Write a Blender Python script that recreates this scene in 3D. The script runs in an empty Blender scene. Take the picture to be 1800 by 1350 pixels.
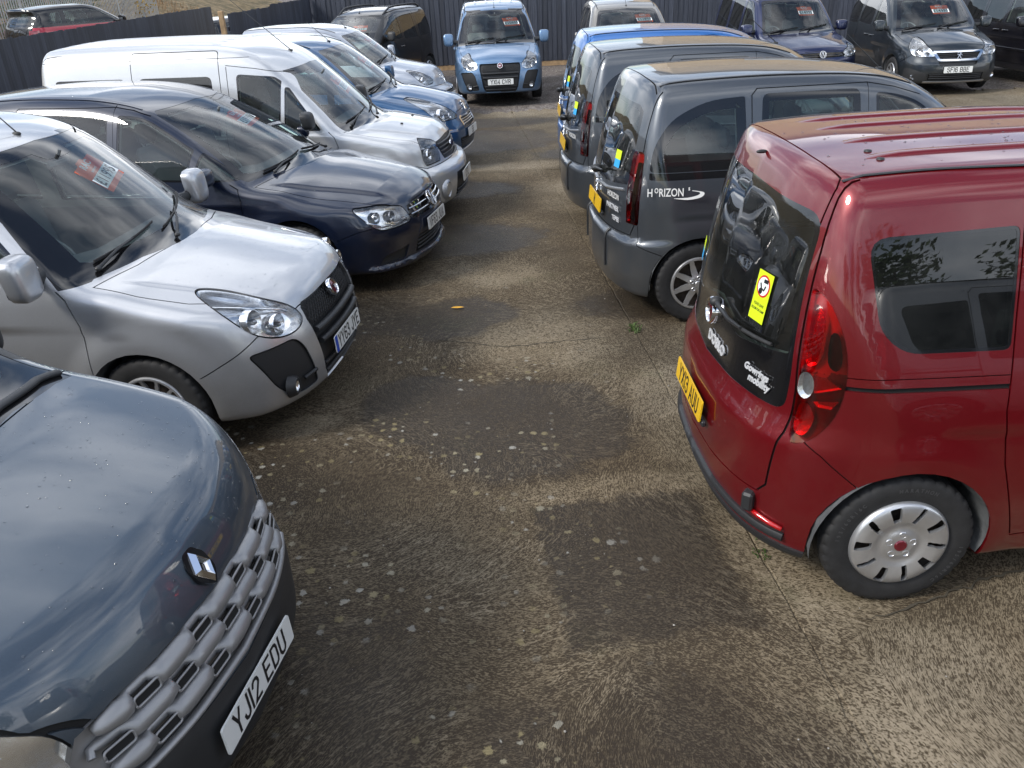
import bpy, bmesh, math, random
import numpy as np
from mathutils import Vector, Matrix
random.seed(7)
SC = bpy.context.scene
COL = SC.collection
rad = math.radians
# ------------------------------------------------------------------ camera
cam_d = bpy.data.cameras.new('camera')
cam_d.sensor_width = 36.0
cam_d.lens = 36.0 * 1440 / 1800
cam_d.clip_start = 0.05
cam_d.clip_end = 2000
cam = bpy.data.objects.new('camera', cam_d)
COL.objects.link(cam)
cam.matrix_world = Matrix.Translation((0, 0, 2.563)) @ Matrix.Rotation(rad(90 - 27.07), 4, 'X') @ Matrix.Rotation(rad(-2.70), 4, 'Z')
SC.camera = cam
# ------------------------------------------------------------------ world: sky with broken cloud
SUN_EL, SUN_AZ = 40.0, 206.0          # azimuth measured from +X towards +Y
W = bpy.data.worlds.new('World')
SC.world = W
W.use_nodes = True
nt = W.node_tree
nt.nodes.clear()
N = nt.nodes.new
sky = N('ShaderNodeTexSky'); sky.sky_type = 'NISHITA'; sky.sun_disc = False
sky.sun_elevation = rad(SUN_EL); sky.sun_rotation = rad(90 - SUN_AZ)
sky.air_density = 1.0; sky.dust_density = 0.6; sky.ozone_density = 1.6
tc = N('ShaderNodeTexCoord')
mp = N('ShaderNodeMapping'); mp.inputs['Scale'].default_value = (1.0, 1.0, 2.6)
n1 = N('ShaderNodeTexNoise'); n1.inputs['Scale'].default_value = 1.9; n1.inputs['Detail'].default_value = 6
n1.inputs['Roughness'].default_value = 0.5; n1.inputs['Distortion'].default_value = 0.0
cr = N('ShaderNodeValToRGB'); cr.color_ramp.elements[0].position = 0.41; cr.color_ramp.elements[1].position = 0.63
n2 = N('ShaderNodeTexNoise'); n2.inputs['Scale'].default_value = 3.6; n2.inputs['Detail'].default_value = 5
cr2 = N('ShaderNodeValToRGB')
cr2.color_ramp.elements[0].position = 0.32; cr2.color_ramp.elements[0].color = (7.4, 8.0, 9.0, 1)
cr2.color_ramp.elements[1].position = 0.68; cr2.color_ramp.elements[1].color = (15.5, 15.8, 16.4, 1)
mx = N('ShaderNodeMix'); mx.data_type = 'RGBA'
bg = N('ShaderNodeBackground'); bg.inputs['Strength'].default_value = 0.112
wo = N('ShaderNodeOutputWorld')
L_ = nt.links.new
L_(tc.outputs['Generated'], mp.inputs['Vector']); L_(mp.outputs[0], n1.inputs['Vector']); L_(mp.outputs[0], n2.inputs['Vector'])
L_(n1.outputs['Fac'], cr.inputs['Fac']); L_(n2.outputs['Fac'], cr2.inputs['Fac'])
L_(cr.outputs['Color'], mx.inputs[0]); L_(sky.outputs[0], mx.inputs[6]); L_(cr2.outputs['Color'], mx.inputs[7])
L_(mx.outputs[2], bg.inputs['Color']); L_(bg.outputs[0], wo.inputs['Surface'])
# ------------------------------------------------------------------ sun through thin cloud
sl = bpy.data.lights.new('sun', 'SUN'); sl.energy = 2.0; sl.angle = rad(14); sl.color = (1, 0.95, 0.87)
so = bpy.data.objects.new('sun', sl); COL.objects.link(so)
d_ = Vector((math.cos(rad(SUN_EL)) * math.cos(rad(SUN_AZ)), math.cos(rad(SUN_EL)) * math.sin(rad(SUN_AZ)), math.sin(rad(SUN_EL))))
so.rotation_euler = d_.to_track_quat('Z', 'Y').to_euler()
so.location = (0, 0, 30)
# ------------------------------------------------------------------ exposure
VS = SC.view_settings
VS.view_transform = 'Standard'; VS.look = 'None'; VS.exposure = 0.62; VS.gamma = 1.0; VS.use_curve_mapping = False
SC.render.engine = 'CYCLES'
SC.cycles.max_bounces = 10; SC.cycles.transparent_max_bounces = 24; SC.cycles.glossy_bounces = 6
SC.cycles.caustics_reflective = False; SC.cycles.caustics_refractive = False

# ================================================================== materials
MATS = {}
def newmat(name):
    m = bpy.data.materials.new(name); m.use_nodes = True
    return m, m.node_tree, m.node_tree.nodes['Principled BSDF']
def setp(b, **k):
    for a, v in k.items():
        b.inputs[a.replace('_', ' ')].default_value = v
def nnode(t, typ, **k):
    n = t.nodes.new(typ)
    for a, v in k.items():
        if a in n.inputs: n.inputs[a].default_value = v
        else: setattr(n, a, v)
    return n
def ramp(t, pts):
    r = t.nodes.new('ShaderNodeValToRGB'); e = r.color_ramp.elements
    while len(e) < len(pts): e.new(0.5)
    for q, (p, c) in zip(e, pts):
        q.position = p; q.color = c if len(c) == 4 else (*c, 1)
    return r
def simple(key, col, rough=0.5, metal=0.0, coat=0.0, bump=0.0, bscale=200, spec=0.5, var=0.0, vscale=3.0):
    m, t, b = newmat(key)
    setp(b, Base_Color=(*col, 1), Roughness=rough, Metallic=metal, Coat_Weight=coat, Coat_Roughness=0.04, Specular_IOR_Level=spec)
    g = None
    if bump or var:
        g = t.nodes.new('ShaderNodeTexCoord')
    if bump:
        n = nnode(t, 'ShaderNodeTexNoise', Scale=bscale, Detail=3.0)
        t.links.new(g.outputs['Object'], n.inputs['Vector'])
        bp = nnode(t, 'ShaderNodeBump', Strength=bump, Distance=0.002)
        t.links.new(n.outputs['Fac'], bp.inputs['Height']); t.links.new(bp.outputs[0], b.inputs['Normal'])
    if var:
        n = nnode(t, 'ShaderNodeTexNoise', Scale=vscale, Detail=6.0, Roughness=0.65)
        t.links.new(g.outputs['Object'], n.inputs['Vector'])
        lo = tuple(c * (1 - var) for c in col); hi = tuple(min(1, c * (1 + var)) for c in col)
        r = ramp(t, [(0.3, lo), (0.7, hi)])
        t.links.new(n.outputs['Fac'], r.inputs['Fac']); t.links.new(r.outputs[0], b.inputs['Base Color'])
    MATS[key] = m
    return m
def paint(key, col, metal=0.55, rough=0.38, dirt=0.10, coat=1.0):
    """metallic car paint: flake layer under clear coat, thin road film low on the body"""
    m, t, b = newmat(key)
    setp(b, Metallic=metal, Roughness=rough, Coat_Weight=coat, Coat_Roughness=0.025, Coat_IOR=1.5)
    g = t.nodes.new('ShaderNodeTexCoord')
    v = nnode(t, 'ShaderNodeTexVoronoi', Scale=1400.0)
    t.links.new(g.outputs['Object'], v.inputs['Vector'])
    r = ramp(t, [(0.0, tuple(c * 0.86 for c in col)), (1.0, tuple(min(1, c * 1.12) for c in col))])
    sp = t.nodes.new('ShaderNodeSeparateColor'); t.links.new(v.outputs['Color'], sp.inputs[0]); t.links.new(sp.outputs[0], r.inputs['Fac'])
    n = nnode(t, 'ShaderNodeTexNoise', Scale=4.0, Detail=8.0, Roughness=0.7)
    t.links.new(g.outputs['Object'], n.inputs['Vector'])
    sx = t.nodes.new('ShaderNodeSeparateXYZ'); t.links.new(g.outputs['Object'], sx.inputs[0])
    mr = nnode(t, 'ShaderNodeMapRange'); mr.inputs[1].default_value = 0.9; mr.inputs[2].default_value = 0.2
    mr.inputs[3].default_value = 0.0; mr.inputs[4].default_value = 1.0
    t.links.new(sx.outputs['Z'], mr.inputs[0])
    mm = nnode(t, 'ShaderNodeMath', operation='MULTIPLY_ADD'); mm.inputs[1].default_value = 0.8; mm.inputs[2].default_value = 0.25
    t.links.new(mr.outputs[0], mm.inputs[0])
    m2 = nnode(t, 'ShaderNodeMath', operation='MULTIPLY'); t.links.new(mm.outputs[0], m2.inputs[0])
    rr = ramp(t, [(0.42, (0, 0, 0)), (0.72, (dirt * 2,) * 3)]); t.links.new(n.outputs['Fac'], rr.inputs['Fac']); t.links.new(rr.outputs[0], m2.inputs[1])
    mx = nnode(t, 'ShaderNodeMix', data_type='RGBA'); t.links.new(m2.outputs[0], mx.inputs[0]); t.links.new(r.outputs[0], mx.inputs[6])
    mx.inputs[7].default_value = (0.16, 0.14, 0.115, 1)
    t.links.new(mx.outputs[2], b.inputs['Base Color'])
    cw = nnode(t, 'ShaderNodeMapRange'); cw.inputs[3].default_value = 0.02; cw.inputs[4].default_value = 0.25
    t.links.new(m2.outputs[0], cw.inputs[0]); t.links.new(cw.outputs[0], b.inputs['Coat Roughness'])
    MATS[key] = m
    return m
def glass(key, tint, dirt=0.06, ior=1.5):
    """thin pane: tinted see-through sheet with mirror reflection by Fresnel"""
    m, t, b = newmat(key)
    t.nodes.remove(b)
    out = t.nodes['Material Output']
    tr = nnode(t, 'ShaderNodeBsdfTransparent'); tr.inputs[0].default_value = (*tint, 1)
    gl = nnode(t, 'ShaderNodeBsdfGlossy', Roughness=0.0); gl.inputs[0].default_value = (1, 1, 1, 1); gl.inputs['Roughness'].default_value = 0.012
    fr = nnode(t, 'ShaderNodeFresnel', IOR=ior)
    mu = nnode(t, 'ShaderNodeMath', operation='MULTIPLY_ADD'); mu.inputs[1].default_value = 1.5; mu.inputs[2].default_value = 0.0; mu.use_clamp = True
    t.links.new(fr.outputs[0], mu.inputs[0])
    m1 = nnode(t, 'ShaderNodeMixShader'); t.links.new(mu.outputs[0], m1.inputs[0]); t.links.new(tr.outputs[0], m1.inputs[1]); t.links.new(gl.outputs[0], m1.inputs[2])
    df = nnode(t, 'ShaderNodeBsdfDiffuse'); df.inputs[0].default_value = (0.32, 0.33, 0.32, 1)
    g = t.nodes.new('ShaderNodeTexCoord'); n = nnode(t, 'ShaderNodeTexNoise', Scale=6.0, Detail=7.0, Roughness=0.7)
    t.links.new(g.outputs['Object'], n.inputs['Vector'])
    r = ramp(t, [(0.35, (dirt * 0.4,) * 3), (0.75, (dirt * 1.6,) * 3)]); t.links.new(n.outputs['Fac'], r.inputs['Fac'])
    m2 = nnode(t, 'ShaderNodeMixShader'); t.links.new(r.outputs[0], m2.inputs[0]); t.links.new(m1.outputs[0], m2.inputs[1]); t.links.new(df.outputs[0], m2.inputs[2])
    t.links.new(m2.outputs[0], out.inputs['Surface'])
    MATS[key] = m
    return m
simple('black_plastic', (0.022, 0.023, 0.025), 0.48, bump=0.25, bscale=700)
simple('trim_plastic', (0.035, 0.036, 0.038), 0.42)
simple('gloss_black', (0.008, 0.008, 0.009), 0.08, coat=0.6)
simple('gap', (0.006, 0.006, 0.006), 0.9)
simple('rubber', (0.018, 0.018, 0.019), 0.72, bump=0.4, bscale=150, var=0.35, vscale=14)
simple('chrome', (0.75, 0.76, 0.78), 0.07, 1.0)
simple('reflector', (0.90, 0.91, 0.93), 0.20, 0.92, bump=0.5, bscale=26)
simple('lamp_grey', (0.30, 0.31, 0.33), 0.22, 0.7)
simple('satin_silver', (0.42, 0.43, 0.45), 0.32, 0.75, bump=0.05, bscale=900)
simple('wheel_silver', (0.55, 0.56, 0.58), 0.30, 0.75, coat=0.3, var=0.10, vscale=9)
simple('steel_dark', (0.07, 0.055, 0.045), 0.6, 0.4, var=0.5, vscale=30)
simple('grey_bar', (0.30, 0.30, 0.305), 0.40, 0.5, bump=0.06, bscale=900)
simple('interior', (0.19, 0.20, 0.205), 0.8, bump=0.2, bscale=300)
simple('headlining', (0.58, 0.58, 0.55), 0.9)
simple('seat_cloth', (0.15, 0.16, 0.17), 0.95, bump=0.4, bscale=400)
simple('tyre_print', (0.055, 0.055, 0.057), 0.6)
simple('bright_letter', (0.74, 0.75, 0.77), 0.38, 0.35)
simple('white', (0.78, 0.78, 0.76), 0.4)
simple('plate_white', (0.74, 0.75, 0.73), 0.28, coat=0.3)
simple('plate_yellow', (0.78, 0.47, 0.012), 0.28, coat=0.3)
simple('ink', (0.012, 0.012, 0.014), 0.35)
simple('euro_blue', (0.01, 0.06, 0.42), 0.35)
simple('price_orange', (0.80, 0.125, 0.035), 0.45)
simple('price_white', (0.82, 0.86, 0.85), 0.4)
simple('fiat_red', (0.16, 0.006, 0.018), 0.15, 0.3, coat=1)
simple('ford_blue', (0.008, 0.03, 0.16), 0.15, 0.2, coat=1)
simple('amber', (0.75, 0.22, 0.02), 0.15, coat=1)
simple('lamp_red', (0.20, 0.002, 0.006), 0.06, 0.0, coat=1.0, spec=0.7)
simple('lamp_bright', (0.46, 0.005, 0.008), 0.10, 0.0, coat=1.0, spec=0.7)
simple('lamp_dark', (0.055, 0.002, 0.004), 0.12, 0.0, coat=1.0)
simple('lamp_clear', (0.62, 0.60, 0.58), 0.10, 0.5, coat=1.0)
simple('hivis', (0.62, 0.78, 0.015), 0.4)
simple('sticker_blue', (0.03, 0.35, 0.72), 0.4)
simple('sticker_red', (0.55, 0.02, 0.02), 0.4)
simple('arch_felt', (0.085, 0.09, 0.095), 0.92, bump=0.9, bscale=60, var=0.3, vscale=20)
glass('windscreen', (0.82, 0.92, 0.90), 0.04)
glass('window', (0.74, 0.86, 0.82), 0.04)
glass('privacy', (0.05, 0.055, 0.055), 0.03)
glass('halfprivacy', (0.30, 0.36, 0.35), 0.03)
glass('waterdrop', (0.93, 0.95, 0.96), 0.0)
glass('lens', (0.97, 0.98, 0.98), 0.01)
glass('red_lens', (0.84, 0.022, 0.034), 0.0)
glass('dark_red_lens', (0.34, 0.006, 0.012), 0.0)
paint('paint_kangoo', (0.058, 0.080, 0.108), 0.55, 0.40)
paint('paint_silver', (0.50, 0.51, 0.53), 0.68, 0.36)
paint('paint_silver2', (0.60, 0.61, 0.62), 0.6, 0.38)
paint('paint_silver3', (0.46, 0.49, 0.54), 0.7, 0.36)
paint('paint_navy', (0.003, 0.008, 0.026), 0.2, 0.3, 0.05)
paint('paint_blue', (0.018, 0.085, 0.20), 0.55, 0.36)
paint('paint_bright', (0.030, 0.150, 0.44), 0.5, 0.36)
paint('paint_light', (0.13, 0.23, 0.38), 0.6, 0.38)
paint('paint_grey', (0.080, 0.090, 0.104), 0.62, 0.36)
paint('paint_beige', (0.25, 0.235, 0.21), 0.65, 0.36)
paint('paint_caddy', (0.012, 0.018, 0.065), 0.45, 0.3, 0.06)
paint('paint_teal', (0.020, 0.027, 0.034), 0.5, 0.34)
paint('paint_black', (0.008, 0.008, 0.013), 0.3, 0.3, 0.06)
paint('paint_brownblack', (0.012, 0.010, 0.009), 0.4, 0.3, 0.06)
paint('paint_red', (0.155, 0.002, 0.006), 0.40, 0.34, 0.05)
paint('paint_scarlet', (0.40, 0.012, 0.030), 0.2, 0.3)

# ================================================================== mesh helpers
class MB:
    """collects vertices and faces for one mesh"""
    def __init__(s): s.v = []; s.f = []
    def add(s, vs, fs):
        o = len(s.v); s.v += [tuple(map(float, p)) for p in vs]; s.f += [tuple(i + o for i in q) for q in fs]; return s
    def box(s, c, d, M=None, bev=0.0):
        x, y, z = [k / 2 for k in d]
        if bev <= 0:
            vs = [(a * x, b * y, e * z) for a in (-1, 1) for b in (-1, 1) for e in (-1, 1)]
            fs = [(0, 1, 3, 2), (4, 6, 7, 5), (0, 4, 5, 1), (2, 3, 7, 6), (0, 2, 6, 4), (1, 5, 7, 3)]
        else:
            vs = []; fs = []; g = min(bev, x * .9, y * .9, z * .9)
            idx = {}
            for a in (-1, 1):
                for b in (-1, 1):
                    for e in (-1, 1):
                        for k in range(3):
                            p = [a * x, b * y, e * z]
                            for j in range(3):
                                if j != k: p[j] -= g * (a, b, e)[j]
                            idx[(a, b, e, k)] = len(vs); vs.append(p)
            I = idx
            for k in range(3):
                i, j = [q for q in range(3) if q != k]
                for sg in (-1, 1):
                    q = []
                    for (u, w) in ((-1, -1), (1, -1), (1, 1), (-1, 1)):
                        t = [0, 0, 0]; t[k] = sg; t[i] = u; t[j] = w; q.append(I[(*t, k)])
                    fs.append(tuple(q))
            for k in range(3):
                i, j = [q for q in range(3) if q != k]
                for u in (-1, 1):
                    for w in (-1, 1):
                        q = []
                        for (e, m) in ((-1, i), (1, i), (1, j), (-1, j)):
                            t = [0, 0, 0]; t[k] = e; t[i] = u; t[j] = w; q.append(I[(*t, m)])
                        fs.append(tuple(q))
            for a in (-1, 1):
                for b in (-1, 1):
                    for e in (-1, 1): fs.append((I[(a, b, e, 0)], I[(a, b, e, 1)], I[(a, b, e, 2)]))
        c = Vector(c)
        return s.add([(M @ Vector(p) if M else Vector(p)) + c for p in vs], fs)
    def tube(s, path, r, n=8, cap=True, flat=None):
        """round tube along path; r scalar or list; flat=(normal axis, ratio) squashes the section"""
        P = [Vector(p) for p in path]; k = len(P)
        R = r if hasattr(r, '__len__') else [r] * k
        vs = []; fs = []
        up = None
        for i in range(k):
            t = (P[min(i + 1, k - 1)] - P[max(i - 1, 0)]).normalized()
            if up is None:
                up = Vector((0, 0, 1)) if abs(t.z) < .9 else Vector((1, 0, 0))
                if flat: up = Vector(flat[0])
            a = (up - t * up.dot(t)).normalized(); b = t.cross(a); up = a
            q = flat[1] if flat else 1.0
            for j in range(n):
                th = 2 * math.pi * (j + .5) / n
                vs.append(P[i] + a * (math.cos(th) * R[i] * q) + b * (math.sin(th) * R[i]))
        for i in range(k - 1):
            for j in range(n):
                j2 = (j + 1) % n
                fs.append((i * n + j, i * n + j2, (i + 1) * n + j2, (i + 1) * n + j))
        if cap:
            fs.append(tuple(range(n - 1, -1, -1))); fs.append(tuple((k - 1) * n + j for j in range(n)))
        return s.add(vs, fs)
    def lathe(s, prof, n=32, M=None, cap=False):
        """profile (r, h) turned about local Z"""
        vs = []; fs = []; k = len(prof)
        for i in range(n):
            a = 2 * math.pi * i / n
            for (r, h) in prof: vs.append(Vector((r * math.cos(a), r * math.sin(a), h)))
        for i in range(n):
            i2 = (i + 1) % n
            for j in range(k - 1): fs.append((i * k + j, i2 * k + j, i2 * k + j + 1, i * k + j + 1))
        if cap:
            fs.append(tuple(i * k for i in range(n - 1, -1, -1))); fs.append(tuple(i * k + k - 1 for i in range(n)))
        if M is not None: vs = [M @ p for p in vs]
        return s.add(vs, fs)
    def prism(s, pts, h, M=None):
        """polygon (x, y) extruded from z=0 to h"""
        n = len(pts)
        vs = [Vector((x, y, 0)) for x, y in pts] + [Vector((x, y, h)) for x, y in pts]
        fs = [tuple(range(n - 1, -1, -1)), tuple(range(n, 2 * n))] + [(i, (i + 1) % n, n + (i + 1) % n, n + i) for i in range(n)]
        if M is not None: vs = [M @ p for p in vs]
        return s.add(vs, fs)
    def ell(s, c, r, n=14, m=9, pw=1.0, M=None):
        """super-ellipsoid"""
        f = lambda t: math.copysign(abs(t) ** pw, t)
        vs = []; fs = []
        for i in range(m + 1):
            ph = -math.pi / 2 + math.pi * i / m
            for j in range(n):
                th = 2 * math.pi * j / n
                p = Vector((r[0] * f(math.cos(ph)) * f(math.cos(th)), r[1] * f(math.cos(ph)) * f(math.sin(th)), r[2] * f(math.sin(ph))))
                if M: p = M @ p
                vs.append(p + Vector(c))
        for i in range(m):
            for j in range(n):
                j2 = (j + 1) % n
                fs.append((i * n + j, i * n + j2, (i + 1) * n + j2, (i + 1) * n + j))
        return s.add(vs, fs)
    def mesh(s, name, smooth=False, angle=None):
        me = bpy.data.meshes.new(name); me.from_pydata(s.v, [], s.f); me.update()
        if smooth:
            me.polygons.foreach_set('use_smooth', [True] * len(me.polygons))
            if angle:
                bm = bmesh.new(); bm.from_mesh(me); bmesh.ops.remove_doubles(bm, verts=bm.verts, dist=1e-5)
                for e in bm.edges:
                    if len(e.link_faces) == 2 and e.calc_face_angle(0) > rad(angle): e.smooth = False
                bm.to_mesh(me); bm.free()
        return me
def link(name, mesh, mat=None, parent=None, M=None):
    o = bpy.data.objects.new(name, mesh); COL.objects.link(o)
    if mat is not None and mesh is not None:
        if not mesh.materials: mesh.materials.append(MATS[mat])
        elif mesh.materials[0] is not MATS[mat]:
            o.material_slots[0].link = 'OBJECT'; o.material_slots[0].material = MATS[mat]
    if parent is not None: o.parent = parent
    if M is not None: o.matrix_local = M
    return o
def tag(o, label, cat, group=None, kind=None):
    if label: o['label'] = label
    if cat: o['category'] = cat
    if group: o['group'] = group
    if kind: o['kind'] = kind
    return o
def empty(name, loc=(0, 0, 0), rz=0.0):
    o = bpy.data.objects.new(name, None); COL.objects.link(o); o.empty_display_size = 0.2
    o.location = loc; o.rotation_euler = (0, 0, rz)
    return o
_txt = {}
def text_mesh(body, size=1.0, bold=0.0, sx=1.0, depth=0.0, shear=0.0, spacing=1.0):
    k = (body, size, bold, sx, depth, shear, spacing)
    if k in _txt: return _txt[k]
    cu = bpy.data.curves.new('lettering', 'FONT'); cu.body = body; cu.size = size; cu.align_x = 'CENTER'; cu.align_y = 'CENTER'
    cu.offset = bold; cu.extrude = depth; cu.shear = shear; cu.space_character = spacing; cu.resolution_u = 3
    o = bpy.data.objects.new('lettering', cu); COL.objects.link(o); bpy.context.view_layer.update()
    me = bpy.data.meshes.new_from_object(o.evaluated_get(bpy.context.evaluated_depsgraph_get()))
    bpy.data.objects.remove(o); bpy.data.curves.remove(cu)
    if sx != 1.0: me.transform(Matrix.Scale(sx, 4, (1, 0, 0)))
    _txt[k] = me
    return me

# ================================================================== body surface
def pchip(pts, n=900):
    p = np.array(sorted(pts), float); x, y = p[:, 0], p[:, 1]
    if len(x) == 1: return lambda t: np.full_like(np.asarray(t, float), y[0])
    h = np.diff(x); d = np.diff(y) / h; m = np.zeros(len(x))
    for i in range(1, len(x) - 1):
        if d[i - 1] * d[i] > 0:
            w1 = 2 * h[i] + h[i - 1]; w2 = h[i] + 2 * h[i - 1]
            m[i] = (w1 + w2) / (w1 / d[i - 1] + w2 / d[i])
    m[0] = d[0]; m[-1] = d[-1]
    X = np.linspace(x[0], x[-1], n); i = np.clip(np.searchsorted(x, X) - 1, 0, len(x) - 2)
    t = (X - x[i]) / h[i]
    Y = (2 * t**3 - 3 * t**2 + 1) * y[i] + (t**3 - 2 * t**2 + t) * h[i] * m[i] + (-2 * t**3 + 3 * t**2) * y[i + 1] + (t**3 - t**2) * h[i] * m[i + 1]
    return lambda q: np.interp(q, X, Y)
def smax(a, b, r):
    h = np.maximum(r - np.abs(a - b), 0) / r
    return np.maximum(a, b) + h * h * r * .25
def sstep(t):
    t = np.clip(t, 0, 1); return t * t * (3 - 2 * t)
class Shell:
    def __init__(s, S):
        s.S = S; s.L = S['L']; s.H = S['H']; s.zb = S['zb']
        s.P = pchip(S['top']); s.C = pchip(S['crown']); s.K = pchip(S['tk'])
        s.F = pchip(S['front']); s.fp = pchip(S['fp']); s.R = pchip(S['rear']); s.rp = pchip(S['rp'])
        s.W = pchip(S['side']); s.T = pchip(S['taper']); s.rt = pchip(S['rt']); s.G = pchip(S.get('gtaper', [(0, 0), (5, 0)]))
    def width(s, x, z):
        S = s.S
        w = s.W(z) - s.T(x) - s.G(x) * sstep((z - 1.0) / .6)
        for (sw, zw, ra, amp, wd) in S['flare']:
            d = np.hypot(x - sw, z - zw)
            w = w + amp * (1 - sstep((d - ra - .02) / wd))
        for (pts, amp, up, dn) in S.get('crease', []):
            zc = np.interp(x, [p[0] for p in pts], [p[1] for p in pts]); a = np.interp(x, [p[0] for p in pts], [p[2] for p in pts])
            t = z - zc
            w = w + amp * a * np.where(t > 0, np.clip(1 - t / up, 0, 1) ** 2, np.clip(1 + t / dn, 0, 1) ** 2)
        return w
    def f(s, p):
        x, y, z = p[..., 0], np.abs(p[..., 1]), p[..., 2]
        S = s.S
        xs = x - s.K(x) * y * y
        top = s.P(xs) - s.C(x) * y * y
        for (pts, amp, wd) in S.get('hood', []):
            yc = np.interp(x, [q[0] for q in pts], [q[1] for q in pts]); am = np.interp(x, [q[0] for q in pts], [q[2] for q in pts])
            top = top + amp * am * (1 - sstep((y - yc) / wd))
        sl = (s.P(xs + .02) - s.P(xs - .02)) / .04
        ft = (z - top) / np.sqrt(1 + np.minimum(sl * sl, 4))
        fs = y - s.width(x, z)
        g = smax(fs, ft, s.rt(x))
        g = smax(g, s.F(z) + s.fp(y) - x, S['rf'])
        g = smax(g, x - (s.R(z) - s.rp(y)), S['rr'])
        return smax(g, s.zb + S.get('kick', .0) * np.clip((.5 - x) / .5, 0, 1) - z, S.get('rb', .06))
    def grad(s, p, e=.006):
        g = np.zeros_like(p)
        for i in range(3):
            d = np.zeros(3); d[i] = e
            g[:, i] = s.f(p + d) - s.f(p - d)
        return g / np.maximum(np.linalg.norm(g, axis=1), 1e-9)[:, None]
    def cast(s, p, d, far=3.0, n=90):
        """first crossing from outside along d"""
        p = np.atleast_2d(np.array(p, float)); d = np.array(d, float); st = far / n
        ts = st * np.arange(1, n + 1)
        v = s.f(p[None] + d * ts[:, None, None]) < 0
        k = np.where(v.any(0), v.argmax(0), n - 1); hi = ts[k]; lo = hi - st
        for i in range(14):
            m = (lo + hi) / 2; ins = s.f(p + d * m[:, None]) < 0
            hi = np.where(ins, m, hi); lo = np.where(ins, lo, m)
        return p + d * ((lo + hi) / 2)[:, None]
    def front(s, y, z): return Vector(s.cast([(-.5, y, z)], (1, 0, 0))[0])
    def rear(s, y, z): return Vector(s.cast([(s.L + .5, y, z)], (-1, 0, 0))[0])
    def side(s, x, z): return Vector(s.cast([(x, 1.4, z)], (0, -1, 0), 1.4)[0])
    def top(s, x, y): return Vector(s.cast([(x, y, 2.5)], (0, 0, -1), 2.4)[0])
    def nrm(s, p): return Vector(s.grad(np.array([list(p)], float))[0])
    def curve(s, pts, view, off=0.0, n=None):
        """project 2D polyline on the body; returns offset points"""
        if n: pts = resample(pts, n)
        src = {'F': lambda a, b: (-.5, a, b), 'R': lambda a, b: (s.L + .5, a, b), 'S': lambda a, b: (a, 1.4, b), 'T': lambda a, b: (a, b, 2.5)}[view]
        dr = {'F': (1, 0, 0), 'R': (-1, 0, 0), 'S': (0, -1, 0), 'T': (0, 0, -1)}[view]
        P = s.cast([src(a, b) for a, b in pts], dr, {'F': 3.0, 'R': 3.0, 'S': 1.4, 'T': 2.4}[view])
        return [Vector(p) for p in P + s.grad(P) * off]
    def grid(s, ns=136, ny=24, nz=42):
        L, H, zb = s.L, s.H, s.zb
        w = max(p[1] for p in s.S['side']) + .08
        def cs(a, b, n): return np.linspace(a, b, n + 1)
        xs, ys, zs = cs(-.06, L + .06, ns), cs(0, w, ny), cs(zb - .06, H + .06, nz)
        verts = []; faces = []
        def patch(A):
            o = len(verts); n, m = A.shape[:2]
            verts.extend(A.reshape(-1, 3)); 
            for i in range(n - 1):
                for j in range(m - 1):
                    faces.append((o + i * m + j, o + (i + 1) * m + j, o + (i + 1) * m + j + 1, o + i * m + j + 1))
        X, Y = np.meshgrid(xs, ys, indexing='ij'); patch(np.stack([X, Y, np.full_like(X, zs[-1])], -1))
        patch(np.stack([X, Y, np.full_like(X, zs[0])], -1)[::-1])
        X, Z = np.meshgrid(xs, zs, indexing='ij'); patch(np.stack([X, np.full_like(X, w), Z], -1)[::-1])
        Y, Z = np.meshgrid(ys, zs, indexing='ij'); patch(np.stack([np.full_like(Y, xs[0]), Y, Z], -1))
        patch(np.stack([np.full_like(Y, xs[-1]), Y, Z], -1)[::-1])
        B = np.array(verts)
        O = np.stack([.55 + (L - 1.0) * (B[:, 0] + .06) / (L + .12), .45 * B[:, 1], .48 + .24 * (B[:, 2] - zb) / (H - zb)], 1)
        D = B - O; lo = np.zeros(len(B)); hi = np.full(len(B), 1.15)
        for i in range(22):
            m = (lo + hi) / 2; ins = s.f(O + D * m[:, None]) < 0
            lo = np.where(ins, m, lo); hi = np.where(ins, hi, m)
        V = O + D * ((lo + hi) / 2)[:, None]
        bm = bmesh.new()
        bv = [bm.verts.new(p) for p in V]
        for q in faces: bm.faces.new([bv[i] for i in q])
        bmesh.ops.remove_doubles(bm, verts=bm.verts, dist=1e-5)
        bm.normal_update()
        fl = list(bm.faces); G = s.grad(np.array([f.calc_center_median()[:] for f in fl]))
        for f, g in zip(fl, G):
            if f.normal.dot(Vector(g)) < 0: f.normal_flip()
        return bm
def resample(pts, n):
    P = np.array(pts, float); d = np.r_[0, np.cumsum(np.linalg.norm(np.diff(P, axis=0), axis=1))]
    t = np.linspace(0, d[-1], n)
    return [tuple(np.interp(t, d, P[:, i])[k] for i in range(P.shape[1])) for k in range(n)]
def rpoly(pts, r=.04, n=4):
    """closed polygon with rounded corners; r scalar or one per corner"""
    out = []; k = len(pts)
    for i in range(k):
        rr = r[i] if hasattr(r, '__len__') else r
        p = Vector(pts[i]); a = Vector(pts[i - 1]) - p; b = Vector(pts[(i + 1) % k]) - p
        c = min(rr, a.length * .48, b.length * .48)
        if c < 1e-4: out.append(tuple(p)); continue
        A = p + a.normalized() * c; B = p + b.normalized() * c
        for j in range(n + 1):
            t = j / n; out.append(tuple(A * (1 - t) ** 2 + p * 2 * t * (1 - t) + B * t * t))
    return out
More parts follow.
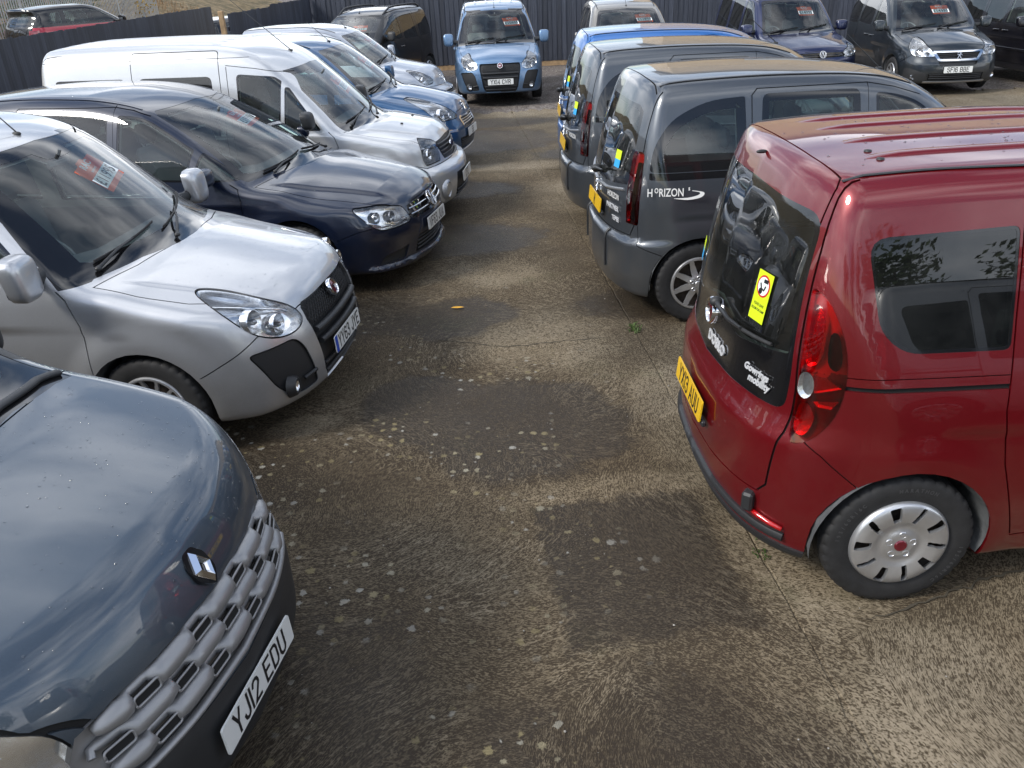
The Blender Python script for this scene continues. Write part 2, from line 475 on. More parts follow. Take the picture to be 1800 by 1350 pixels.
def spoly(pts, n=4, closed=True):
    """Catmull-Rom through the points"""
    out = []; k = len(pts); P = [Vector(p) for p in pts]
    rng = range(k) if closed else range(k - 1)
    for i in rng:
        if closed: a, b, c, d = P[i - 1], P[i], P[(i + 1) % k], P[(i + 2) % k]
        else: a, b, c, d = P[max(i - 1, 0)], P[i], P[i + 1], P[min(i + 2, k - 1)]
        for j in range(n):
            t = j / n
            out.append(tuple(.5 * (2 * b + (c - a) * t + (2 * a - 5 * b + 4 * c - d) * t * t + (3 * b - a - 3 * c + d) * t**3)))
    if not closed: out.append(tuple(P[-1]))
    return out
def inset(pts, d):
    """shrink a closed polygon by d (towards its inside)"""
    k = len(pts); ar = sum(pts[i - 1][0] * pts[i][1] - pts[i][0] * pts[i - 1][1] for i in range(k)); sg = 1 if ar > 0 else -1
    out = []
    for i in range(k):
        a, p, b = Vector(pts[i - 1]), Vector(pts[i]), Vector(pts[(i + 1) % k])
        e1 = (p - a); e2 = (b - p)
        if e1.length < 1e-6 or e2.length < 1e-6: out.append(tuple(p)); continue
        e1.normalize(); e2.normalize()
        n1 = Vector((-e1.y, e1.x)) * sg; n2 = Vector((-e2.y, e2.x)) * sg
        m = n1 + n2
        if m.length < .2: out.append(tuple(p)); continue
        m.normalize(); out.append(tuple(p + m * (d / max(.35, m.dot(n1)))))
    return out
def inpoly(x, y, P):
    c = False; j = len(P) - 1
    for i in range(len(P)):
        xi, yi = P[i]; xj, yj = P[j]
        if (yi > y) != (yj > y) and x < (xj - xi) * (y - yi) / (yj - yi) + xi: c = not c
        j = i
    return c
class Cutter:
    """imprints outlines on the half shell and labels the faces"""
    def __init__(s, sh):
        s.sh = sh; s.bm = sh.grid(); s.lay = s.bm.faces.layers.int.new('part'); s.names = ['body']
        L = sh.L
        s.views = {'S': ((1, 0, 0), (0, 0, 1), 0), 'F': ((0, 1, 0), (0, 0, 1), 0), 'R': ((0, 1, 0), (0, 0, 1), 0), 'T': ((1, 0, 0), (0, 1, 0), 0),
                   'C': ((1, 1, 0), (0, 0, 1), 0), 'D': ((-1, 1, 0), (0, 0, 1), L)}
        s.filt = {'S': lambda c: c.y > .3, 'F': lambda c: c.x < 2.4, 'R': lambda c: c.x > L - .46, 'T': lambda c: c.z > .75,
                  'C': lambda c: c.x < 1.6, 'D': lambda c: c.x > L - 1.3}
    def idx(s, name):
        if name not in s.names: s.names.append(name)
        return s.names.index(name)
    def _cand(s, view, lo, hi, filt):
        s.cache = {}
        U, V, k = s.views[view]; U = Vector(U); V = Vector(V); ff = filt or s.filt[view]; out = []
        for f in s.bm.faces:
            c = f.calc_center_median()
            u = c.dot(U) + k; v = c.dot(V)
            if lo[0] - .08 < u < hi[0] + .08 and lo[1] - .08 < v < hi[1] + .08 and ff(c): out.append(f)
        return out, U, V, k
    def _cutseg(s, cand, U, V, k, p, q):
        d = q - p; ln = d.length
        if ln < 1e-6: return
        d = d / ln; n = Vector((-d.y, d.x)); add = []
        x0, x1 = min(p.x, q.x), max(p.x, q.x); y0, y1 = min(p.y, q.y), max(p.y, q.y)
        cache = s.cache
        for f in cand:
            w = cache.get(f)
            if w is None:
                vs = list(f.verts)
                c2 = [Vector((v.co.dot(U) + k, v.co.dot(V))) for v in vs]
                xs = [c.x for c in c2]; ys = [c.y for c in c2]
                w = cache[f] = (min(xs), max(xs), min(ys), max(ys), vs, c2)
            if w[0] > x1 or w[1] < x0 or w[2] > y1 or w[3] < y0: continue
            vs, c2 = w[4], w[5]
            ds = [(c - p).dot(n) for c in c2]
            ds = [0.0 if abs(t) < 2e-6 else t for t in ds]
            if min(ds) >= 0 or max(ds) <= 0: continue
            m = len(vs); cr = []
            for i in range(m):
                j = (i + 1) % m
                if ds[i] == 0: cr.append((c2[i], vs[i], None, 0))
                elif ds[i] * ds[j] < 0:
                    t = ds[i] / (ds[i] - ds[j]); cr.append((c2[i].lerp(c2[j], t), vs[i], vs[j], t))
            if len(cr) != 2: continue
            ts = sorted((c[0] - p).dot(d) for c in cr)
            if ts[1] < 1e-6 or ts[0] > ln - 1e-6: continue
            nv = []
            for (c, a, b, t) in cr:
                if b is None: nv.append(a)
                else:
                    e = s.bm.edges.get((a, b))
                    if e is None: nv = None; break
                    for g in e.link_faces: cache.pop(g, None)
                    nv.append(bmesh.utils.edge_split(e, a, t)[1])
            if not nv or nv[0] is nv[1]: continue
            try:
                cache.pop(f, None)
                r = bmesh.utils.face_split(f, nv[0], nv[1])
                if r and r[0]: add.append(r[0])
            except ValueError: pass
        cand += add
    def poly(s, name, pts, view='S', only=None, filt=None):
        """label what lies inside the closed outline"""
        lo = (min(p[0] for p in pts), min(p[1] for p in pts)); hi = (max(p[0] for p in pts), max(p[1] for p in pts))
        cand, U, V, k = s._cand(view, lo, hi, filt)
        if only is not None:
            on = {s.idx(o) for o in ([only] if isinstance(only, str) else only)}
            cand = [f for f in cand if f[s.lay] in on]
        P = [Vector(p) for p in pts]
        for i in range(len(P)): s._cutseg(cand, U, V, k, P[i - 1], P[i])
        w = s.idx(name)
        for f in cand:
            c = f.calc_center_median()
            if inpoly(c.dot(U) + k, c.dot(V), pts): f[s.lay] = w
    def seam(s, pts, view='S', w=.007, closed=False, only=None, filt=None, name='gap'):
        P = [Vector(p) for p in pts]
        if closed: P.append(P[0])
        lo = (min(p.x for p in P), min(p.y for p in P)); hi = (max(p.x for p in P), max(p.y for p in P))
        cand, U, V, k = s._cand(view, lo, hi, filt)
        if only is not None:
            on = {s.idx(o) for o in ([only] if isinstance(only, str) else only)}
            cand = [f for f in cand if f[s.lay] in on]
        # keep only faces near the line
        def dist(u):
            b = 9
            for i in range(len(P) - 1):
                a = P[i]; e = P[i + 1] - a; l2 = e.length_squared
                t = 0 if l2 < 1e-12 else max(0, min(1, (u - a).dot(e) / l2))
                b = min(b, (u - a - e * t).length)
            return b
        def c2(f):
            c = f.calc_center_median(); return Vector((c.dot(U) + k, c.dot(V)))
        cand = [f for f in cand if dist(c2(f)) < .11]
        for sg in (-1, 1):
            Q = []
            for i in range(len(P)):
                if closed and i in (0, len(P) - 1): e1 = P[-1] - P[-2]; e2 = P[1] - P[0]
                else: e1 = P[i] - P[max(i - 1, 0)]; e2 = P[min(i + 1, len(P) - 1)] - P[i]
                if e1.length < 1e-9: e1 = e2
                if e2.length < 1e-9: e2 = e1
                e1 = e1.normalized(); e2 = e2.normalized()
                n1 = Vector((-e1.y, e1.x)); m = (n1 + Vector((-e2.y, e2.x)))
                m = m.normalized() if m.length > .2 else n1
                Q.append(P[i] + m * (sg * w / 2 / max(.5, m.dot(n1))))
            for i in range(len(Q) - 1): s._cutseg(cand, U, V, k, Q[i], Q[i + 1])
        j = s.idx(name)
        for f in cand:
            if dist(c2(f)) < w * .52: f[s.lay] = j
    def kill(s, name):
        i = s.idx(name); bmesh.ops.delete(s.bm, geom=[f for f in s.bm.faces if f[s.lay] == i], context='FACES')
    def finish(s):
        bm = s.bm; bm.verts.index_update(); bm.faces.index_update()
        s.co = np.array([v.co[:] for v in bm.verts]); s.no = s.sh.grad(s.co); s.no[s.co[:, 1] < 1e-4, 1] = 0
        s.byl = {}
        for f in bm.faces: s.byl.setdefault(s.names[f[s.lay]], []).append(f)
    def mesh(s, labels, name, off=0.0, rim=.010, both=True, side=1, rimfrom=None, keep=None):
        """mesh of the faces with these labels; off moves it along the normal, rim closes its edges inwards"""
        labels = [labels] if isinstance(labels, str) else labels
        fs = [f for l in labels for f in s.byl.get(l, [])]
        if keep: fs = [f for f in fs if keep(f.calc_center_median())]
        if not fs: return None
        inside = set(f.index for f in fs)
        vmap = {}; V = []; NV = []; F = []; FN = []
        def vid(i, o):
            k = (i, o)
            if k not in vmap: vmap[k] = len(V); V.append(s.co[i] + s.no[i] * o); NV.append(s.no[i])
            return vmap[k]
        for f in fs:
            F.append([vid(v.index, off) for v in f.verts]); FN.append(True)
        if rim:
            r0 = off if rimfrom is None else rimfrom
            for f in fs:
                for l in f.loops:
                    e = l.edge
                    if any(g.index in inside for g in e.link_faces if g is not f): continue
                    a, b = l.vert, l.link_loop_next.vert
                    if a.co.y < 1e-4 and b.co.y < 1e-4: continue
                    ia, ib = a.index, b.index
                    F.append([vid(ib, r0), vid(ia, r0), vid(ia, off - rim), vid(ib, off - rim)] if rimfrom is None else
                             [vid(ib, r0), vid(ia, r0), vid(ia, off), vid(ib, off)]); FN.append(False)
        V = np.array(V); NV = np.array(NV)
        def flip(sg_list):
            vs = []; ns = []; F2 = []; sm = []
            for sg in sg_list:
                o = len(vs) and sum(len(a) for a in vs)
                m = np.array([1, sg, 1]); vs.append(V * m); ns.append(NV * m)
                for q, t in zip(F, FN):
                    F2.append([i + o for i in (q if sg > 0 else q[::-1])]); sm.append(t)
            return np.concatenate(vs), np.concatenate(ns), F2, sm
        VV, NN, FF, SM = flip([1, -1] if both else [side])
        me = bpy.data.meshes.new(name); me.from_pydata(VV.tolist(), [], FF); me.update()
        me.polygons.foreach_set('use_smooth', SM)
        li = np.zeros(len(me.loops), int); me.loops.foreach_get('vertex_index', li)
        ln = NN[li].copy(); k = 0
        for q, t in zip(FF, SM):
            if not t: ln[k:k + len(q)] = 0
            k += len(q)
        me.normals_split_custom_set(ln.tolist())
        return me

# ================================================================== wheels
def make_tyre(R=.32, w=.195, rim=.215, n=144):
    prof = [(rim - .01, -.5 * w * .86), (rim + .012, -.5 * w * .95), (rim + .03, -.5 * w * .99), (rim + .06, -.5 * w), (R - .030, -.5 * w * .98), (R - .012, -.5 * w * .93), (R - .003, -.5 * w * .82),
            (R, -.34 * w), (R, -.20 * w), (R - .008, -.19 * w), (R - .008, -.15 * w), (R, -.14 * w), (R, 0)]
    prof = prof + [(r, -h) for r, h in prof[-2::-1]]
    k = len(prof); mb = MB(); vs = []; fs = []
    for i in range(n):
        a = 2 * math.pi * i / n
        for j, (r, h) in enumerate(prof):
            if i % 4 == 0 and r > R - .02 and abs(h) > .25 * w: r -= .007
            vs.append((r * math.cos(a), h, r * math.sin(a)))
    for i in range(n):
        i2 = (i + 1) % n
        for j in range(k - 1): fs.append((i * k + j, i * k + j + 1, i2 * k + j + 1, i2 * k + j))
    mb.add(vs, fs)
    return mb.mesh('tyre', True, 40)
def make_disc(slot, hprof, r0, r1, nt=200, nr=26, depth=.018, ydir=1):
    """wheel face: polar sheet with openings, edges turned inwards; faces +y"""
    rs = np.linspace(r0, r1, nr + 1); bm = bmesh.new(); V = []
    H = pchip(hprof)
    for r in rs:
        V.append([bm.verts.new((r * math.cos(2 * math.pi * i / nt), float(H(r)), r * math.sin(2 * math.pi * i / nt))) for i in range(nt)])
    for a in range(nr):
        for i in range(nt):
            rm = (rs[a] + rs[a + 1]) / 2; th = 2 * math.pi * (i + .5) / nt
            if slot(rm, th): continue
            i2 = (i + 1) % nt
            bm.faces.new((V[a][i], V[a][i2], V[a + 1][i2], V[a + 1][i]))
    if r0 > 0.001: bm.faces.new([V[0][i] for i in range(nt - 1, -1, -1)])
    bm.normal_update()
    for f in bm.faces:
        if f.normal.y < 0: f.normal_flip()
    for v in [v for v in bm.verts if not v.link_faces]: bm.verts.remove(v)
    # relax the stepped edges of the openings
    for it in range(1):
        bd = {}
        for e in bm.edges:
            if len(e.link_faces) == 1:
                for v in e.verts: bd.setdefault(v, []).append(e.other_vert(v))
        new = {}
        for v, o in bd.items():
            rr = math.hypot(v.co.x, v.co.z)
            if len(o) == 2 and rr < r1 - 1e-3: new[v] = v.co * .4 + (o[0].co + o[1].co) * .3
        for v, c in new.items(): v.co = c
    be = [e for e in bm.edges if len(e.link_faces) == 1]
    r = bmesh.ops.extrude_edge_only(bm, edges=be)
    for v in [g for g in r['geom'] if isinstance(g, bmesh.types.BMVert)]: v.co.y -= depth
    bm.normal_update()
    for f in bm.faces: f.smooth = True
    for e in bm.edges:
        if len(e.link_faces) == 2 and e.calc_face_angle(0) > rad(38): e.smooth = False
    me = bpy.data.meshes.new('wheel_face'); bm.to_mesh(me); bm.free()
    return me
def ang(th, n, off=0.0):
    p = 2 * math.pi / n; return (th - off + p / 2) % p - p / 2
def slot_hubcap(r, th):
    k = int(((th + math.pi / 10) / (math.pi / 5))) % 2
    a = ang(th, 10)
    if k == 0: return .122 < r < .196 and abs(a) * r < .013 + (r - .122) * .20
    return .118 < r < .194 and abs(a - (r - .155) * 1.0) * r < .0120
def slot_alloy(n, hw, r0, r1):
    def f(r, th):
        a = abs(ang(th, n)); return r0 < r < r1 and a * r < (math.pi / n) * r - hw * (1.25 - .45 * (r - r0) / (r1 - r0))
    return f
TYRE = make_tyre(); TYRE.materials.append(MATS['rubber'])
HP = [(0, .030), (.05, .030), (.085, .020), (.12, .030), (.165, .036), (.195, .030), (.208, .020), (.212, .006)]
HUBCAP = make_disc(slot_hubcap, HP, .004, .212)
ALLOY = make_disc(slot_alloy(12, .011, .075, .185), [(0, .015), (.05, .02), (.07, .012), (.12, .0), (.18, .012), (.20, .02), (.212, .006)], .004, .212, 240)
ALLOY2 = make_disc(slot_alloy(8, .020, .07, .185), [(0, .02), (.05, .022), (.07, .015), (.12, .008), (.18, .016), (.20, .02), (.212, .006)], .004, .212, 200)
mb = MB(); mb.lathe([(.001, -.03), (.19, -.035), (.21, -.01), (.214, -.0), (.214, -.1)], 40, Matrix.Rotation(rad(-90), 4, 'X')); BACKING = mb.mesh('wheel_backing', True, 40)
mb = MB()
for i in range(5):
    a = 2 * math.pi * i / 5 + .3
    mb.lathe([(.0005, .0), (.011, -.002), (.0145, .005), (.017, .002)], 12, Matrix.Translation((.052 * math.cos(a), .026, .052 * math.sin(a))) @ Matrix.Rotation(rad(-90), 4, 'X'))
NUTS = mb.mesh('wheel_nut_covers', True, 50)
mb = MB(); mb.lathe([(.0005, .006), (.024, .006), (.027, .003), (.027, -.004)], 24, Matrix.Translation((0, .030, 0)) @ Matrix.Rotation(rad(-90), 4, 'X')); HUBBADGE = mb.mesh('centre_badge', True, 40)

# ================================================================== car templates
class Tpl:
    def __init__(s, sh=None): s.p = []; s.sh = sh
    def add(s, name, mesh, mat, parent=None, M=None, label=None, kind=None):
        if mesh is None: return None
        s.p.append((name, mesh, mat, parent, M, label, kind)); return len(s.p) - 1
    def find(s, name):
        for i, q in enumerate(s.p):
            if q[0] == name: return i
def put(tpl, name, pose, paintkey, label, cat, over=None, group=None, skip=()):
    """one car: an Empty on the ground with all parts below it"""
    root = empty(name, (pose[0], pose[1], pose[3] if len(pose) > 3 else 0), rad(pose[2])); tag(root, label, cat, group)
    over = over or {}; objs = []
    for (n, me, mat, par, M, lab, kind) in tpl.p:
        if n in skip: objs.append(None); continue
        if par is not None and objs[par] is None: objs.append(None); continue
        mk = paintkey if mat == 'paint' else over.get(mat, mat)
        if not me.materials: me.materials.append(MATS[mk])
        o = bpy.data.objects.new(n, me); COL.objects.link(o)
        o.material_slots[0].link = 'OBJECT'; o.material_slots[0].material = MATS[mk]
        o.parent = root if par is None else objs[par]
        if M is not None: o.matrix_local = M
        if lab: o['label'] = lab
        if kind: o['kind'] = kind
        objs.append(o)
    return root
def add_wheels(t, S, face, facemat='wheel_silver', badge=None, R=.32):
    for (sw, zw, ra, am, wd) in S['flare']:
        for sg in (1, -1):
            y = S['track'] * sg
            M = Matrix.Translation((sw, y, R)) @ Matrix.Scale(R / .32, 4) @ (Matrix.Identity(4) if sg > 0 else Matrix.Rotation(math.pi, 4, 'Z'))
            w = t.add('wheel', TYRE, 'rubber', None, M)
            Mf = Matrix.Translation((0, .078, 0)) @ Matrix.Rotation(sw * 1.7, 4, 'Y')
            t.add('wheel_backing', BACKING, 'steel_dark', w, Matrix.Translation((0, .07, 0)))
            t.add('wheel_trim', face, facemat, w, Mf)
            t.add('wheel_nut_covers', NUTS, facemat, w, Mf)
            t.add('centre_badge', HUBBADGE, badge or facemat, w, Mf)
def add_arches(t, S, sh):
    for (sw, zw, ra, am, wd) in S['flare']:
        for sg in (1, -1):
            mb = MB(); rows = []; n = 26
            for i in range(n + 1):
                a = math.pi * (i / n) * 1.16 - .08 * math.pi
                x = sw + ra * math.cos(a); z = zw + ra * math.sin(a)
                z = max(z, sh.zb - .01)
                yo = float(sh.width(np.array([x]), np.array([z]))[0]) - .012
                rip = .006 * math.sin(i * 1.9)
                rows.append([(x, yo * sg, z), (sw + (ra - .012 + rip) * math.cos(a), (yo - .06) * sg, zw + (ra - .012 + rip) * math.sin(a)), (sw + (ra - .01) * math.cos(a), .52 * sg, zw + (ra - .01) * math.sin(a))])
            vs = [p for r in rows for p in r]; fs = []
            for i in range(n):
                for j in range(2):
                    q = (i * 3 + j, i * 3 + j + 1, (i + 1) * 3 + j + 1, (i + 1) * 3 + j); fs.append(q if sg < 0 else q[::-1])
            mb.add(vs, fs); mb.add([r[2] for r in rows], [tuple(range(n + 1))])
            t.add('wheel_arch_liner', mb.mesh('wheel_arch_liner', True, 50), 'arch_felt')
GLY = {'A': ['0,0 2,8 4,0', '.7,2.6 3.3,2.6'], 'B': ['0,0 0,8 2.6,8 3.6,7.4 3.6,5 2.8,4.3 0,4.3', '2.8,4.3 4,3.6 4,.8 3,0 0,0'], 'C': ['4,1.6 3.4,.4 2.6,0 1.4,0 .5,.5 0,1.6 0,6.4 .5,7.5 1.4,8 2.6,8 3.4,7.6 4,6.4'], 'D': ['0,0 0,8 2.4,8 3.5,7.4 4,6.2 4,1.8 3.5,.6 2.4,0 0,0'],
       'E': ['4,0 0,0 0,8 4,8', '0,4.2 3.2,4.2'], 'F': ['0,0 0,8 4,8', '0,4.2 3.2,4.2'], 'I': ['0,0 0,8'], '1': ['0,0 0,8'], 'J': ['0,1.8 .4,.5 1.3,0 2.1,0 3,.5 3.4,1.6 3.4,8'], 'R': ['0,0 0,8 2.6,8 3.7,7.3 3.7,5 2.7,4 0,4', '2.2,4 4,0'],
       'S': ['0,1.6 .5,.5 1.4,0 2.6,0 3.5,.5 4,1.5 4,3 3.4,3.8 .6,4.4 0,5.2 0,6.6 .5,7.5 1.4,8 2.6,8 3.4,7.6 3.9,6.6'], 'U': ['0,8 0,1.6 .6,.5 1.4,0 2.6,0 3.4,.5 4,1.6 4,8'], 'V': ['0,8 2,0 4,8'], 'W': ['0,8 1.1,0 2.4,6 3.7,0 4.8,8'], 'X': ['0,0 4,8', '0,8 4,0'], 'Y': ['0,8 2,3.6 4,8', '2,3.6 2,0'],
       'M': ['0,0 0,8 2.3,2.6 4.6,8 4.6,0'], '2': ['0,6.4 .5,7.5 1.4,8 2.6,8 3.5,7.5 4,6.5 4,5.6 0,0 4,0'], '3': ['0,6.8 .6,7.7 1.4,8 2.6,8 3.6,7.4 3.8,6.4 3.6,5 2.6,4.4 1.6,4.4', '2.6,4.4 3.7,3.7 4,2.6 4,1.6 3.5,.5 2.6,0 1.4,0 .5,.5 0,1.4'], '4': ['3.2,0 3.2,8 0,2 4.2,2'],
       '5': ['3.8,8 .4,8 .2,4.4 1.2,4.9 2.6,4.9 3.6,4.3 4,3 4,1.8 3.5,.6 2.6,0 1.4,0 .5,.4 0,1.4'], '6': ['3.8,6.6 3.3,7.6 2.6,8 1.4,8 .5,7.5 0,6.4 0,1.6 .5,.5 1.4,0 2.6,0 3.5,.5 4,1.6 4,3 3.5,4.2 2.6,4.7 1.4,4.7 .4,4.1 0,3'], 'P': ['0,0 0,8 2.6,8 3.7,7.3 3.7,4.9 2.7,3.9 0,3.9']}
_pl = {}
def plate_text(txt, h=.079, w=.0125):
    if txt in _pl: return _pl[txt]
    k = h / 8.0; x = 0.0; mb = MB(); st = []
    for ch in txt:
        if ch == ' ': x += .030; continue
        g = GLY[ch]; mxx = 0
        for s_ in g:
            P = [tuple(float(q) for q in p.split(',')) for p in s_.split()]; mxx = max([mxx] + [p[0] for p in P]); st.append([(x + p[0] * k * .98, p[1] * k - h / 2) for p in P])
        x += mxx * k * .98 + w + .009
    ox = (x - w - .009) / 2
    for n_, P in enumerate(st):
        P = [Vector((a - ox, b_)) for a, b_ in P]; vs = []
        for i, p in enumerate(P):
            e1 = (p - P[i - 1]).normalized() if i else (P[1] - p).normalized(); e2 = (P[i + 1] - p).normalized() if i < len(P) - 1 else e1
            n1 = Vector((-e1.y, e1.x)); m = n1 + Vector((-e2.y, e2.x)); m = m.normalized() if m.length > .3 else n1; q = m * (w / 2 / max(.45, m.dot(n1)))
            c = p - e1 * (w * .5) if i == 0 else (p + e1 * (w * .5) if i == len(P) - 1 else p)
            vs += [(c.x + q.x, c.y + q.y, .0004 * n_ / 40), (c.x - q.x, c.y - q.y, .0004 * n_ / 40)]
        mb.add(vs, [(2 * i, 2 * i + 1, 2 * i + 3, 2 * i + 2) for i in range(len(P) - 1)])
    me = mb.mesh('plate_lettering'); _pl[txt] = me; return me
def plate_parts(t, P, nrm, txt, yellow=False, euro=False, parent=None):
    """number plate centred at P facing nrm"""
    z = Vector(nrm).normalized(); x = Vector((0, 0, 1)).cross(z).normalized(); y = z.cross(x)
    M = Matrix((x, y, z)).transposed().to_4x4(); M.translation = Vector(P)
    mb = MB(); mb.prism(rpoly([(-.26, -.0555), (.26, -.0555), (.26, .0555), (-.26, .0555)], .012, 3), .007)
    i = t.add('number_plate', mb.mesh('number_plate'), 'plate_yellow' if yellow else 'plate_white', parent, M)
    if txt.strip(): t.add('plate_lettering', plate_text(txt), 'ink', i, Matrix.Translation((.02 if euro else 0, 0, .0078)))
    if euro:
        mb = MB(); mb.box((-.2365, 0, .0075), (.043, .108, .001)); t.add('country_band', mb.mesh('country_band'), 'euro_blue', i)
    return i
def frame_on(sh, P, nrm=None):
    """local frame on the body: z outwards, y up"""
    z = (nrm or sh.nrm(P)).normalized(); x = Vector((0, 0, 1)).cross(z).normalized(); y = z.cross(x)
    M = Matrix((x, y, z)).transposed().to_4x4(); M.translation = Vector(P); return M
def add_interior(t, S, light=False):
    sc, zc = S['cowl']; hw = S['side'][4][1] - .16
    mb = MB(); pr = [(sc - .02, zc - .16), (sc + .10, zc - .075), (sc + .30, zc - .03), (sc + .48, zc - .015), (sc + .55, zc - .05), (sc + .57, zc - .13), (sc + .52, zc - .34), (sc + .40, zc - .55), (sc - .02, zc - .6)]
    n = len(pr); ys = [-hw, -.55, -.45, -.2, -.12, .12, .2, .45, .55, hw]; vs = []; fs = []
    for j, y in enumerate(ys):
        for (a, b) in pr:
            q = .035 * (abs(y) - .3 > 0 and y > 0) if a > sc + .2 and b > zc - .1 else 0
            vs.append((a + .30 * y * y * (1 if a < sc + .4 else .2), y, b + (q if .2 <= y <= .55 else 0) - .07 * max(0, abs(y) - .5)))
    for j in range(len(ys) - 1):
        for i in range(n):
            i2 = (i + 1) % n; fs.append((j * n + i, j * n + i2, (j + 1) * n + i2, (j + 1) * n + i))
    mb.add(vs, fs); t.add('dashboard', mb.mesh('dashboard', True, 40), 'interior')
    mb = MB(); M = Matrix.Translation((sc + .66, .37, zc - .07)) @ Matrix.Rotation(rad(-62), 4, 'Y')
    ring = [M @ Vector((.185 * math.cos(a), .185 * math.sin(a), 0)) for a in np.linspace(0, 2 * math.pi, 25)]
    mb.tube(ring, .014, 6); mb.ell(M @ Vector((0, 0, -.02)), (.06, .06, .04), 10, 6)
    for a in (0, 2.4, 3.9): mb.tube([M @ Vector((0, 0, -.01)), M @ Vector((.18 * math.cos(a), .18 * math.sin(a), 0))], .012, 5)
    t.add('steering_wheel', mb.mesh('steering_wheel', True, 50), 'interior')
    def seat(x, y, w, n=1):
        mb = MB(); R_ = Matrix.Rotation(rad(14), 3, 'Y')
        mb.box((x - .25, y, .60), (.52, w, .15), None, .05); mb.box((x + .08, y, .93), (.13, w * .96, .62), R_, .05)
        i = t.add('seat', mb.mesh('seat', True, 60), 'seat_cloth')
        for k in range(n):
            yy = y + (0 if n == 1 else (k - (n - 1) / 2) * w / n); mb = MB(); mb.box((x + .19, yy, 1.33), (.10, .26, .18), R_, .045)
            mb.tube([(x + .17, yy - .06, 1.2), (x + .18, yy - .06, 1.3)], .006, 5); mb.tube([(x + .17, yy + .06, 1.2), (x + .18, yy + .06, 1.3)], .006, 5)
            t.add('headrest', mb.mesh('headrest', True, 60), 'seat_cloth', i)
    seat(sc + 1.28, .37, .5); seat(sc + 1.28, -.37, .5); seat(sc + 2.15, 0, 1.22, 3)
    mb = MB(); mb.box(((sc + S['L'] - .35) / 2, 0, .36), (S['L'] - sc - .35, 1.45, .05)); t.add('cabin_floor', mb.mesh('cabin_floor'), 'interior')
    mb = MB(); Q = S['mirror_in']; mb.box((Q[0] + .05, 0, Q[1] - .07), (.03, .23, .065), Matrix.Rotation(rad(12), 3, 'Y'), .012); mb.tube([(Q[0] + .04, 0, Q[1] - .05), (Q[0] + .01, 0, Q[1])], .012, 6)
    t.add('rear_view_mirror', mb.mesh('rear_view_mirror', True, 50), 'interior')
def add_mirrors(t, sh, s0, z0, size=(.075, .105, .125), out=.17, cap='paint', up=.06, split=True, lampstrip=False):
    """door mirrors: arm, cap and glass"""
    for sg in (1, -1):
        p = sh.side(s0, z0); b = Vector((p.x, p.y * sg, p.z)); c = b + Vector((-.03, out * sg, up))
        mb = MB(); mb.tube([b + Vector((.0, -.03 * sg, 0)), b + Vector((-.01, .04 * sg, .005)), c + Vector((0.02, -.05 * sg, -up * .6))], [.045, .034, .026], 10, True, ((0, 0, 1), 1.2))
        a = t.add('mirror_arm', mb.mesh('mirror_arm', True, 60), 'black_plastic')
        mb = MB(); mb.ell(c, size, 28, 18, .55)
        vs = []
        for (x, y, z) in mb.v:          # flat back, slightly tapered towards the road
            x = min(x, c.x + size[0] * .35)
            k = (z - c.z) / size[2]
            y = c.y + (y - c.y) * (1 + .10 * k * 1); x = x + .012 * k
            vs.append((x, y, z))
        mb.v = vs; h = t.add('mirror_housing', mb.mesh('mirror_housing', True, 60), cap, a)
        mb = MB(); mb.prism(rpoly([(-size[1] * .82, -size[2] * .8), (size[1] * .82, -size[2] * .8), (size[1] * .86, size[2] * .8), (-size[1] * .8, size[2] * .8)], .03, 3), .004,
                            Matrix.Translation(c + Vector((size[0] * .36, 0, 0))) @ Matrix.Rotation(rad(90), 4, 'Y') @ Matrix.Rotation(rad(90), 4, 'Z'))
        t.add('mirror_glass', mb.mesh('mirror_glass'), 'chrome', h)
        if lampstrip:
            mb = MB(); q = c + Vector((-size[0] * .72, 0, -size[2] * .55)); mb.tube([q + Vector((.03, -size[1] * .75 * sg, .0)), q, q + Vector((.035, size[1] * .82 * sg, .02))], .012, 8)
            t.add('repeater_lamp', mb.mesh('repeater_lamp', True), 'lamp_clear', h)
def add_wiper(t, sh, base, tip, blade, view='F'):
    """arm from base to the middle of the blade; coordinates (y, z) on the screen"""
    up = [p for p in sh.curve([base, tip], view, .02)]
    mid = (up[0] + up[1]) / 2 + sh.nrm((up[0] + up[1]) / 2) * .022
    mb = MB(); mb.tube([up[0], up[0] + (mid - up[0]) * .3, mid, up[1]], [.012, .010, .008, .006], 6); mb.ell(up[0], (.02, .02, .015), 8, 5)
    a = t.add('wiper_arm', mb.mesh('wiper_arm', True, 60), 'black_plastic')
    mb = MB(); mb.tube(sh.curve(blade, view, .012, 9), .008, 5); mb.tube(sh.curve(blade, view, .022, 9), .005, 5)
    t.add('wiper_blade', mb.mesh('wiper_blade', True, 60), 'rubber', a)
def add_handle(t, sh, s0, z0, mat='paint', ln=.20, parent=None):
    for sg in (1, -1):
        pts = sh.curve([(s0 - ln / 2, z0), (s0 - ln / 2 + .03, z0), (s0, z0 + .004), (s0 + ln / 2 - .03, z0), (s0 + ln / 2, z0)], 'S', .0)
        of = [.0, .024, .034, .03, .0]
        mb = MB(); mb.tube([Vector((p.x, (p.y + o) * sg, p.z)) for p, o in zip(pts, of)], [.012, .013, .014, .013, .012], 8, True, ((0, 0, 1), 1.15))
        t.add('door_handle', mb.mesh('door_handle', True, 60), mat, parent[0 if sg > 0 else 1] if parent else None)
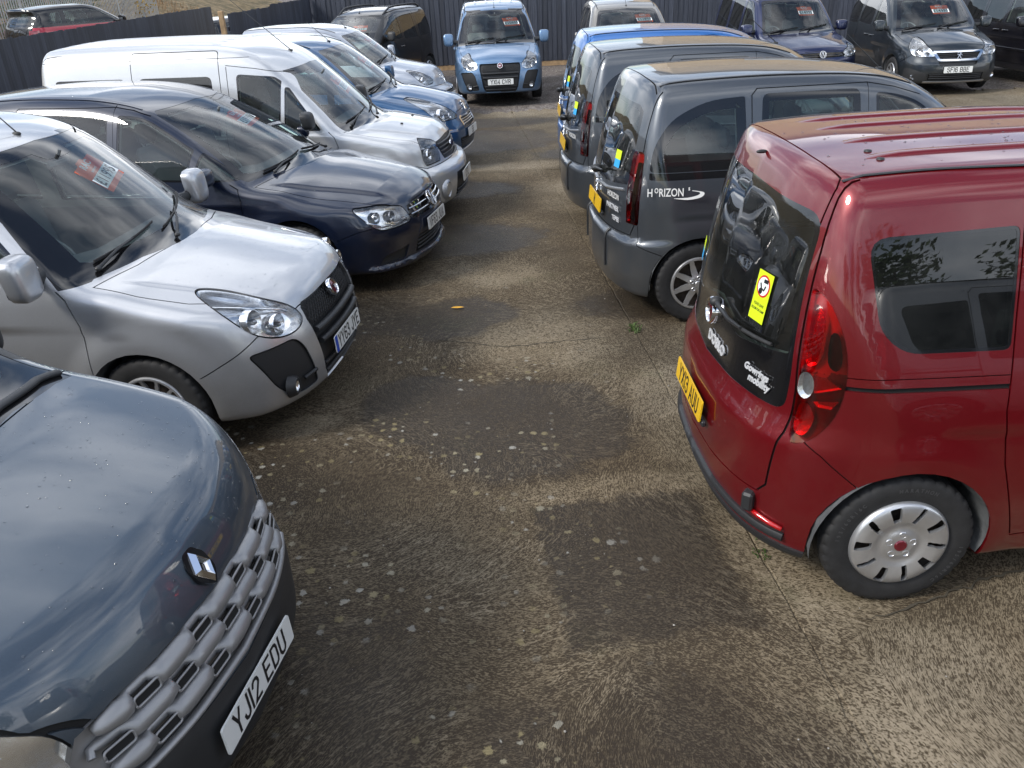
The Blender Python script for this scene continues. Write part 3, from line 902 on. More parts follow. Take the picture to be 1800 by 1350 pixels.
def std_parts(t, c, S):
    """turn the labelled regions into parts"""
    c.finish(); done = set(); ids = {}
    for row in S['parts']:
        lab, name, mat, off, rim, mode = row[:6]; par = row[6] if len(row) > 6 else None
        labs = [lab] if isinstance(lab, str) else lab
        done |= set(labs)
        if mode == 'c':
            pi = ids.get(par, [None])[0] if par else None
            ids[labs[0]] = [t.add(name, c.mesh(labs, name, off, rim, rimfrom=0.0 if off < -.006 and rim else None), mat, pi)]
        elif mode == 'p':
            ids[labs[0]] = []
            for k, sg in enumerate((1, -1)):
                pl = ids.get(par) if par else None
                pi = None if not pl else pl[k % len(pl)]
                ids[labs[0]].append(t.add(name, c.mesh(labs, name, off, rim, False, sg, 0.0 if off < -.006 and rim else None), mat, pi))
        elif mode == 'lamp':     # bowl behind a clear cover
            ids[labs[0]] = []
            for sg in (1, -1):
                h = t.add(name, c.mesh(labs, name, -off, .001, False, sg, 0.0), mat)
                t.add('lens', c.mesh(labs, 'lens', .001 if not par else .004, 0, False, sg), par or 'lens', h); ids[labs[0]].append(h)
    glassl = S['glass_labels']
    rest = [l for l in c.byl if l not in done]
    if rest: print('unassigned labels', rest)
    lin = [l for l in c.byl if l not in glassl]
    t.add('headlining', c.mesh(lin, 'headlining', -.035, 0, keep=lambda q: q.z > S['belt'] + .02 and q.x > S['cowl'][0] + .2), 'headlining')
    t.add('door_trim', c.mesh(lin, 'door_trim', -.035, 0, keep=lambda q: .42 < q.z <= S['belt'] + .02 and q.x > S['cowl'][0] - .1), 'interior')
    return ids
def bulb(t, sh, y, z, r, parent, deep=.05, core='lens', mat='reflector'):
    """round reflector bowl inside a headlamp, both sides"""
    p = sh.front(y, z); n = sh.nrm(p); d = (Vector((-1, 0, 0)) * .75 + n * .25).normalized()
    for k, sg in enumerate((1, -1)):
        q = p - d * (deep * .62); q = Vector((q.x, q.y * sg, q.z)); dd = Vector((d.x, d.y * sg, d.z))
        M = Matrix.Translation(q) @ dd.to_track_quat('Z', 'Y').to_matrix().to_4x4()
        mb = MB(); mb.lathe([(.001, -.03), (r * .35, -.026), (r * .8, -.005), (r, .018), (r * 1.06, .020), (r * 1.10, .012), (r * 1.12, -.03)], 28, M)
        i = t.add('reflector_bowl', mb.mesh('reflector_bowl', True, 50), mat, parent[k])
        mb = MB(); mb.ell((0, 0, 0), (r * .30, r * .30, r * .55), 12, 8); me = mb.mesh('bulb', True); me.transform(M); t.add('bulb', me, 'lamp_grey', i)
def arch_poly(sw, zw, ra, n=18):
    pts = [(sw + ra * math.cos(math.pi * i / n), zw + ra * math.sin(math.pi * i / n)) for i in range(n + 1)]
    return pts + [(sw - ra - .005, -.1), (sw + ra + .005, -.1)]
def base_cuts(c, S):
    for (sw, zw, ra, am, wd) in S['flare']:
        c.poly('arch', arch_poly(sw, zw, ra), 'S', filt=lambda q: q.y > .5 and q.z < 1)
    c.kill('arch')
    for op in S['cuts']:
        k = op[0]
        if k == 'poly': c.poly(*op[1:4], only=op[4] if len(op) > 4 else None)
        elif k == 'seam': c.seam(op[1], op[2], op[3] if len(op) > 3 else .007, op[4] if len(op) > 4 else False, op[5] if len(op) > 5 else None)
def half_side(pts, k=-1):
    """mirror an outline given from the centre line: (y,z) list whose first and last have y=0"""
    return [(-.2, pts[0][1])] + list(pts) + [(-.2, pts[-1][1])]
for _m in (HUBCAP, ALLOY, ALLOY2): _m.materials.append(MATS['wheel_silver'])

# ------------------------------------------------------------------ shared recipes
def win(lab, pts, r=.05, frit=.022, n=4):
    p = rpoly(pts, r, n)
    return [('poly', lab + '_seal', p, 'S'), ('poly', lab, inset(p, frit), 'S')]
def winparts(lab, name, mat, par=None):
    return [(lab + '_seal', 'window_surround', 'gloss_black', -.002, .006, 'p', par), (lab, name, mat, -.003, 0, 'p', par)]
BODYPARTS = [('body', 'body_shell', 'paint', 0, .012, 'c'), ('gap', 'panel_gap', 'gap', -.012, 0, 'c'), ('bonnet', 'bonnet', 'paint', 0, .012, 'c'),
             ('front_bumper', 'front_bumper', 'paint', 0, .012, 'c'), ('rear_bumper', 'rear_bumper', 'paint', 0, .012, 'c'), ('tailgate', 'tailgate', 'paint', 0, .012, 'c'),
             ('front_door', 'front_door', 'paint', 0, .012, 'p'), ('rear_door', 'sliding_door', 'paint', 0, .012, 'p'),
             ('screen_seal', 'windscreen_surround', 'gloss_black', -.002, .006, 'c'), ('screen', 'windscreen', 'windscreen', -.003, 0, 'c'),
             ('rearglass_seal', 'rear_window_surround', 'gloss_black', -.002, .006, 'c', 'tailgate'), ('rearglass', 'rear_window', 'rearglass', -.003, 0, 'c', 'tailgate')]
MATS['rearglass'] = MATS['halfprivacy']
def half(pts): return [(-.1, pts[0][1])] + list(pts) + [(-.1, pts[-1][1])]
def roof_strip(sh, t, y, s0, s1, w=.012, mat='black_plastic', off=.002, ya=None):
    for sg in (1, -1):
        P = [Vector((p.x, p.y * sg, p.z)) for p in sh.curve([(s0, ya or y), ((s0 + s1) / 2, ya or y), (s1, y)], 'T', off, 30)]
        mb = MB(); mb.tube(P, w, 6, True, ((0, 0, 1), .45)); t.add('roof_gutter_strip', mb.mesh('roof_gutter_strip', True, 60), mat)
def roof_rib(sh, t, ys, s0, s1, w=.022, h=.006, mat='paint'):
    for y in ys:
        for sg in ((1, -1) if y > 0 else (1,)):
            P = [Vector((p.x, p.y * sg, p.z)) for p in sh.curve([(s0, y), (s1, y)], 'T', 0, 24)]
            mb = MB(); vs = []; fs = []; pr = [(-w, -.002), (-w * .8, h * .7), (-w * .5, h), (w * .5, h), (w * .8, h * .7), (w, -.002)]
            for i, p in enumerate(P):
                e = min(1, i / 1.5, (len(P) - 1 - i) / 1.5)
                for (a, b) in pr: vs.append((p.x, p.y + a, p.z + b * e - (1 - e) * .002))
            k = len(pr)
            for i in range(len(P) - 1):
                for j in range(k - 1): fs.append((i * k + j, i * k + j + 1, (i + 1) * k + j + 1, (i + 1) * k + j))
            mb.add(vs, fs); t.add('roof_rib', mb.mesh('roof_rib', True, 60), mat)
def aerial(sh, t, s0, ln=.25, back=.6, y=0.0):
    p = sh.top(s0, y); mb = MB(); mb.ell(p + Vector((.005, 0, .004)), (.032, .016, .014), 10, 6); mb.tube([p + Vector((0, 0, .01)), p + Vector((ln * back, 0, ln * (1 - back * .5)))], [.005, .0028], 6)
    t.add('roof_aerial', mb.mesh('roof_aerial', True, 60), 'black_plastic')
def bars(sh, t, rows, view, r, mat, name, off=-.02, n=20, both=True, flat=None, parent=None):
    """bars that follow the body, each an object"""
    for pts in rows:
        P = sh.curve(pts, view, off, n)
        mb = MB(); mb.tube(P, r, 6, True, flat); t.add(name, mb.mesh(name, True, 60), mat, parent)
        if both: mb = MB(); mb.tube([Vector((p.x, -p.y, p.z)) for p in P], r, 6, True, flat); t.add(name, mb.mesh(name, True, 60), mat, parent)
def cbars(sh, t, zs, hw, r, mat, name, off=-.02, n=24, flat=None, parent=None, view='F', sag=0.0):
    for z, w in zip(zs, hw):
        P = sh.curve([(-w + 2 * w * i / n, z + sag * (1 - abs(2 * i / n - 1) ** 2)) for i in range(n + 1)], view, off)
        mb = MB(); mb.tube(P, r, 8, True, flat); t.add(name, mb.mesh(name, True, 60), mat, parent)
def round_badge(sh, t, P, r, mat='fiat_red', nrm=None, text='FIAT', tsize=None, tbold=.002):
    M = frame_on(sh, P, nrm)
    mb = MB(); mb.lathe([(.0005, .010), (r * .78, .010), (r * .80, .012), (r * .84, .018), (r * .94, .018), (r, .010), (r, -.02)], 32, None); i = t.add('badge_ring', mb.mesh('badge_ring', True, 40), 'chrome', None, M)
    mb = MB(); mb.lathe([(.0005, .013), (r * .74, .0115), (r * .79, .009)], 32); k = t.add('badge_face', mb.mesh('badge_face', True, 40), mat, i)
    if text: t.add('badge_lettering', text_mesh(text, tsize or r * .62, tbold * r / .05 * .5, .72), 'chrome', k, Matrix.Translation((0, 0, .0142)))
    return i
def vw_badge(sh, t, P, r, nrm=None):
    M = frame_on(sh, P, nrm); mb = MB(); mb.lathe([(.0005, .004), (r * .98, .004), (r, -.015)], 32); i = t.add('badge_face', mb.mesh('badge_face', True, 40), 'gloss_black', None, M)
    mb = MB(); ring = [(r * .93 * math.cos(a), r * .93 * math.sin(a), .008) for a in np.linspace(0, 2 * math.pi, 33)]; mb.tube(ring, r * .075, 6)
    for sg in (1, -1):
        mb.tube([(sg * r * .34, r * .82, .008), (sg * 0.02 * r, r * .12, .009)], r * .085, 6)
        mb.tube([(sg * r * .80, r * .42, .008), (sg * r * .36, -r * .72, .008), (sg * .0, r * .02, .009)], r * .085, 6)
    t.add('badge_letters', mb.mesh('badge_letters', True, 60), 'chrome', i)
    return i
def lion_badge(sh, t, P, h, nrm=None):
    M = frame_on(sh, P, nrm); mb = MB()
    for (a, w) in (([(-.35, .62), (-.1, .75), (.15, .62), (.25, .35), (.05, .1), (-.15, -.15), (-.3, -.5), (-.5, -.62)], .10), ([(.0, .0), (.2, -.25), (.3, -.6), (.5, -.7)], .10),
                   ([(.05, .2), (-.25, .15), (-.5, .3)], .075), ([(.2, .3), (.5, .2), (.6, .0)], .07), ([(.25, .5), (.55, .6)], .07), ([(-.1, .72), (-.4, .55)], .09)):
        mb.tube([(x * h / 1.4, y * h / 1.4, .008) for x, y in spoly(a, 3, False)], w * h, 6)
    return t.add('lion_emblem', mb.mesh('lion_emblem', True, 60), 'chrome', None, M)
def droplets(sh, t, region, n, seed, name='water_droplets', size=(.0018, .0042)):
    """rain drops on the paint: tiny domes, one mesh"""
    rnd = random.Random(seed); s0, s1, y0, y1 = region; mb = MB(); pts = []
    cl = [(rnd.uniform(s0, s1), rnd.uniform(y0, y1)) for _ in range(9)]
    for _ in range(n):
        if rnd.random() < .6:
            c = rnd.choice(cl); pts.append((min(s1, max(s0, rnd.gauss(c[0], .09))), min(y1, max(y0, rnd.gauss(c[1], .12)))))
        else: pts.append((rnd.uniform(s0, s1), rnd.uniform(y0, y1)))
    P = sh.cast([(a, b, 2.5) for a, b in pts], (0, 0, -1), 2.4); G = sh.grad(P)
    for p, g in zip(P, G):
        r = rnd.uniform(*size); z = Vector(g); x = z.orthogonal().normalized(); y = z.cross(x); e = rnd.uniform(.75, 1.3)
        vs = []; 
        for (k, h) in ((1.0, 0.0), (.78, .30), (.42, .5)):
            for j in range(7):
                a = 2 * math.pi * j / 7; vs.append(Vector(p) + x * (r * k * math.cos(a)) + y * (r * k * e * math.sin(a)) + z * (r * h + .0002))
        vs.append(Vector(p) + z * (r * .56))
        fs = [(i * 7 + j, i * 7 + (j + 1) % 7, (i + 1) * 7 + (j + 1) % 7, (i + 1) * 7 + j) for i in range(2) for j in range(7)] + [(14 + j, 14 + (j + 1) % 7, 21) for j in range(7)]
        mb.add(vs, fs)
    return t.add(name, mb.mesh(name, True), 'waterdrop', None, None, None, 'stuff')

# ================================================================== tall panel-sided people carrier (round badge)
def model_doblo():
    S = dict(L=4.39, H=1.87, zb=.20, kick=.03, track=.80, cowl=(.98, 1.10), belt=1.06, mirror_in=(1.66, 1.66),
        top=[(-.3, .84), (0, .875), (.15, .905), (.45, .985), (.75, 1.055), (.96, 1.095), (1.05, 1.13), (1.3, 1.33), (1.55, 1.53), (1.72, 1.655), (1.86, 1.735), (2.1, 1.80), (2.5, 1.845), (3.0, 1.865), (3.6, 1.858), (4.0, 1.835), (4.4, 1.80)],
        crown=[(0, .12), (.8, .09), (1.1, .06), (1.7, .08), (2.2, .07), (4.4, .07)], tk=[(0, .05), (.6, .25), (1.0, .34), (1.9, .30), (2.6, 0), (4.4, 0)],
        front=[(.1, .13), (.2, .06), (.3, .015), (.45, 0), (.6, .012), (.72, .045), (.82, .095), (.9, .16), (1.0, .28), (1.3, .5), (1.9, .8)],
        fp=[(0, 0), (.25, .012), (.45, .05), (.6, .115), (.72, .205), (.82, .33), (.90, .52), (1.0, .9)],
        rear=[(.1, 4.25), (.25, 4.32), (.4, 4.345), (.6, 4.35), (.74, 4.345), (.82, 4.315), (.88, 4.295), (1.1, 4.275), (1.35, 4.235), (1.6, 4.175), (1.75, 4.12), (1.9, 4.05)],
        rp=[(0, 0), (.3, .015), (.5, .052), (.6, .085), (.7, .14), (.78, .215), (.85, .33), (.92, .54), (1.0, .8)],
        side=[(.1, .80), (.22, .855), (.35, .885), (.55, .905), (.8, .908), (.95, .898), (1.06, .88), (1.2, .848), (1.45, .785), (1.65, .728), (1.9, .655)],
        taper=[(0, .10), (.4, .045), (.8, .012), (1.2, 0), (3.5, 0), (4.0, .010), (4.4, .03)],
        rt=[(0, .07), (.9, .09), (1.2, .08), (1.8, .10), (2.2, .10), (4.4, .10)], rf=.055, rr=.055, rb=.05, hood=[([(.1, .52, 0), (.3, .56, 1), (.9, .66, 1), (1.05, .68, 0)], .012, .035)],
        flare=[(.91, .32, .375, .018, .16), (3.665, .32, .375, .014, .15)],
        crease=[([(.0, .70, 0), (.9, .78, 0), (1.3, .80, 1), (3.3, .84, 1), (3.6, .85, 0), (4.4, .85, 0)], -.012, .02, .22)])
    S['flare'] = [(.91, .32, .37, .022, .17), (3.665, .32, .37, .018, .16)]
    lamp = spoly([(.545, .745), (.575, .695), (.70, .672), (.88, .69), (1.04, .75), (1.18, .855), (1.27, .935), (1.275, .96), (1.23, .97), (1.12, .958), (.98, .93), (.80, .88), (.64, .82)], 3)
    fog = rpoly([(.80, .625), (.57, .645), (.52, .58), (.44, .30), (.62, .285), (.72, .38)], [.03, .04, .04, .03, .07, .1])
    grille = half([(0, .80), (.385, .80), (.415, .775), (.42, .70), (.355, .34), (.31, .255), (0, .25)])
    screen = half([(0, 1.10), (.4, 1.095), (.66, 1.078), (.755, 1.07), (.76, 1.085), (.60, 1.66), (.55, 1.70), (0, 1.718)])
    rg = rpoly(half([(0, 1.695), (.625, 1.675), (.70, 1.05), (.70, .885), (0, .855)]), [0, 0, .09, .05, .05, 0, 0], 6)
    gl = rpoly(half([(0, 1.675), (.605, 1.655), (.672, 1.125), (.3, 1.06), (.15, 1.11), (0, 1.14)]), [0, 0, .08, .02, .1, .06, 0, 0], 6)
    S['cuts'] = [('poly', 'front_bumper', [(-.3, .80), (.54, .79), (.75, .76), (1.0, .72), (1.47, .53), (1.6, .05), (-.3, .05)], 'C'),
        ('poly', 'bonnet', [(.0, -.1), (.08, .42), (.22, .56), (.42, .68), (.62, .76), (.9, .795), (1.14, .80), (1.03, .5), (.97, .2), (.965, -.1)], 'T', ['body']),
        ('seam', [(.0, .0), (.08, .42), (.22, .56), (.42, .68), (.62, .76), (.9, .795), (1.14, .80), (1.03, .5), (.97, .2), (.965, -.1)], 'T', .007, False, ['body', 'bonnet']),
        ('seam', [(.1, .80), (.54, .79), (.75, .76), (1.0, .72), (1.47, .53)], 'C', .007),
        ('poly', 'pillar', [(1.17, 1.065), (1.31, 1.05), (1.62, 1.40), (1.98, 1.715), (1.80, 1.735), (1.4, 1.50), (1.2, 1.22)], 'S', ['body']),
        ('poly', 'screen_seal', screen, 'F'), ('poly', 'screen', half([(0, 1.165), (.4, 1.155), (.62, 1.135), (.665, 1.15), (.545, 1.62), (.50, 1.65), (.16, 1.665), (.12, 1.625), (0, 1.62)]), 'F'),
        ('poly', 'front_door', rpoly([(1.20, .34), (1.22, .9), (1.32, 1.04), (1.9, 1.69), (2.1, 1.735), (2.42, 1.745), (2.42, .36)], [.1, .1, .03, .1, .05, .03, .05]), 'S'),
        ('poly', 'rear_door', rpoly([(2.42, .34), (2.42, 1.745), (3.36, 1.745), (3.36, .95), (3.31, .70), (3.20, .34)], [.03, .03, .06, .1, .1, .05]), 'S'),
        ('seam', [(1.22, .34), (1.205, .5), (1.215, .85), (1.27, 1.0), (1.32, 1.045)], 'S'), ('seam', [(2.42, .33), (2.42, 1.745)], 'S'), ('seam', [(3.20, .34), (3.25, .5), (3.31, .70), (3.355, .95), (3.36, 1.3), (3.355, 1.70)], 'S'),
        ('seam', [(1.86, 1.68), (2.1, 1.735), (2.42, 1.745), (3.31, 1.745), (3.355, 1.70)], 'S', .006), ('seam', [(1.22, .335), (3.20, .335)], 'S'),
        ('seam', [(3.36, 1.045), (4.0, 1.045)], 'S', .020), ('seam', [(3.36, 1.09), (4.03, 1.09)], 'S', .004)]
    S['cuts'] += win('wf', [(1.43, 1.11), (1.92, 1.665), (2.36, 1.69), (2.37, 1.125)], [.03, .06, .03, .03]) + win('wr', [(2.47, 1.13), (2.48, 1.69), (3.27, 1.69), (3.29, 1.16)], .04)
    S['cuts'] += win('wq', [(3.37, 1.185), (3.37, 1.635), (3.93, 1.61), (3.87, 1.27), (3.77, 1.185)], [.03, .03, .08, .09, .09], .012)
    S['cuts'] += [('poly', 'tailgate', half([(0, 1.95), (.61, 1.95), (.645, 1.68), (.665, 1.55), (.725, 1.0), (.735, .80), (.715, .53), (.68, .48), (0, .46)]), 'R'),
        ('poly', 'tailgate', [(4.02, -.1), (4.0, .58), (4.03, .61), (4.6, .61), (4.6, -.1)], 'T'),
        ('seam', [(4.02, -.1), (4.015, .3), (4.0, .58), (4.02, .605), (4.08, .62)], 'T', .008),
        ('seam', [(.62, 1.82), (.645, 1.68), (.665, 1.55), (.725, 1.0), (.735, .80), (.715, .53), (.68, .48), (0, .46)], 'R', .008),
        ('poly', 'rearglass_seal', rg, 'R'), ('poly', 'rearglass', gl, 'R'),
        ('poly', 'rear_bumper', [(.90, .81), (1.12, .78), (1.42, .60), (1.6, .0), (-.1, .0), (-.1, .455), (.85, .47), (.92, .54), (.97, .80)], 'D', ['body']),
        ('seam', [(1.10, .785), (1.20, .74), (1.42, .60)], 'D', .006),
        ('poly', 'tail', spoly([(1.005, .80), (1.00, 1.1), (.985, 1.38), (1.02, 1.405), (1.11, 1.36), (1.205, 1.24), (1.25, 1.10), (1.24, .96), (1.18, .85), (1.09, .785)], 3), 'D'),
        ('poly', 'tail_bright', spoly([(1.02, 1.13), (1.015, 1.33), (1.045, 1.35), (1.10, 1.29), (1.11, 1.17), (1.075, 1.115)], 3), 'D', ['tail']),
        ('poly', 'tail_low', spoly([(1.02, .83), (1.025, .93), (1.075, .95), (1.12, .89), (1.085, .815)], 3), 'D', ['tail']),
        ('poly', 'tail_facet', [(1.085, 1.075), (1.15, 1.075), (1.235, 1.04), (1.10, 1.00)], 'D', ['tail']), ('poly', 'tail_fin', [(1.095, .965), (1.235, .985), (1.20, .945), (1.13, .945)], 'D', ['tail']),
        ('poly', 'tail_dark', spoly([(1.145, 1.14), (1.135, 1.25), (1.18, 1.25), (1.215, 1.15), (1.195, 1.11)], 3), 'D', ['tail']),
        ('poly', 'tail_clear', [(1.045 + .05 * math.cos(a), 1.025 + .058 * math.sin(a)) for a in np.linspace(0, 2 * math.pi, 17)[:-1]], 'D', ['tail', 'tail_bright']),
        ('poly', 'valance', [(-.1, .262), (.95, .258), (1.3, .235), (1.5, .0), (-.1, .0)], 'D', ['rear_bumper', 'body']),
        ('poly', 'headlamp', lamp, 'C'), ('seam', lamp, 'C', .009, True), ('poly', 'fogpanel', fog, 'F'), ('seam', fog, 'F', .006, True), ('poly', 'grille', grille, 'F')]
    S['parts'] = BODYPARTS + [('pillar', 'windscreen_pillar', 'gloss_black', 0, .006, 'p'), ('headlamp', 'headlight', 'reflector', .055, .01, 'lamp'), ('fogpanel', 'fog_light_panel', 'black_plastic', -.012, .01, 'p'), ('grille', 'grille', 'black_plastic', -.035, .02, 'c'),
        ('tail', 'tail_light', 'reflector', .040, .02, 'lamp', 'red_lens'), ('tail_bright', 'brake_light', 'reflector', .022, .02, 'lamp', 'red_lens'), ('tail_low', 'fog_lamp', 'reflector', .028, .02, 'lamp', 'red_lens'), ('tail_facet', 'tail_light_facet', 'reflector', .012, .01, 'lamp', 'red_lens'), ('tail_fin', 'tail_light_facet', 'reflector', .014, .01, 'lamp', 'red_lens'), ('tail_dark', 'indicator_light', 'lamp_grey', .03, .02, 'lamp', 'dark_red_lens'), ('tail_clear', 'reversing_light', 'reflector', .02, .01, 'lamp', 'lens'),
        ('valance', 'rear_valance', 'black_plastic', .012, .02, 'c')] + winparts('wf', 'front_door_window', 'window', 'front_door') + winparts('wr', 'sliding_door_window', 'privacy', 'rear_door') + winparts('wq', 'rear_quarter_window', 'privacy')
    S['glass_labels'] = {'screen', 'wf', 'wr', 'wq', 'rearglass'}
    sh = Shell(S); c = Cutter(sh); base_cuts(c, S); t = Tpl(sh)
    ids = std_parts(t, c, S); add_wheels(t, S, HUBCAP, 'wheel_silver', 'fiat_red'); add_arches(t, S, sh); add_interior(t, S)
    h = ids['headlamp']; bulb(t, sh, .60, .745, .060, h); bulb(t, sh, .70, .80, .066, h); bars(sh, t, [[(.50, .80), (.60, .855), (.72, .91), (.79, .945)]], 'F', .012, 'chrome', 'headlight_strip', -.022, 14)
    # grille: two cross bars and a diamond mesh
    for sgn in (1, -1):
        mb = MB()
        for k in range(26):
            a = -.40 + k * .032
            for j in (0,):
                P = []
                for i in range(6):
                    y = a + sgn * .10 * i / 5; z = .645 + .14 * i / 5
                    if abs(y) < .385: P.append((y, z))
                if len(P) > 1: mb.tube(sh.curve(P, 'F', -.02), .0035, 4)
        t.add('grille_mesh', mb.mesh('grille_mesh', True), 'black_plastic')
    cbars(sh, t, [.615, .535], [.375, .355], .026, 'black_plastic', 'grille_bar', -.006, flat=((0, 0, 1), .8)); cbars(sh, t, [.36, .30], [.33, .31], .014, 'black_plastic', 'grille_bar', -.02)
    for sg in (1, -1):
        p = sh.front(.63, .355); p.y *= sg; mb = MB(); M = Matrix.Translation(p + Vector((-.004, 0, 0))) @ Matrix.Rotation(rad(-90), 4, 'Y')
        mb.lathe([(.034, .016), (.046, .020), (.058, .010), (.075, -.03)], 24, M); f = t.add('fog_light_bezel', mb.mesh('fog_light_bezel', True, 50), 'black_plastic')
        mb = MB(); mb.lathe([(.0005, -.004), (.02, -.002), (.034, .006), (.036, .012)], 20, M); t.add('fog_light', mb.mesh('fog_light', True, 50), 'reflector', f)
        mb = MB(); mb.tube([Vector((q.x, q.y * sg, q.z)) for q in sh.curve([(.56, .375), (.50, .385), (.46, .39)], 'F', .004)], .012, 6); t.add('fog_panel_fin', mb.mesh('fog_panel_fin', True, 60), 'black_plastic')
    round_badge(sh, t, sh.front(0, .755) + Vector((-.012, 0, 0)), .058)
    roof_strip(sh, t, .60, 1.92, 4.0, .010, ya=.64); roof_rib(sh, t, [.15, .40], 2.3, 3.85, .030, .010); aerial(sh, t, 1.92, .22)
    add_mirrors(t, sh, 1.42, 1.12, lampstrip=True); add_handle(t, sh, 2.27, .93, parent=ids['front_door']); add_handle(t, sh, 2.58, .93, parent=ids['rear_door'])
    add_wiper(t, sh, (.06, 1.11), (-.30, 1.20), [(.02, 1.16), (-.62, 1.22)]); add_wiper(t, sh, (.66, 1.095), (.30, 1.17), [(.62, 1.13), (.06, 1.20)])
    return t, sh, S, ids
DOBLO = model_doblo()

def doors(d0, d1, d2, zs, zb, zt, a0, a1, kink=.06, rear=True):
    """front door and rear door outlines with their seams; a0/a1: foot and head of the screen pillar edge"""
    c = [('poly', 'front_door', rpoly([(d0, zs), (d0, zb - .12), a0, a1, (d1, zt), (d1, zs)], [.1, .06, .03, .1, .03, .05]), 'S'),
         ('seam', [(d0 + .01, zs), (d0 - .005, zs + .15), (d0, zb - .14), (d0 + .03, zb - .05), a0], 'S'), ('seam', [(d1, zs), (d1, zt)], 'S')]
    top = [a1, ((a1[0] + d1) / 2, (a1[1] + zt) / 2 + .012), (d1, zt)]
    if rear:
        c += [('poly', 'rear_door', rpoly([(d1, zs), (d1, zt), (d2, zt), (d2 + .01, zs + .5), (d2 - kink, zs + .25), (d2 - kink * 1.8, zs)], [.03, .03, .06, .1, .1, .05]), 'S'),
              ('seam', [(d2 - kink * 1.75, zs), (d2 - kink, zs + .25), (d2, zs + .5), (d2 + .005, (zb + zt) / 2), (d2, zt - .04), (d2 - .04, zt)], 'S')]
        top.append((d2 - .04, zt))
    c += [('seam', top, 'S', .006), ('seam', [(d0 + .01, zs), (d2 - kink * 1.75 if rear else d1, zs)], 'S')]
    return c
def bonnet(pts):
    return [('poly', 'bonnet', pts, 'T', ['body']), ('seam', pts, 'T', .007, False, ['body', 'bonnet'])]
def build(S):
    sh = Shell(S); c = Cutter(sh); base_cuts(c, S); t = Tpl(sh); ids = std_parts(t, c, S); add_arches(t, S, sh); add_interior(t, S)
    return t, sh, ids
def lower_slats(sh, t, zs, w, mat='black_plastic'): cbars(sh, t, zs, [w] * len(zs), .010, mat, 'intake_slat', -.012)
def fogs(sh, t, y, z, r=.036, mat='reflector'):
    for sg in (1, -1):
        p = sh.front(y, z); p.y *= sg; M = Matrix.Translation(p) @ Matrix.Rotation(rad(-90), 4, 'Y'); mb = MB()
        mb.lathe([(.0005, -.012), (r * .7, -.006), (r, .004), (r * 1.15, .008), (r * 1.3, -.03)], 22, M); t.add('fog_light', mb.mesh('fog_light', True, 50), mat)

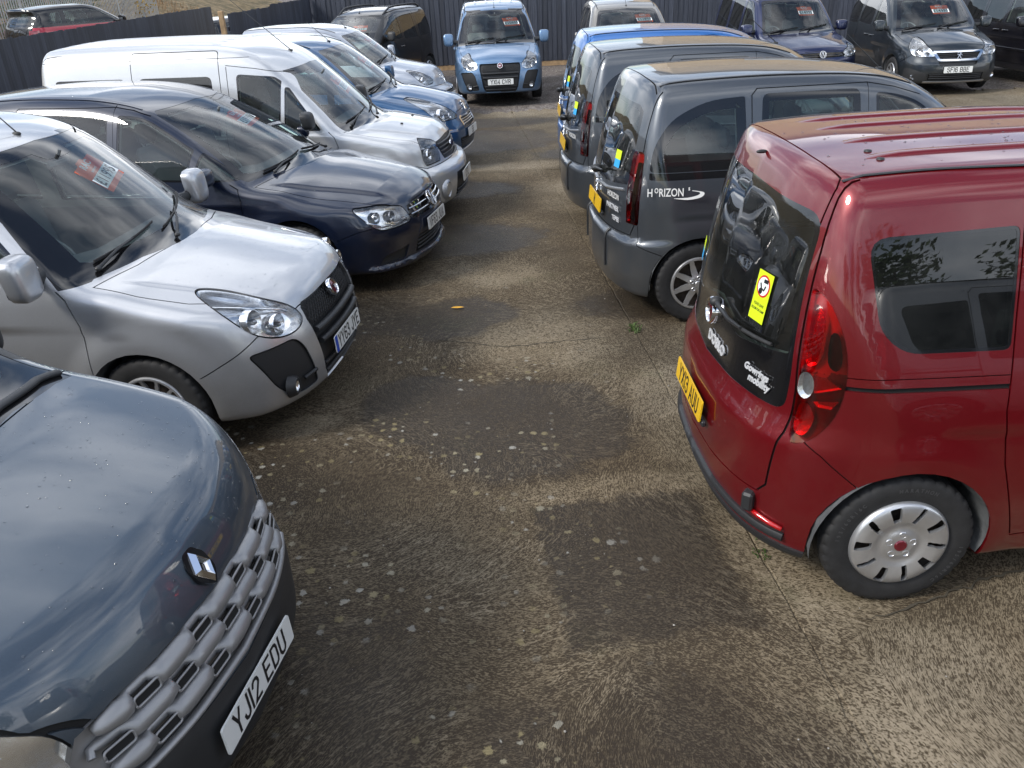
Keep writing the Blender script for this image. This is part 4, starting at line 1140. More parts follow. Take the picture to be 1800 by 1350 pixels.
# ================================================================== rounded carrier with lion emblem
def model_partner(new=True):
    S = dict(L=4.38, H=1.82, zb=.20, kick=.03, track=.80, cowl=(1.05, 1.09), belt=1.06, mirror_in=(1.85, 1.60),
        top=[(-.3, .80), (0, .84), (.2, .895), (.5, .975), (.8, 1.04), (1.03, 1.082), (1.11, 1.115), (1.36, 1.31), (1.62, 1.50), (1.80, 1.615), (1.98, 1.695), (2.3, 1.765), (2.75, 1.80), (3.2, 1.81), (3.7, 1.80), (4.1, 1.765), (4.4, 1.72)],
        crown=[(0, .12), (.8, .10), (1.1, .07), (1.7, .08), (2.2, .075), (4.4, .075)], tk=[(0, .05), (.6, .25), (1.0, .34), (1.9, .28), (2.6, 0), (4.4, 0)],
        front=[(.1, .15), (.2, .07), (.3, .02), (.42, 0), (.55, .008), (.66, .05), (.78, .10), (.86, .16), (1.0, .30), (1.3, .5), (1.9, .8)],
        fp=[(0, 0), (.25, .012), (.45, .05), (.6, .11), (.72, .20), (.82, .33), (.90, .52), (1.0, .9)],
        rear=[(.1, 4.22), (.25, 4.285), (.40, 4.315), (.60, 4.315), (.635, 4.305), (.66, 4.275), (.70, 4.270), (.9, 4.265), (1.05, 4.25), (1.3, 4.20), (1.6, 4.10), (1.75, 4.03), (1.9, 3.95)],
        rp=[(0, 0), (.3, .02), (.5, .055), (.65, .105), (.75, .16), (.82, .24), (.88, .36), (1.0, .7)],
        side=[(.1, .80), (.22, .85), (.35, .875), (.55, .898), (.8, .90), (.95, .89), (1.06, .872), (1.2, .842), (1.45, .775), (1.65, .71), (1.9, .63)],
        taper=[(0, .10), (.4, .045), (.8, .012), (1.2, 0), (3.5, 0), (4.0, .012), (4.4, .04)],
        rt=[(0, .07), (.9, .09), (1.2, .08), (1.8, .10), (2.2, .12), (4.4, .12)], rf=.055, rr=.06, rb=.05, hood=[([(.1, .45, 0), (.3, .50, 1), (.95, .62, 1), (1.1, .64, 0)], .014, .04)],
        flare=[(.92, .32, .37, .022, .17), (3.648, .32, .37, .022, .20)], crease=[([(0, .8, 0), (1.2, .8, .3), (2, .8, 1), (3.2, .82, 1), (4.4, .85, 0)], -.010, .02, .2)])
    lamp = rpoly([(.50, .735), (.54, .695), (.95, .695), (1.10, .735), (1.42, .985), (1.30, 1.0), (1.0, .945), (.72, .85)], [.02, .03, .08, .1, .03, .05, .2, .1])
    scr = half([(0, 1.09), (.4, 1.083), (.66, 1.065), (.755, 1.055), (.76, 1.07), (.60, 1.60), (.55, 1.63), (0, 1.655)])
    S['cuts'] = [('poly', 'front_bumper', [(-.3, .79), (.48, .77), (.60, .69), (.98, .69), (1.12, .72), (1.50, .55), (1.6, .05), (-.3, .05)], 'C')]
    S['cuts'] += bonnet([(.0, -.1), (.06, .40), (.20, .55), (.42, .68), (.66, .76), (.95, .795), (1.22, .80), (1.10, .5), (1.04, .2), (1.035, -.1)])
    S['cuts'] += [('seam', [(.1, .79), (.48, .77)], 'C'), ('seam', [(1.08, .72), (1.50, .55)], 'C'),
        ('poly', 'screen_seal', scr, 'F'), ('poly', 'screen', half([(0, 1.15), (.4, 1.14), (.62, 1.12), (.67, 1.13), (.545, 1.57), (.50, 1.595), (.16, 1.61), (.12, 1.58), (0, 1.575)]), 'F')]
    S['cuts'] += doors(1.24, 2.42, 3.28, .34, 1.06, 1.70, (1.40, 1.055), (2.02, 1.60))
    S['cuts'] += win('wf', [(1.50, 1.085), (2.04, 1.56), (2.20, 1.615), (2.36, 1.635), (2.36, 1.11)], [.03, .08, .08, .03, .03]) + win('wr', [(2.47, 1.12), (2.48, 1.665), (3.20, 1.665), (3.23, 1.15)], .05, .05)
    S['cuts'] += [('poly', 'slider', rpoly([(3.32, 1.115), (3.32, 1.165), (4.03, 1.165), (4.03, 1.115)], .01), 'S')] + win('wq', [(3.32, 1.17), (3.33, 1.655), (3.62, 1.64), (3.88, 1.52), (4.0, 1.35), (4.03, 1.17)], [.03, .02, .15, .2, .15, .03], .07)
    S['cuts'] += [('poly', 'tailgate', half([(0, 1.9), (.62, 1.9), (.68, 1.55), (.735, 1.2), (.745, .8), (.70, .68), (0, .67)]), 'R'), ('poly', 'tailgate', [(3.97, -.1), (3.95, .55), (3.97, .64), (4.6, .8), (4.6, -.1)], 'T'),
        ('seam', [(3.97, -.1), (3.965, .3), (3.95, .55), (3.955, .62)], 'T', .009), ('seam', [(.655, 1.70), (.68, 1.55), (.735, 1.2), (.745, .8), (.70, .68), (0, .67)], 'R', .008),
        ('poly', 'rearglass_seal', half([(0, 1.62), (.5, 1.605), (.575, 1.57), (.60, 1.50), (.655, 1.14), (.62, 1.05), (.3, 1.01), (0, 1.0)]), 'R'), ('poly', 'rearglass', half([(0, 1.59), (.47, 1.575), (.535, 1.55), (.56, 1.48), (.605, 1.16), (.57, 1.09), (.3, 1.055), (0, 1.045)]), 'R'),
        ('poly', 'rear_bumper', [(-.1, .66), (.83, .67), (.86, .765), (1.04, .765), (1.06, .62), (1.40, .54), (1.6, .0), (-.1, .0)], 'D', ['body']), ('seam', [(1.04, .765), (1.06, .62), (1.40, .54)], 'D', .006),
        ('poly', 'tail', rpoly([(.865, .77), (.865, 1.05), (.90, 1.30), (1.06, 1.305), (1.06, 1.05), (1.045, .77)], [.01, .05, .03, .05, .05, .02]), 'D'),
        ('poly', 'tail_bright', rpoly([(.875, .785), (.875, .87), (.93, .87), (.93, .785)], .01), 'D', ['tail']), ('poly', 'tail_clear', rpoly([(.872, .91), (.872, 1.02), (.915, 1.04), (.925, .92)], .02), 'D', ['tail']), ('poly', 'tail_dark', rpoly([(.95, .785), (.955, 1.05), (.99, 1.23), (1.045, 1.23), (1.045, 1.05), (1.035, .785)], .02), 'D', ['tail']),
        ('poly', 'headlamp', lamp, 'C'), ('seam', lamp, 'C', .009, True)]
    if new:
        S['cuts'] += [('poly', 'frame', half([(0, .795), (.44, .795), (.455, .76), (.37, .635), (.33, .62), (0, .62)]), 'F'), ('poly', 'grille', half([(0, .765), (.40, .762), (.33, .655), (0, .65)]), 'F', ['frame']),
            ('poly', 'slot', rpoly(half([(0, .605), (.36, .605), (.33, .545), (0, .54)]), .01), 'F'), ('poly', 'intake', half([(0, .405), (.50, .405), (.50, .28), (0, .275)]), 'F'),
            ('poly', 'fogpanel', rpoly([(.54, .40), (.78, .49), (.84, .49), (.84, .24), (.62, .24), (.52, .28)], .03), 'F'), ('poly', 'lip', half([(0, .262), (.56, .265), (.56, .235), (0, .235)]), 'F'), ('poly', 'valance', half([(0, .232), (.95, .232), (.95, .0), (0, .0)]), 'F', ['front_bumper', 'body'])]
        ex = [('frame', 'grille_surround', 'chrome', .008, .02, 'c'), ('grille', 'grille', 'black_plastic', -.03, .02, 'c'), ('slot', 'grille_slot', 'black_plastic', -.03, .02, 'c'), ('intake', 'bumper_intake', 'black_plastic', -.04, .02, 'c'), ('fogpanel', 'fog_light_panel', 'black_plastic', .003, .01, 'p'), ('lip', 'bumper_lip', 'satin_silver', .008, .02, 'c'), ('valance', 'front_valance', 'black_plastic', .002, .02, 'c')]
    else:
        S['cuts'] += [('poly', 'frame', half([(0, .70), (.34, .71), (.37, .68), (.33, .56), (.30, .545), (0, .54)]), 'F'), ('poly', 'grille', half([(0, .68), (.33, .688), (.30, .57), (0, .565)]), 'F', ['frame']), ('poly', 'intake', half([(0, .43), (.48, .43), (.42, .28), (0, .27)]), 'F'), ('poly', 'drl', rpoly([(.52, .56), (.72, .575), (.72, .54), (.52, .525)], .01), 'F'), ('poly', 'lip', half([(0, .25), (.70, .255), (.70, .225), (0, .22)]), 'F')]
        ex = [('frame', 'grille_surround', 'chrome', .006, .02, 'c'), ('grille', 'grille', 'black_plastic', -.03, .02, 'c'), ('intake', 'bumper_intake', 'black_plastic', -.04, .02, 'c'), ('drl', 'daytime_light', 'lamp_clear', .006, .02, 'p'), ('lip', 'bumper_lip', 'satin_silver', .01, .02, 'c')]
    S['parts'] = BODYPARTS + ex + [('headlamp', 'headlight', 'reflector', .055, .01, 'lamp'), ('slider', 'window_slider_rail', 'gloss_black', -.004, .01, 'p'),
        ('tail', 'tail_light', 'lamp_grey', .035, .02, 'lamp', 'red_lens'), ('tail_bright', 'brake_light', 'reflector', .02, .01, 'lamp', 'red_lens'), ('tail_dark', 'tail_light_segment', 'lamp_grey', .03, .02, 'lamp', 'dark_red_lens'), ('tail_clear', 'reversing_light', 'reflector', .02, .01, 'lamp', 'lens')]
    S['parts'] += winparts('wf', 'front_door_window', 'window', 'front_door') + winparts('wr', 'sliding_door_window', 'sideglass', 'rear_door') + winparts('wq', 'rear_quarter_window', 'sideglass')
    S['glass_labels'] = {'screen', 'wf', 'wr', 'wq', 'rearglass'}
    t, sh, ids = build(S); add_wheels(t, S, ALLOY2 if new else HUBCAP, 'wheel_silver')
    h = ids['headlamp']; bulb(t, sh, .66, .775, .07, h); bulb(t, sh, .54, .74, .04, h)
    if new:
        cbars(sh, t, [.735, .705, .675], [.37, .355, .34], .008, 'black_plastic', 'grille_bar', -.012); lower_slats(sh, t, [.31, .345, .38], .48); fogs(sh, t, .72, .34)
        lion_badge(sh, t, sh.front(0, .71) + Vector((-.012, 0, 0)), .11)
    else:
        cbars(sh, t, [.655, .625, .595], [.32, .31, .30], .008, 'chrome', 'grille_bar', -.012); lower_slats(sh, t, [.30, .33, .36, .39], .42)
        lion_badge(sh, t, sh.front(0, .80) + Vector((-.004, 0, 0)), .12)
    roof_strip(sh, t, .60, 2.05, 3.93, .010); aerial(sh, t, 2.0, .42, .72)
    add_mirrors(t, sh, 1.52, 1.11, (.07, .10, .10)); add_handle(t, sh, 2.27, .94, parent=ids['front_door']); add_handle(t, sh, 2.58, .94, parent=ids['rear_door'])
    add_wiper(t, sh, (.06, 1.095), (-.30, 1.17), [(.02, 1.14), (-.62, 1.20)]); add_wiper(t, sh, (.66, 1.075), (.30, 1.14), [(.62, 1.11), (.06, 1.18)])
    # rear: wiper, bumper pads, chrome strip on the tailgate
    p = sh.rear(0, 1.05); mb = MB(); mb.ell(p + Vector((.03, 0, 0)), (.045, .035, .035), 12, 8); mb.tube([p + Vector((.05, 0, .0)), p + Vector((.055, .12, .03)), p + Vector((.04, .30, .05))], [.016, .011, .007], 6); t.add('rear_wiper', mb.mesh('rear_wiper', True, 60), 'black_plastic')
    P = sh.curve([(-.60, 1.01), (-.3, .965), (0, .95), (.3, .965), (.60, 1.01)], 'R', .004, 20); mb = MB(); mb.tube(P, .012, 6); t.add('tailgate_trim_strip', mb.mesh('tailgate_trim_strip', True, 60), 'satin_silver')
    for sg in (1, -1):
        P = sh.curve([(sg * .42, .36), (sg * .42, .46), (sg * .42, .58), (sg * .42, .625)], 'R', .006, 8); q = sh.curve([(sg * .42, .645), (sg * .42, .66)], 'R', .006); mb = MB(); mb.tube(P + q, .010, 6); t.add('bumper_overrider', mb.mesh('bumper_overrider', True, 60), 'black_plastic')
    return t, sh, S, ids
MATS['sideglass'] = MATS['halfprivacy']
PARTNER = model_partner(True)
PARTNER_OLD = model_partner(False)

# ================================================================== round-nosed carrier with wave grille
def model_kangoo():
    S = dict(L=4.21, H=1.83, zb=.20, kick=.02, track=.79, cowl=(.92, 1.21), belt=1.13, mirror_in=(1.72, 1.63),
        top=[(-.3, .97), (0, 1.0), (.2, 1.055), (.5, 1.135), (.75, 1.19), (.90, 1.215), (.99, 1.24), (1.24, 1.38), (1.5, 1.505), (1.72, 1.61), (1.9, 1.70), (2.2, 1.77), (2.7, 1.81), (3.3, 1.815), (3.8, 1.79), (4.3, 1.74)],
        crown=[(0, .09), (.8, .045), (1.1, .045), (1.7, .08), (2.2, .075), (4.4, .075)], tk=[(0, .06), (.6, .22), (1.0, .25), (1.9, .25), (2.6, 0), (4.4, 0)],
        front=[(.1, .14), (.2, .05), (.32, .0), (.5, .0), (.6, .02), (.72, .05), (.82, .068), (.90, .095), (.96, .125), (1.02, .165), (1.10, .23), (1.3, .35), (1.9, .6)],
        fp=[(0, 0), (.25, .02), (.45, .065), (.6, .13), (.72, .22), (.82, .35), (.90, .52), (1.0, .9)],
        rear=[(.1, 4.1), (.25, 4.19), (.45, 4.21), (.6, 4.17), (1.0, 4.13), (1.4, 4.08), (1.7, 4.0), (1.9, 3.93)], rp=[(0, 0), (.4, .02), (.65, .07), (.8, .15), (.88, .26), (1.0, .6)],
        side=[(.1, .81), (.22, .86), (.35, .89), (.55, .91), (.8, .912), (.95, .90), (1.06, .885), (1.2, .855), (1.45, .79), (1.65, .725), (1.9, .64)],
        taper=[(0, .10), (.4, .04), (.8, .01), (1.2, 0), (3.5, 0), (4.2, .03)], rt=[(0, .12), (.9, .11), (1.2, .09), (1.8, .12), (2.2, .18), (4.4, .18)], rf=.06, rr=.10, rb=.05,
        flare=[(.87, .32, .37, .020, .16), (3.567, .32, .37, .018, .16)])
    scr = half([(0, 1.218), (.4, 1.212), (.66, 1.19), (.755, 1.178), (.765, 1.19), (.61, 1.61), (.56, 1.64), (0, 1.665)])
    lamp = rpoly([(.76, .60), (.73, .72), (.80, .85), (1.02, .95), (1.30, 1.05), (1.33, 1.02), (1.14, .82), (.96, .64)], [.03, .05, .08, .1, .03, .05, .1, .06])
    S['cuts'] = [('poly', 'front_bumper', [(-.3, .56), (.80, .58), (.95, .60), (1.16, .78), (1.5, .58), (1.6, .05), (-.3, .05)], 'C')]
    S['cuts'] += bonnet([(-.05, -.1), (.14, .5), (.24, .64), (.36, .72), (.52, .785), (.85, .825), (1.05, .835), (.96, .5), (.912, .2), (.905, -.1)])
    S['cuts'] += [('seam', [(1.14, .78), (1.5, .58)], 'C'), ('poly', 'pillar', [(1.07, 1.13), (1.26, 1.12), (1.58, 1.38), (1.98, 1.66), (1.82, 1.68), (1.4, 1.46), (1.16, 1.2)], 'S', ['body']),
        ('poly', 'screen_seal', scr, 'F'), ('poly', 'screen', half([(0, 1.285), (.4, 1.275), (.60, 1.25), (.64, 1.265), (.55, 1.57), (.50, 1.60), (.16, 1.615), (.12, 1.58), (0, 1.575)]), 'F')]
    S['cuts'] += doors(1.22, 2.38, 3.16, .34, 1.10, 1.70, (1.35, 1.12), (1.95, 1.62)) + win('wf', [(1.46, 1.15), (1.95, 1.59), (2.12, 1.63), (2.33, 1.645), (2.33, 1.15)], [.03, .08, .08, .03, .03]) + win('wr', [(2.43, 1.12), (2.44, 1.65), (3.08, 1.65), (3.11, 1.12)], .05) + win('wq', [(3.24, 1.12), (3.25, 1.62), (3.80, 1.58), (3.92, 1.14)], .07)
    S['cuts'] += [('poly', 'tailgate', half([(0, 1.9), (.62, 1.9), (.68, 1.55), (.75, 1.2), (.75, .6), (0, .56)]), 'R'), ('seam', [(.62, 1.72), (.68, 1.55), (.75, 1.2), (.75, .6), (0, .56)], 'R'), ('poly', 'rearglass_seal', half([(0, 1.62), (.55, 1.6), (.64, 1.1), (0, 1.07)]), 'R'), ('poly', 'rearglass', half([(0, 1.58), (.51, 1.56), (.59, 1.13), (0, 1.10)]), 'R'),
        ('poly', 'tail', rpoly([(.80, .75), (.82, 1.35), (.96, 1.35), (.97, .75)], .04), 'D'), ('poly', 'headlamp', lamp, 'C'), ('seam', lamp, 'C', .009, True),
        ('poly', 'grille', half([(0, .825), (.45, .822), (.57, .80), (.605, .74), (.60, .66), (.55, .575), (0, .555)]), 'F'), ('poly', 'lower', half([(0, .548), (.60, .568), (.80, .60), (.97, .62), (.97, .1), (0, .1)]), 'F', ['front_bumper', 'body'])]
    S['parts'] = BODYPARTS + [('pillar', 'windscreen_pillar', 'black_plastic', 0, .006, 'p'), ('headlamp', 'headlight', 'reflector', .05, .01, 'lamp'), ('grille', 'grille', 'grey_bar', -.03, .02, 'c'), ('lower', 'lower_bumper', 'black_plastic', .004, .02, 'c'), ('tail', 'tail_light', 'lamp_red', .004, .02, 'p')] + winparts('wf', 'front_door_window', 'window', 'front_door') + winparts('wr', 'sliding_door_window', 'privacy', 'rear_door') + winparts('wq', 'rear_quarter_window', 'privacy')
    S['glass_labels'] = {'screen', 'wf', 'wr', 'wq', 'rearglass'}
    t, sh, ids = build(S); add_wheels(t, S, HUBCAP)
    h = ids['headlamp']; bulb(t, sh, .71, .79, .048, h, .10)
    # three fat wavy bars with framed slots between them
    rows = [(.785, .53, 0.0), (.715, .56, .5), (.645, .54, 0.0)]
    for (z, w, ph) in rows:
        n = 72; pts = [(-w + 2 * w * i / n, z - .012 * abs(-w + 2 * w * i / n)) for i in range(n + 1)]
        P = sh.curve(pts, 'F', 0.0); G = [sh.nrm(p) for p in P[::12]]
        R = []; Q = []
        for i, p in enumerate(P):
            y = pts[i][0]; k = (y / .25 + ph) % 1.0; dip = max(0.0, min(1.0, (.24 - abs(k - .5)) / .07)); dip = dip * dip * (3 - 2 * dip)
            e = min(1.0, i / 5, (n - i) / 5) ** .5
            R.append((.037 - .017 * dip) * (.35 + .65 * e)); Q.append(p + Vector((.004 + .022 * dip, 0, .014 * dip)))
        mb = MB(); mb.tube(Q, R, 12, True, ((0, 0, 1), 1.0)); b = t.add('grille_bar', mb.mesh('grille_bar', True, 70), 'grey_bar')
        ks = [j for j in range(-4, 5)]
        for j in ks:
            y = (j + .5 - ph) * .25
            if abs(y) > w - .06: continue
            zz = z - .012 * abs(y) - .012; M = frame_on(sh, sh.front(y, zz), None)
            o = rpoly([(-.047, -.015), (.047, -.015), (.047, .019), (-.047, .019)], .012, 4)
            mb = MB(); mb.prism(o, .012, Matrix.Translation((0, 0, .004))); k = t.add('grille_slot', mb.mesh('grille_slot'), 'gap', b, M)
            mb = MB(); mb.tube([(x, y2, .016) for x, y2 in o + o[:1]], .0045, 6); t.add('slot_frame', mb.mesh('slot_frame', True), 'grey_bar', k)
    cbars(sh, t, [.575], [.60], .016, 'grey_bar', 'grille_bar', .0, flat=((0, 0, 1), .8)); lower_slats(sh, t, [.26, .30, .34, .38], .5)
    # faceted diamond emblem in a black surround on the bonnet front
    M = frame_on(sh, sh.front(0, .905), Vector((-.82, 0, .57)))
    mb = MB(); mb.prism([(x * 1.0, y) for x, y in rpoly([(0, -.074), (.046, -.03), (.050, .03), (.024, .072), (-.024, .072), (-.050, .03), (-.046, -.03)], .012, 3)], .016, Matrix.Translation((0, 0, -.006))); i = t.add('emblem_surround', mb.mesh('emblem_surround', True, 40), 'gloss_black', None, M)
    o = [(0, -.064), (.038, 0), (0, .064), (-.038, 0)]; q = [(x * .36, y * .36) for x, y in o]
    vs = [(x, y, .010) for x, y in o] + [(x * .68, y * .68, .030) for x, y in o] + [(x, y, .012) for x, y in q]
    mb = MB(); mb.add(vs, [(a, (a + 1) % 4, 4 + (a + 1) % 4, 4 + a) for a in range(4)] + [(4 + a, 4 + (a + 1) % 4, 8 + (a + 1) % 4, 8 + a) for a in range(4)]); t.add('diamond_emblem', mb.mesh('diamond_emblem'), 'chrome', i)
    add_mirrors(t, sh, 1.60, 1.18, (.06, .085, .10), .13, cap='black_plastic'); add_handle(t, sh, 2.22, .98, parent=ids['front_door'])
    add_wiper(t, sh, (.06, 1.23), (-.30, 1.30), [(.02, 1.27), (-.58, 1.33)]); add_wiper(t, sh, (.60, 1.215), (.40, 1.28), [(.56, 1.235), (.10, 1.31)])
    P = sh.curve([(-.75, 1.188), (-.66, 1.205), (-.4, 1.226), (0, 1.236), (.4, 1.226), (.66, 1.205), (.75, 1.188)], 'F', .006, 30); mb = MB(); mb.tube(P, .022, 8, True, ((0, 0, 1), .6)); t.add('scuttle_panel', mb.mesh('scuttle_panel', True, 60), 'black_plastic')
    aerial(sh, t, 1.95, .3)
    return t, sh, S, ids
KANGOO = model_kangoo()

# ================================================================== low people carrier with slim chrome-barred grille
def model_sharan():
    S = dict(L=4.854, H=1.73, zb=.18, kick=.02, track=.82, cowl=(1.12, 1.03), belt=1.0, mirror_in=(2.0, 1.50),
        top=[(-.3, .76), (0, .79), (.2, .83), (.5, .905), (.8, .965), (1.08, 1.01), (1.18, 1.04), (1.5, 1.22), (1.8, 1.38), (2.05, 1.495), (2.3, 1.59), (2.6, 1.655), (3.0, 1.70), (3.5, 1.71), (4.0, 1.69), (4.5, 1.63), (4.9, 1.55)],
        crown=[(0, .12), (.8, .11), (1.1, .07), (1.7, .08), (2.2, .08), (4.9, .08)], tk=[(0, .05), (.6, .25), (1.1, .36), (2.1, .30), (2.8, 0), (4.9, 0)],
        front=[(.1, .12), (.17, .03), (.22, -.005), (.26, .03), (.35, .02), (.5, .0), (.6, .01), (.68, .05), (.76, .10), (.84, .20), (1.0, .45), (1.3, .7), (1.8, 1.0)],
        fp=[(0, 0), (.25, .02), (.45, .065), (.6, .125), (.74, .22), (.85, .36), (.93, .56), (1.05, .9)],
        rear=[(.1, 4.74), (.3, 4.84), (.5, 4.854), (.8, 4.82), (1.1, 4.74), (1.4, 4.58), (1.7, 4.42)], rp=[(0, 0), (.4, .02), (.65, .07), (.8, .15), (.9, .3), (1.05, .7)],
        side=[(.1, .84), (.2, .89), (.32, .918), (.5, .940), (.72, .950), (.88, .94), (1.0, .915), (1.15, .87), (1.35, .80), (1.55, .72), (1.8, .61)],
        taper=[(0, .10), (.4, .05), (.9, .015), (1.4, 0), (3.8, 0), (4.85, .06)], rt=[(0, .07), (.9, .08), (1.2, .08), (1.8, .10), (2.2, .14), (4.9, .14)], hood=[([(.15, .46, 0), (.35, .52, 1), (1.1, .72, 1), (1.25, .74, 0)], .022, .045)], rf=.05, rr=.10, rb=.05,
        flare=[(.96, .33, .375, .020, .14), (3.88, .33, .375, .018, .14)], crease=[([(.6, .74, 0), (1.3, .80, .7), (2, .83, 1), (4.2, .86, 1), (4.85, .86, .4)], .012, .10, .05)])
    scr = half([(0, 1.03), (.4, 1.022), (.70, 1.0), (.80, .99), (.805, 1.005), (.60, 1.52), (.55, 1.55), (0, 1.575)])
    lamp = rpoly([(.53, .60), (.57, .575), (.98, .565), (1.10, .60), (1.30, .755), (1.28, .775), (.95, .77), (.62, .715)], [.02, .03, .08, .06, .03, .03, .1, .05])
    S['cuts'] = [('poly', 'front_bumper', [(-.3, .735), (.45, .72), (.57, .60), (.7, .57), (1.0, .56), (1.12, .60), (1.52, .52), (1.6, .05), (-.3, .05)], 'C')]
    S['cuts'] += bonnet([(.0, -.1), (.08, .40), (.18, .56), (.33, .70), (.7, .79), (1.0, .83), (1.32, .84), (1.20, .5), (1.12, .2), (1.11, -.1)])
    S['cuts'] += [('seam', [(.0, .735), (.45, .72)], 'C'), ('seam', [(1.12, .60), (1.30, .58), (1.52, .52)], 'C', .005),
        ('poly', 'screen_seal', scr, 'F'), ('poly', 'screen', half([(0, 1.07), (.4, 1.062), (.66, 1.04), (.725, 1.05), (.555, 1.49), (.51, 1.52), (.16, 1.535), (.12, 1.50), (0, 1.495)]), 'F')]
    S['cuts'] += doors(1.42, 2.62, 3.62, .30, 1.0, 1.60, (1.52, .985), (2.30, 1.52))
    S['cuts'] += win('wt', [(1.44, 1.01), (1.66, 1.155), (1.80, 1.235), (1.86, 1.01)], [.04, .05, .02, .02], .016) + win('wf', [(1.91, 1.01), (1.86, 1.255), (2.28, 1.485), (2.40, 1.525), (2.57, 1.54), (2.60, 1.01)], [.03, .02, .08, .08, .02, .02], .018) + win('wr', [(2.69, 1.01), (2.67, 1.545), (3.55, 1.545), (3.58, 1.01)], .04, .018) + win('wq', [(3.70, 1.02), (3.69, 1.54), (4.2, 1.50), (4.45, 1.06)], .08)
    S['cuts'] += [('poly', 'rearglass_seal', half([(0, 1.52), (.55, 1.5), (.66, 1.08), (0, 1.05)]), 'R'), ('poly', 'rearglass', half([(0, 1.48), (.51, 1.46), (.6, 1.11), (0, 1.08)]), 'R'), ('poly', 'tailgate', half([(0, 1.05), (.7, 1.05), (.72, .6), (0, .5)]), 'R', ['body']), ('poly', 'tail', rpoly([(.72, .80), (.75, 1.02), (1.2, 1.0), (1.15, .84)], .04), 'D'),
        ('poly', 'headlamp', lamp, 'C'), ('seam', lamp, 'C', .009, True), ('poly', 'grille', half([(0, .715), (.42, .705), (.47, .62), (.40, .585), (0, .58)]), 'F'), ('poly', 'intake', half([(0, .42), (.36, .42), (.40, .27), (0, .265)]), 'F'), ('poly', 'sideintake', rpoly([(.50, .38), (.74, .34), (.78, .26), (.54, .265)], .02), 'F'), ('poly', 'lip', half([(0, .245), (.70, .25), (.80, .25), (.80, .215), (0, .20)]), 'F'), ('poly', 'plinth', half([(0, .555), (.30, .555), (.36, .44), (0, .435)]), 'F')]
    S['parts'] = BODYPARTS + [('headlamp', 'headlight', 'reflector', .05, .01, 'lamp'), ('grille', 'grille', 'gloss_black', -.03, .02, 'c'), ('intake', 'bumper_intake', 'black_plastic', -.04, .02, 'c'), ('sideintake', 'fog_light_panel', 'black_plastic', -.02, .02, 'p'), ('lip', 'bumper_lip', 'paint', .012, .02, 'c'), ('plinth', 'plate_plinth', 'paint', .006, .01, 'c'), ('tail', 'tail_light', 'lamp_red', .004, .02, 'p')] + winparts('wt', 'front_quarter_window', 'window') + winparts('wf', 'front_door_window', 'window', 'front_door') + winparts('wr', 'sliding_door_window', 'window', 'rear_door') + winparts('wq', 'rear_quarter_window', 'window')
    S['glass_labels'] = {'screen', 'wf', 'wr', 'wq', 'wt', 'rearglass'}
    t, sh, ids = build(S); add_wheels(t, S, ALLOY)
    h = ids['headlamp']
    for (y, z) in ((.62, .66), (.74, .675)): bulb(t, sh, y, z, .045, h, .06, mat='lamp_grey')
    bars(sh, t, [[(.50, .603), (.62, .592), (.74, .60), (.84, .66)]], 'F', .012, 'chrome', 'headlight_strip', -.018)
    cbars(sh, t, [.675, .63], [.42, .43], .011, 'chrome', 'grille_bar', .0, flat=((0, 0, 1), .6)); lower_slats(sh, t, [.29, .325, .36, .395], .36); vw_badge(sh, t, sh.front(0, .665) + Vector((-.012, 0, 0)), .078)
    add_mirrors(t, sh, 1.72, 1.05, (.095, .115, .075), .16, lampstrip=True, up=.03); add_handle(t, sh, 2.45, .90, parent=ids['front_door']); add_handle(t, sh, 2.78, .90, parent=ids['rear_door'])
    add_wiper(t, sh, (.55, 1.01), (.25, 1.06), [(.60, 1.03), (.02, 1.09)]); add_wiper(t, sh, (-.55, 1.01), (-.25, 1.06), [(-.62, 1.03), (-.06, 1.09)])
    roof_strip(sh, t, .60, 2.4, 4.4, .008, 'paint')
    return t, sh, S, ids
SHARAN = model_sharan()

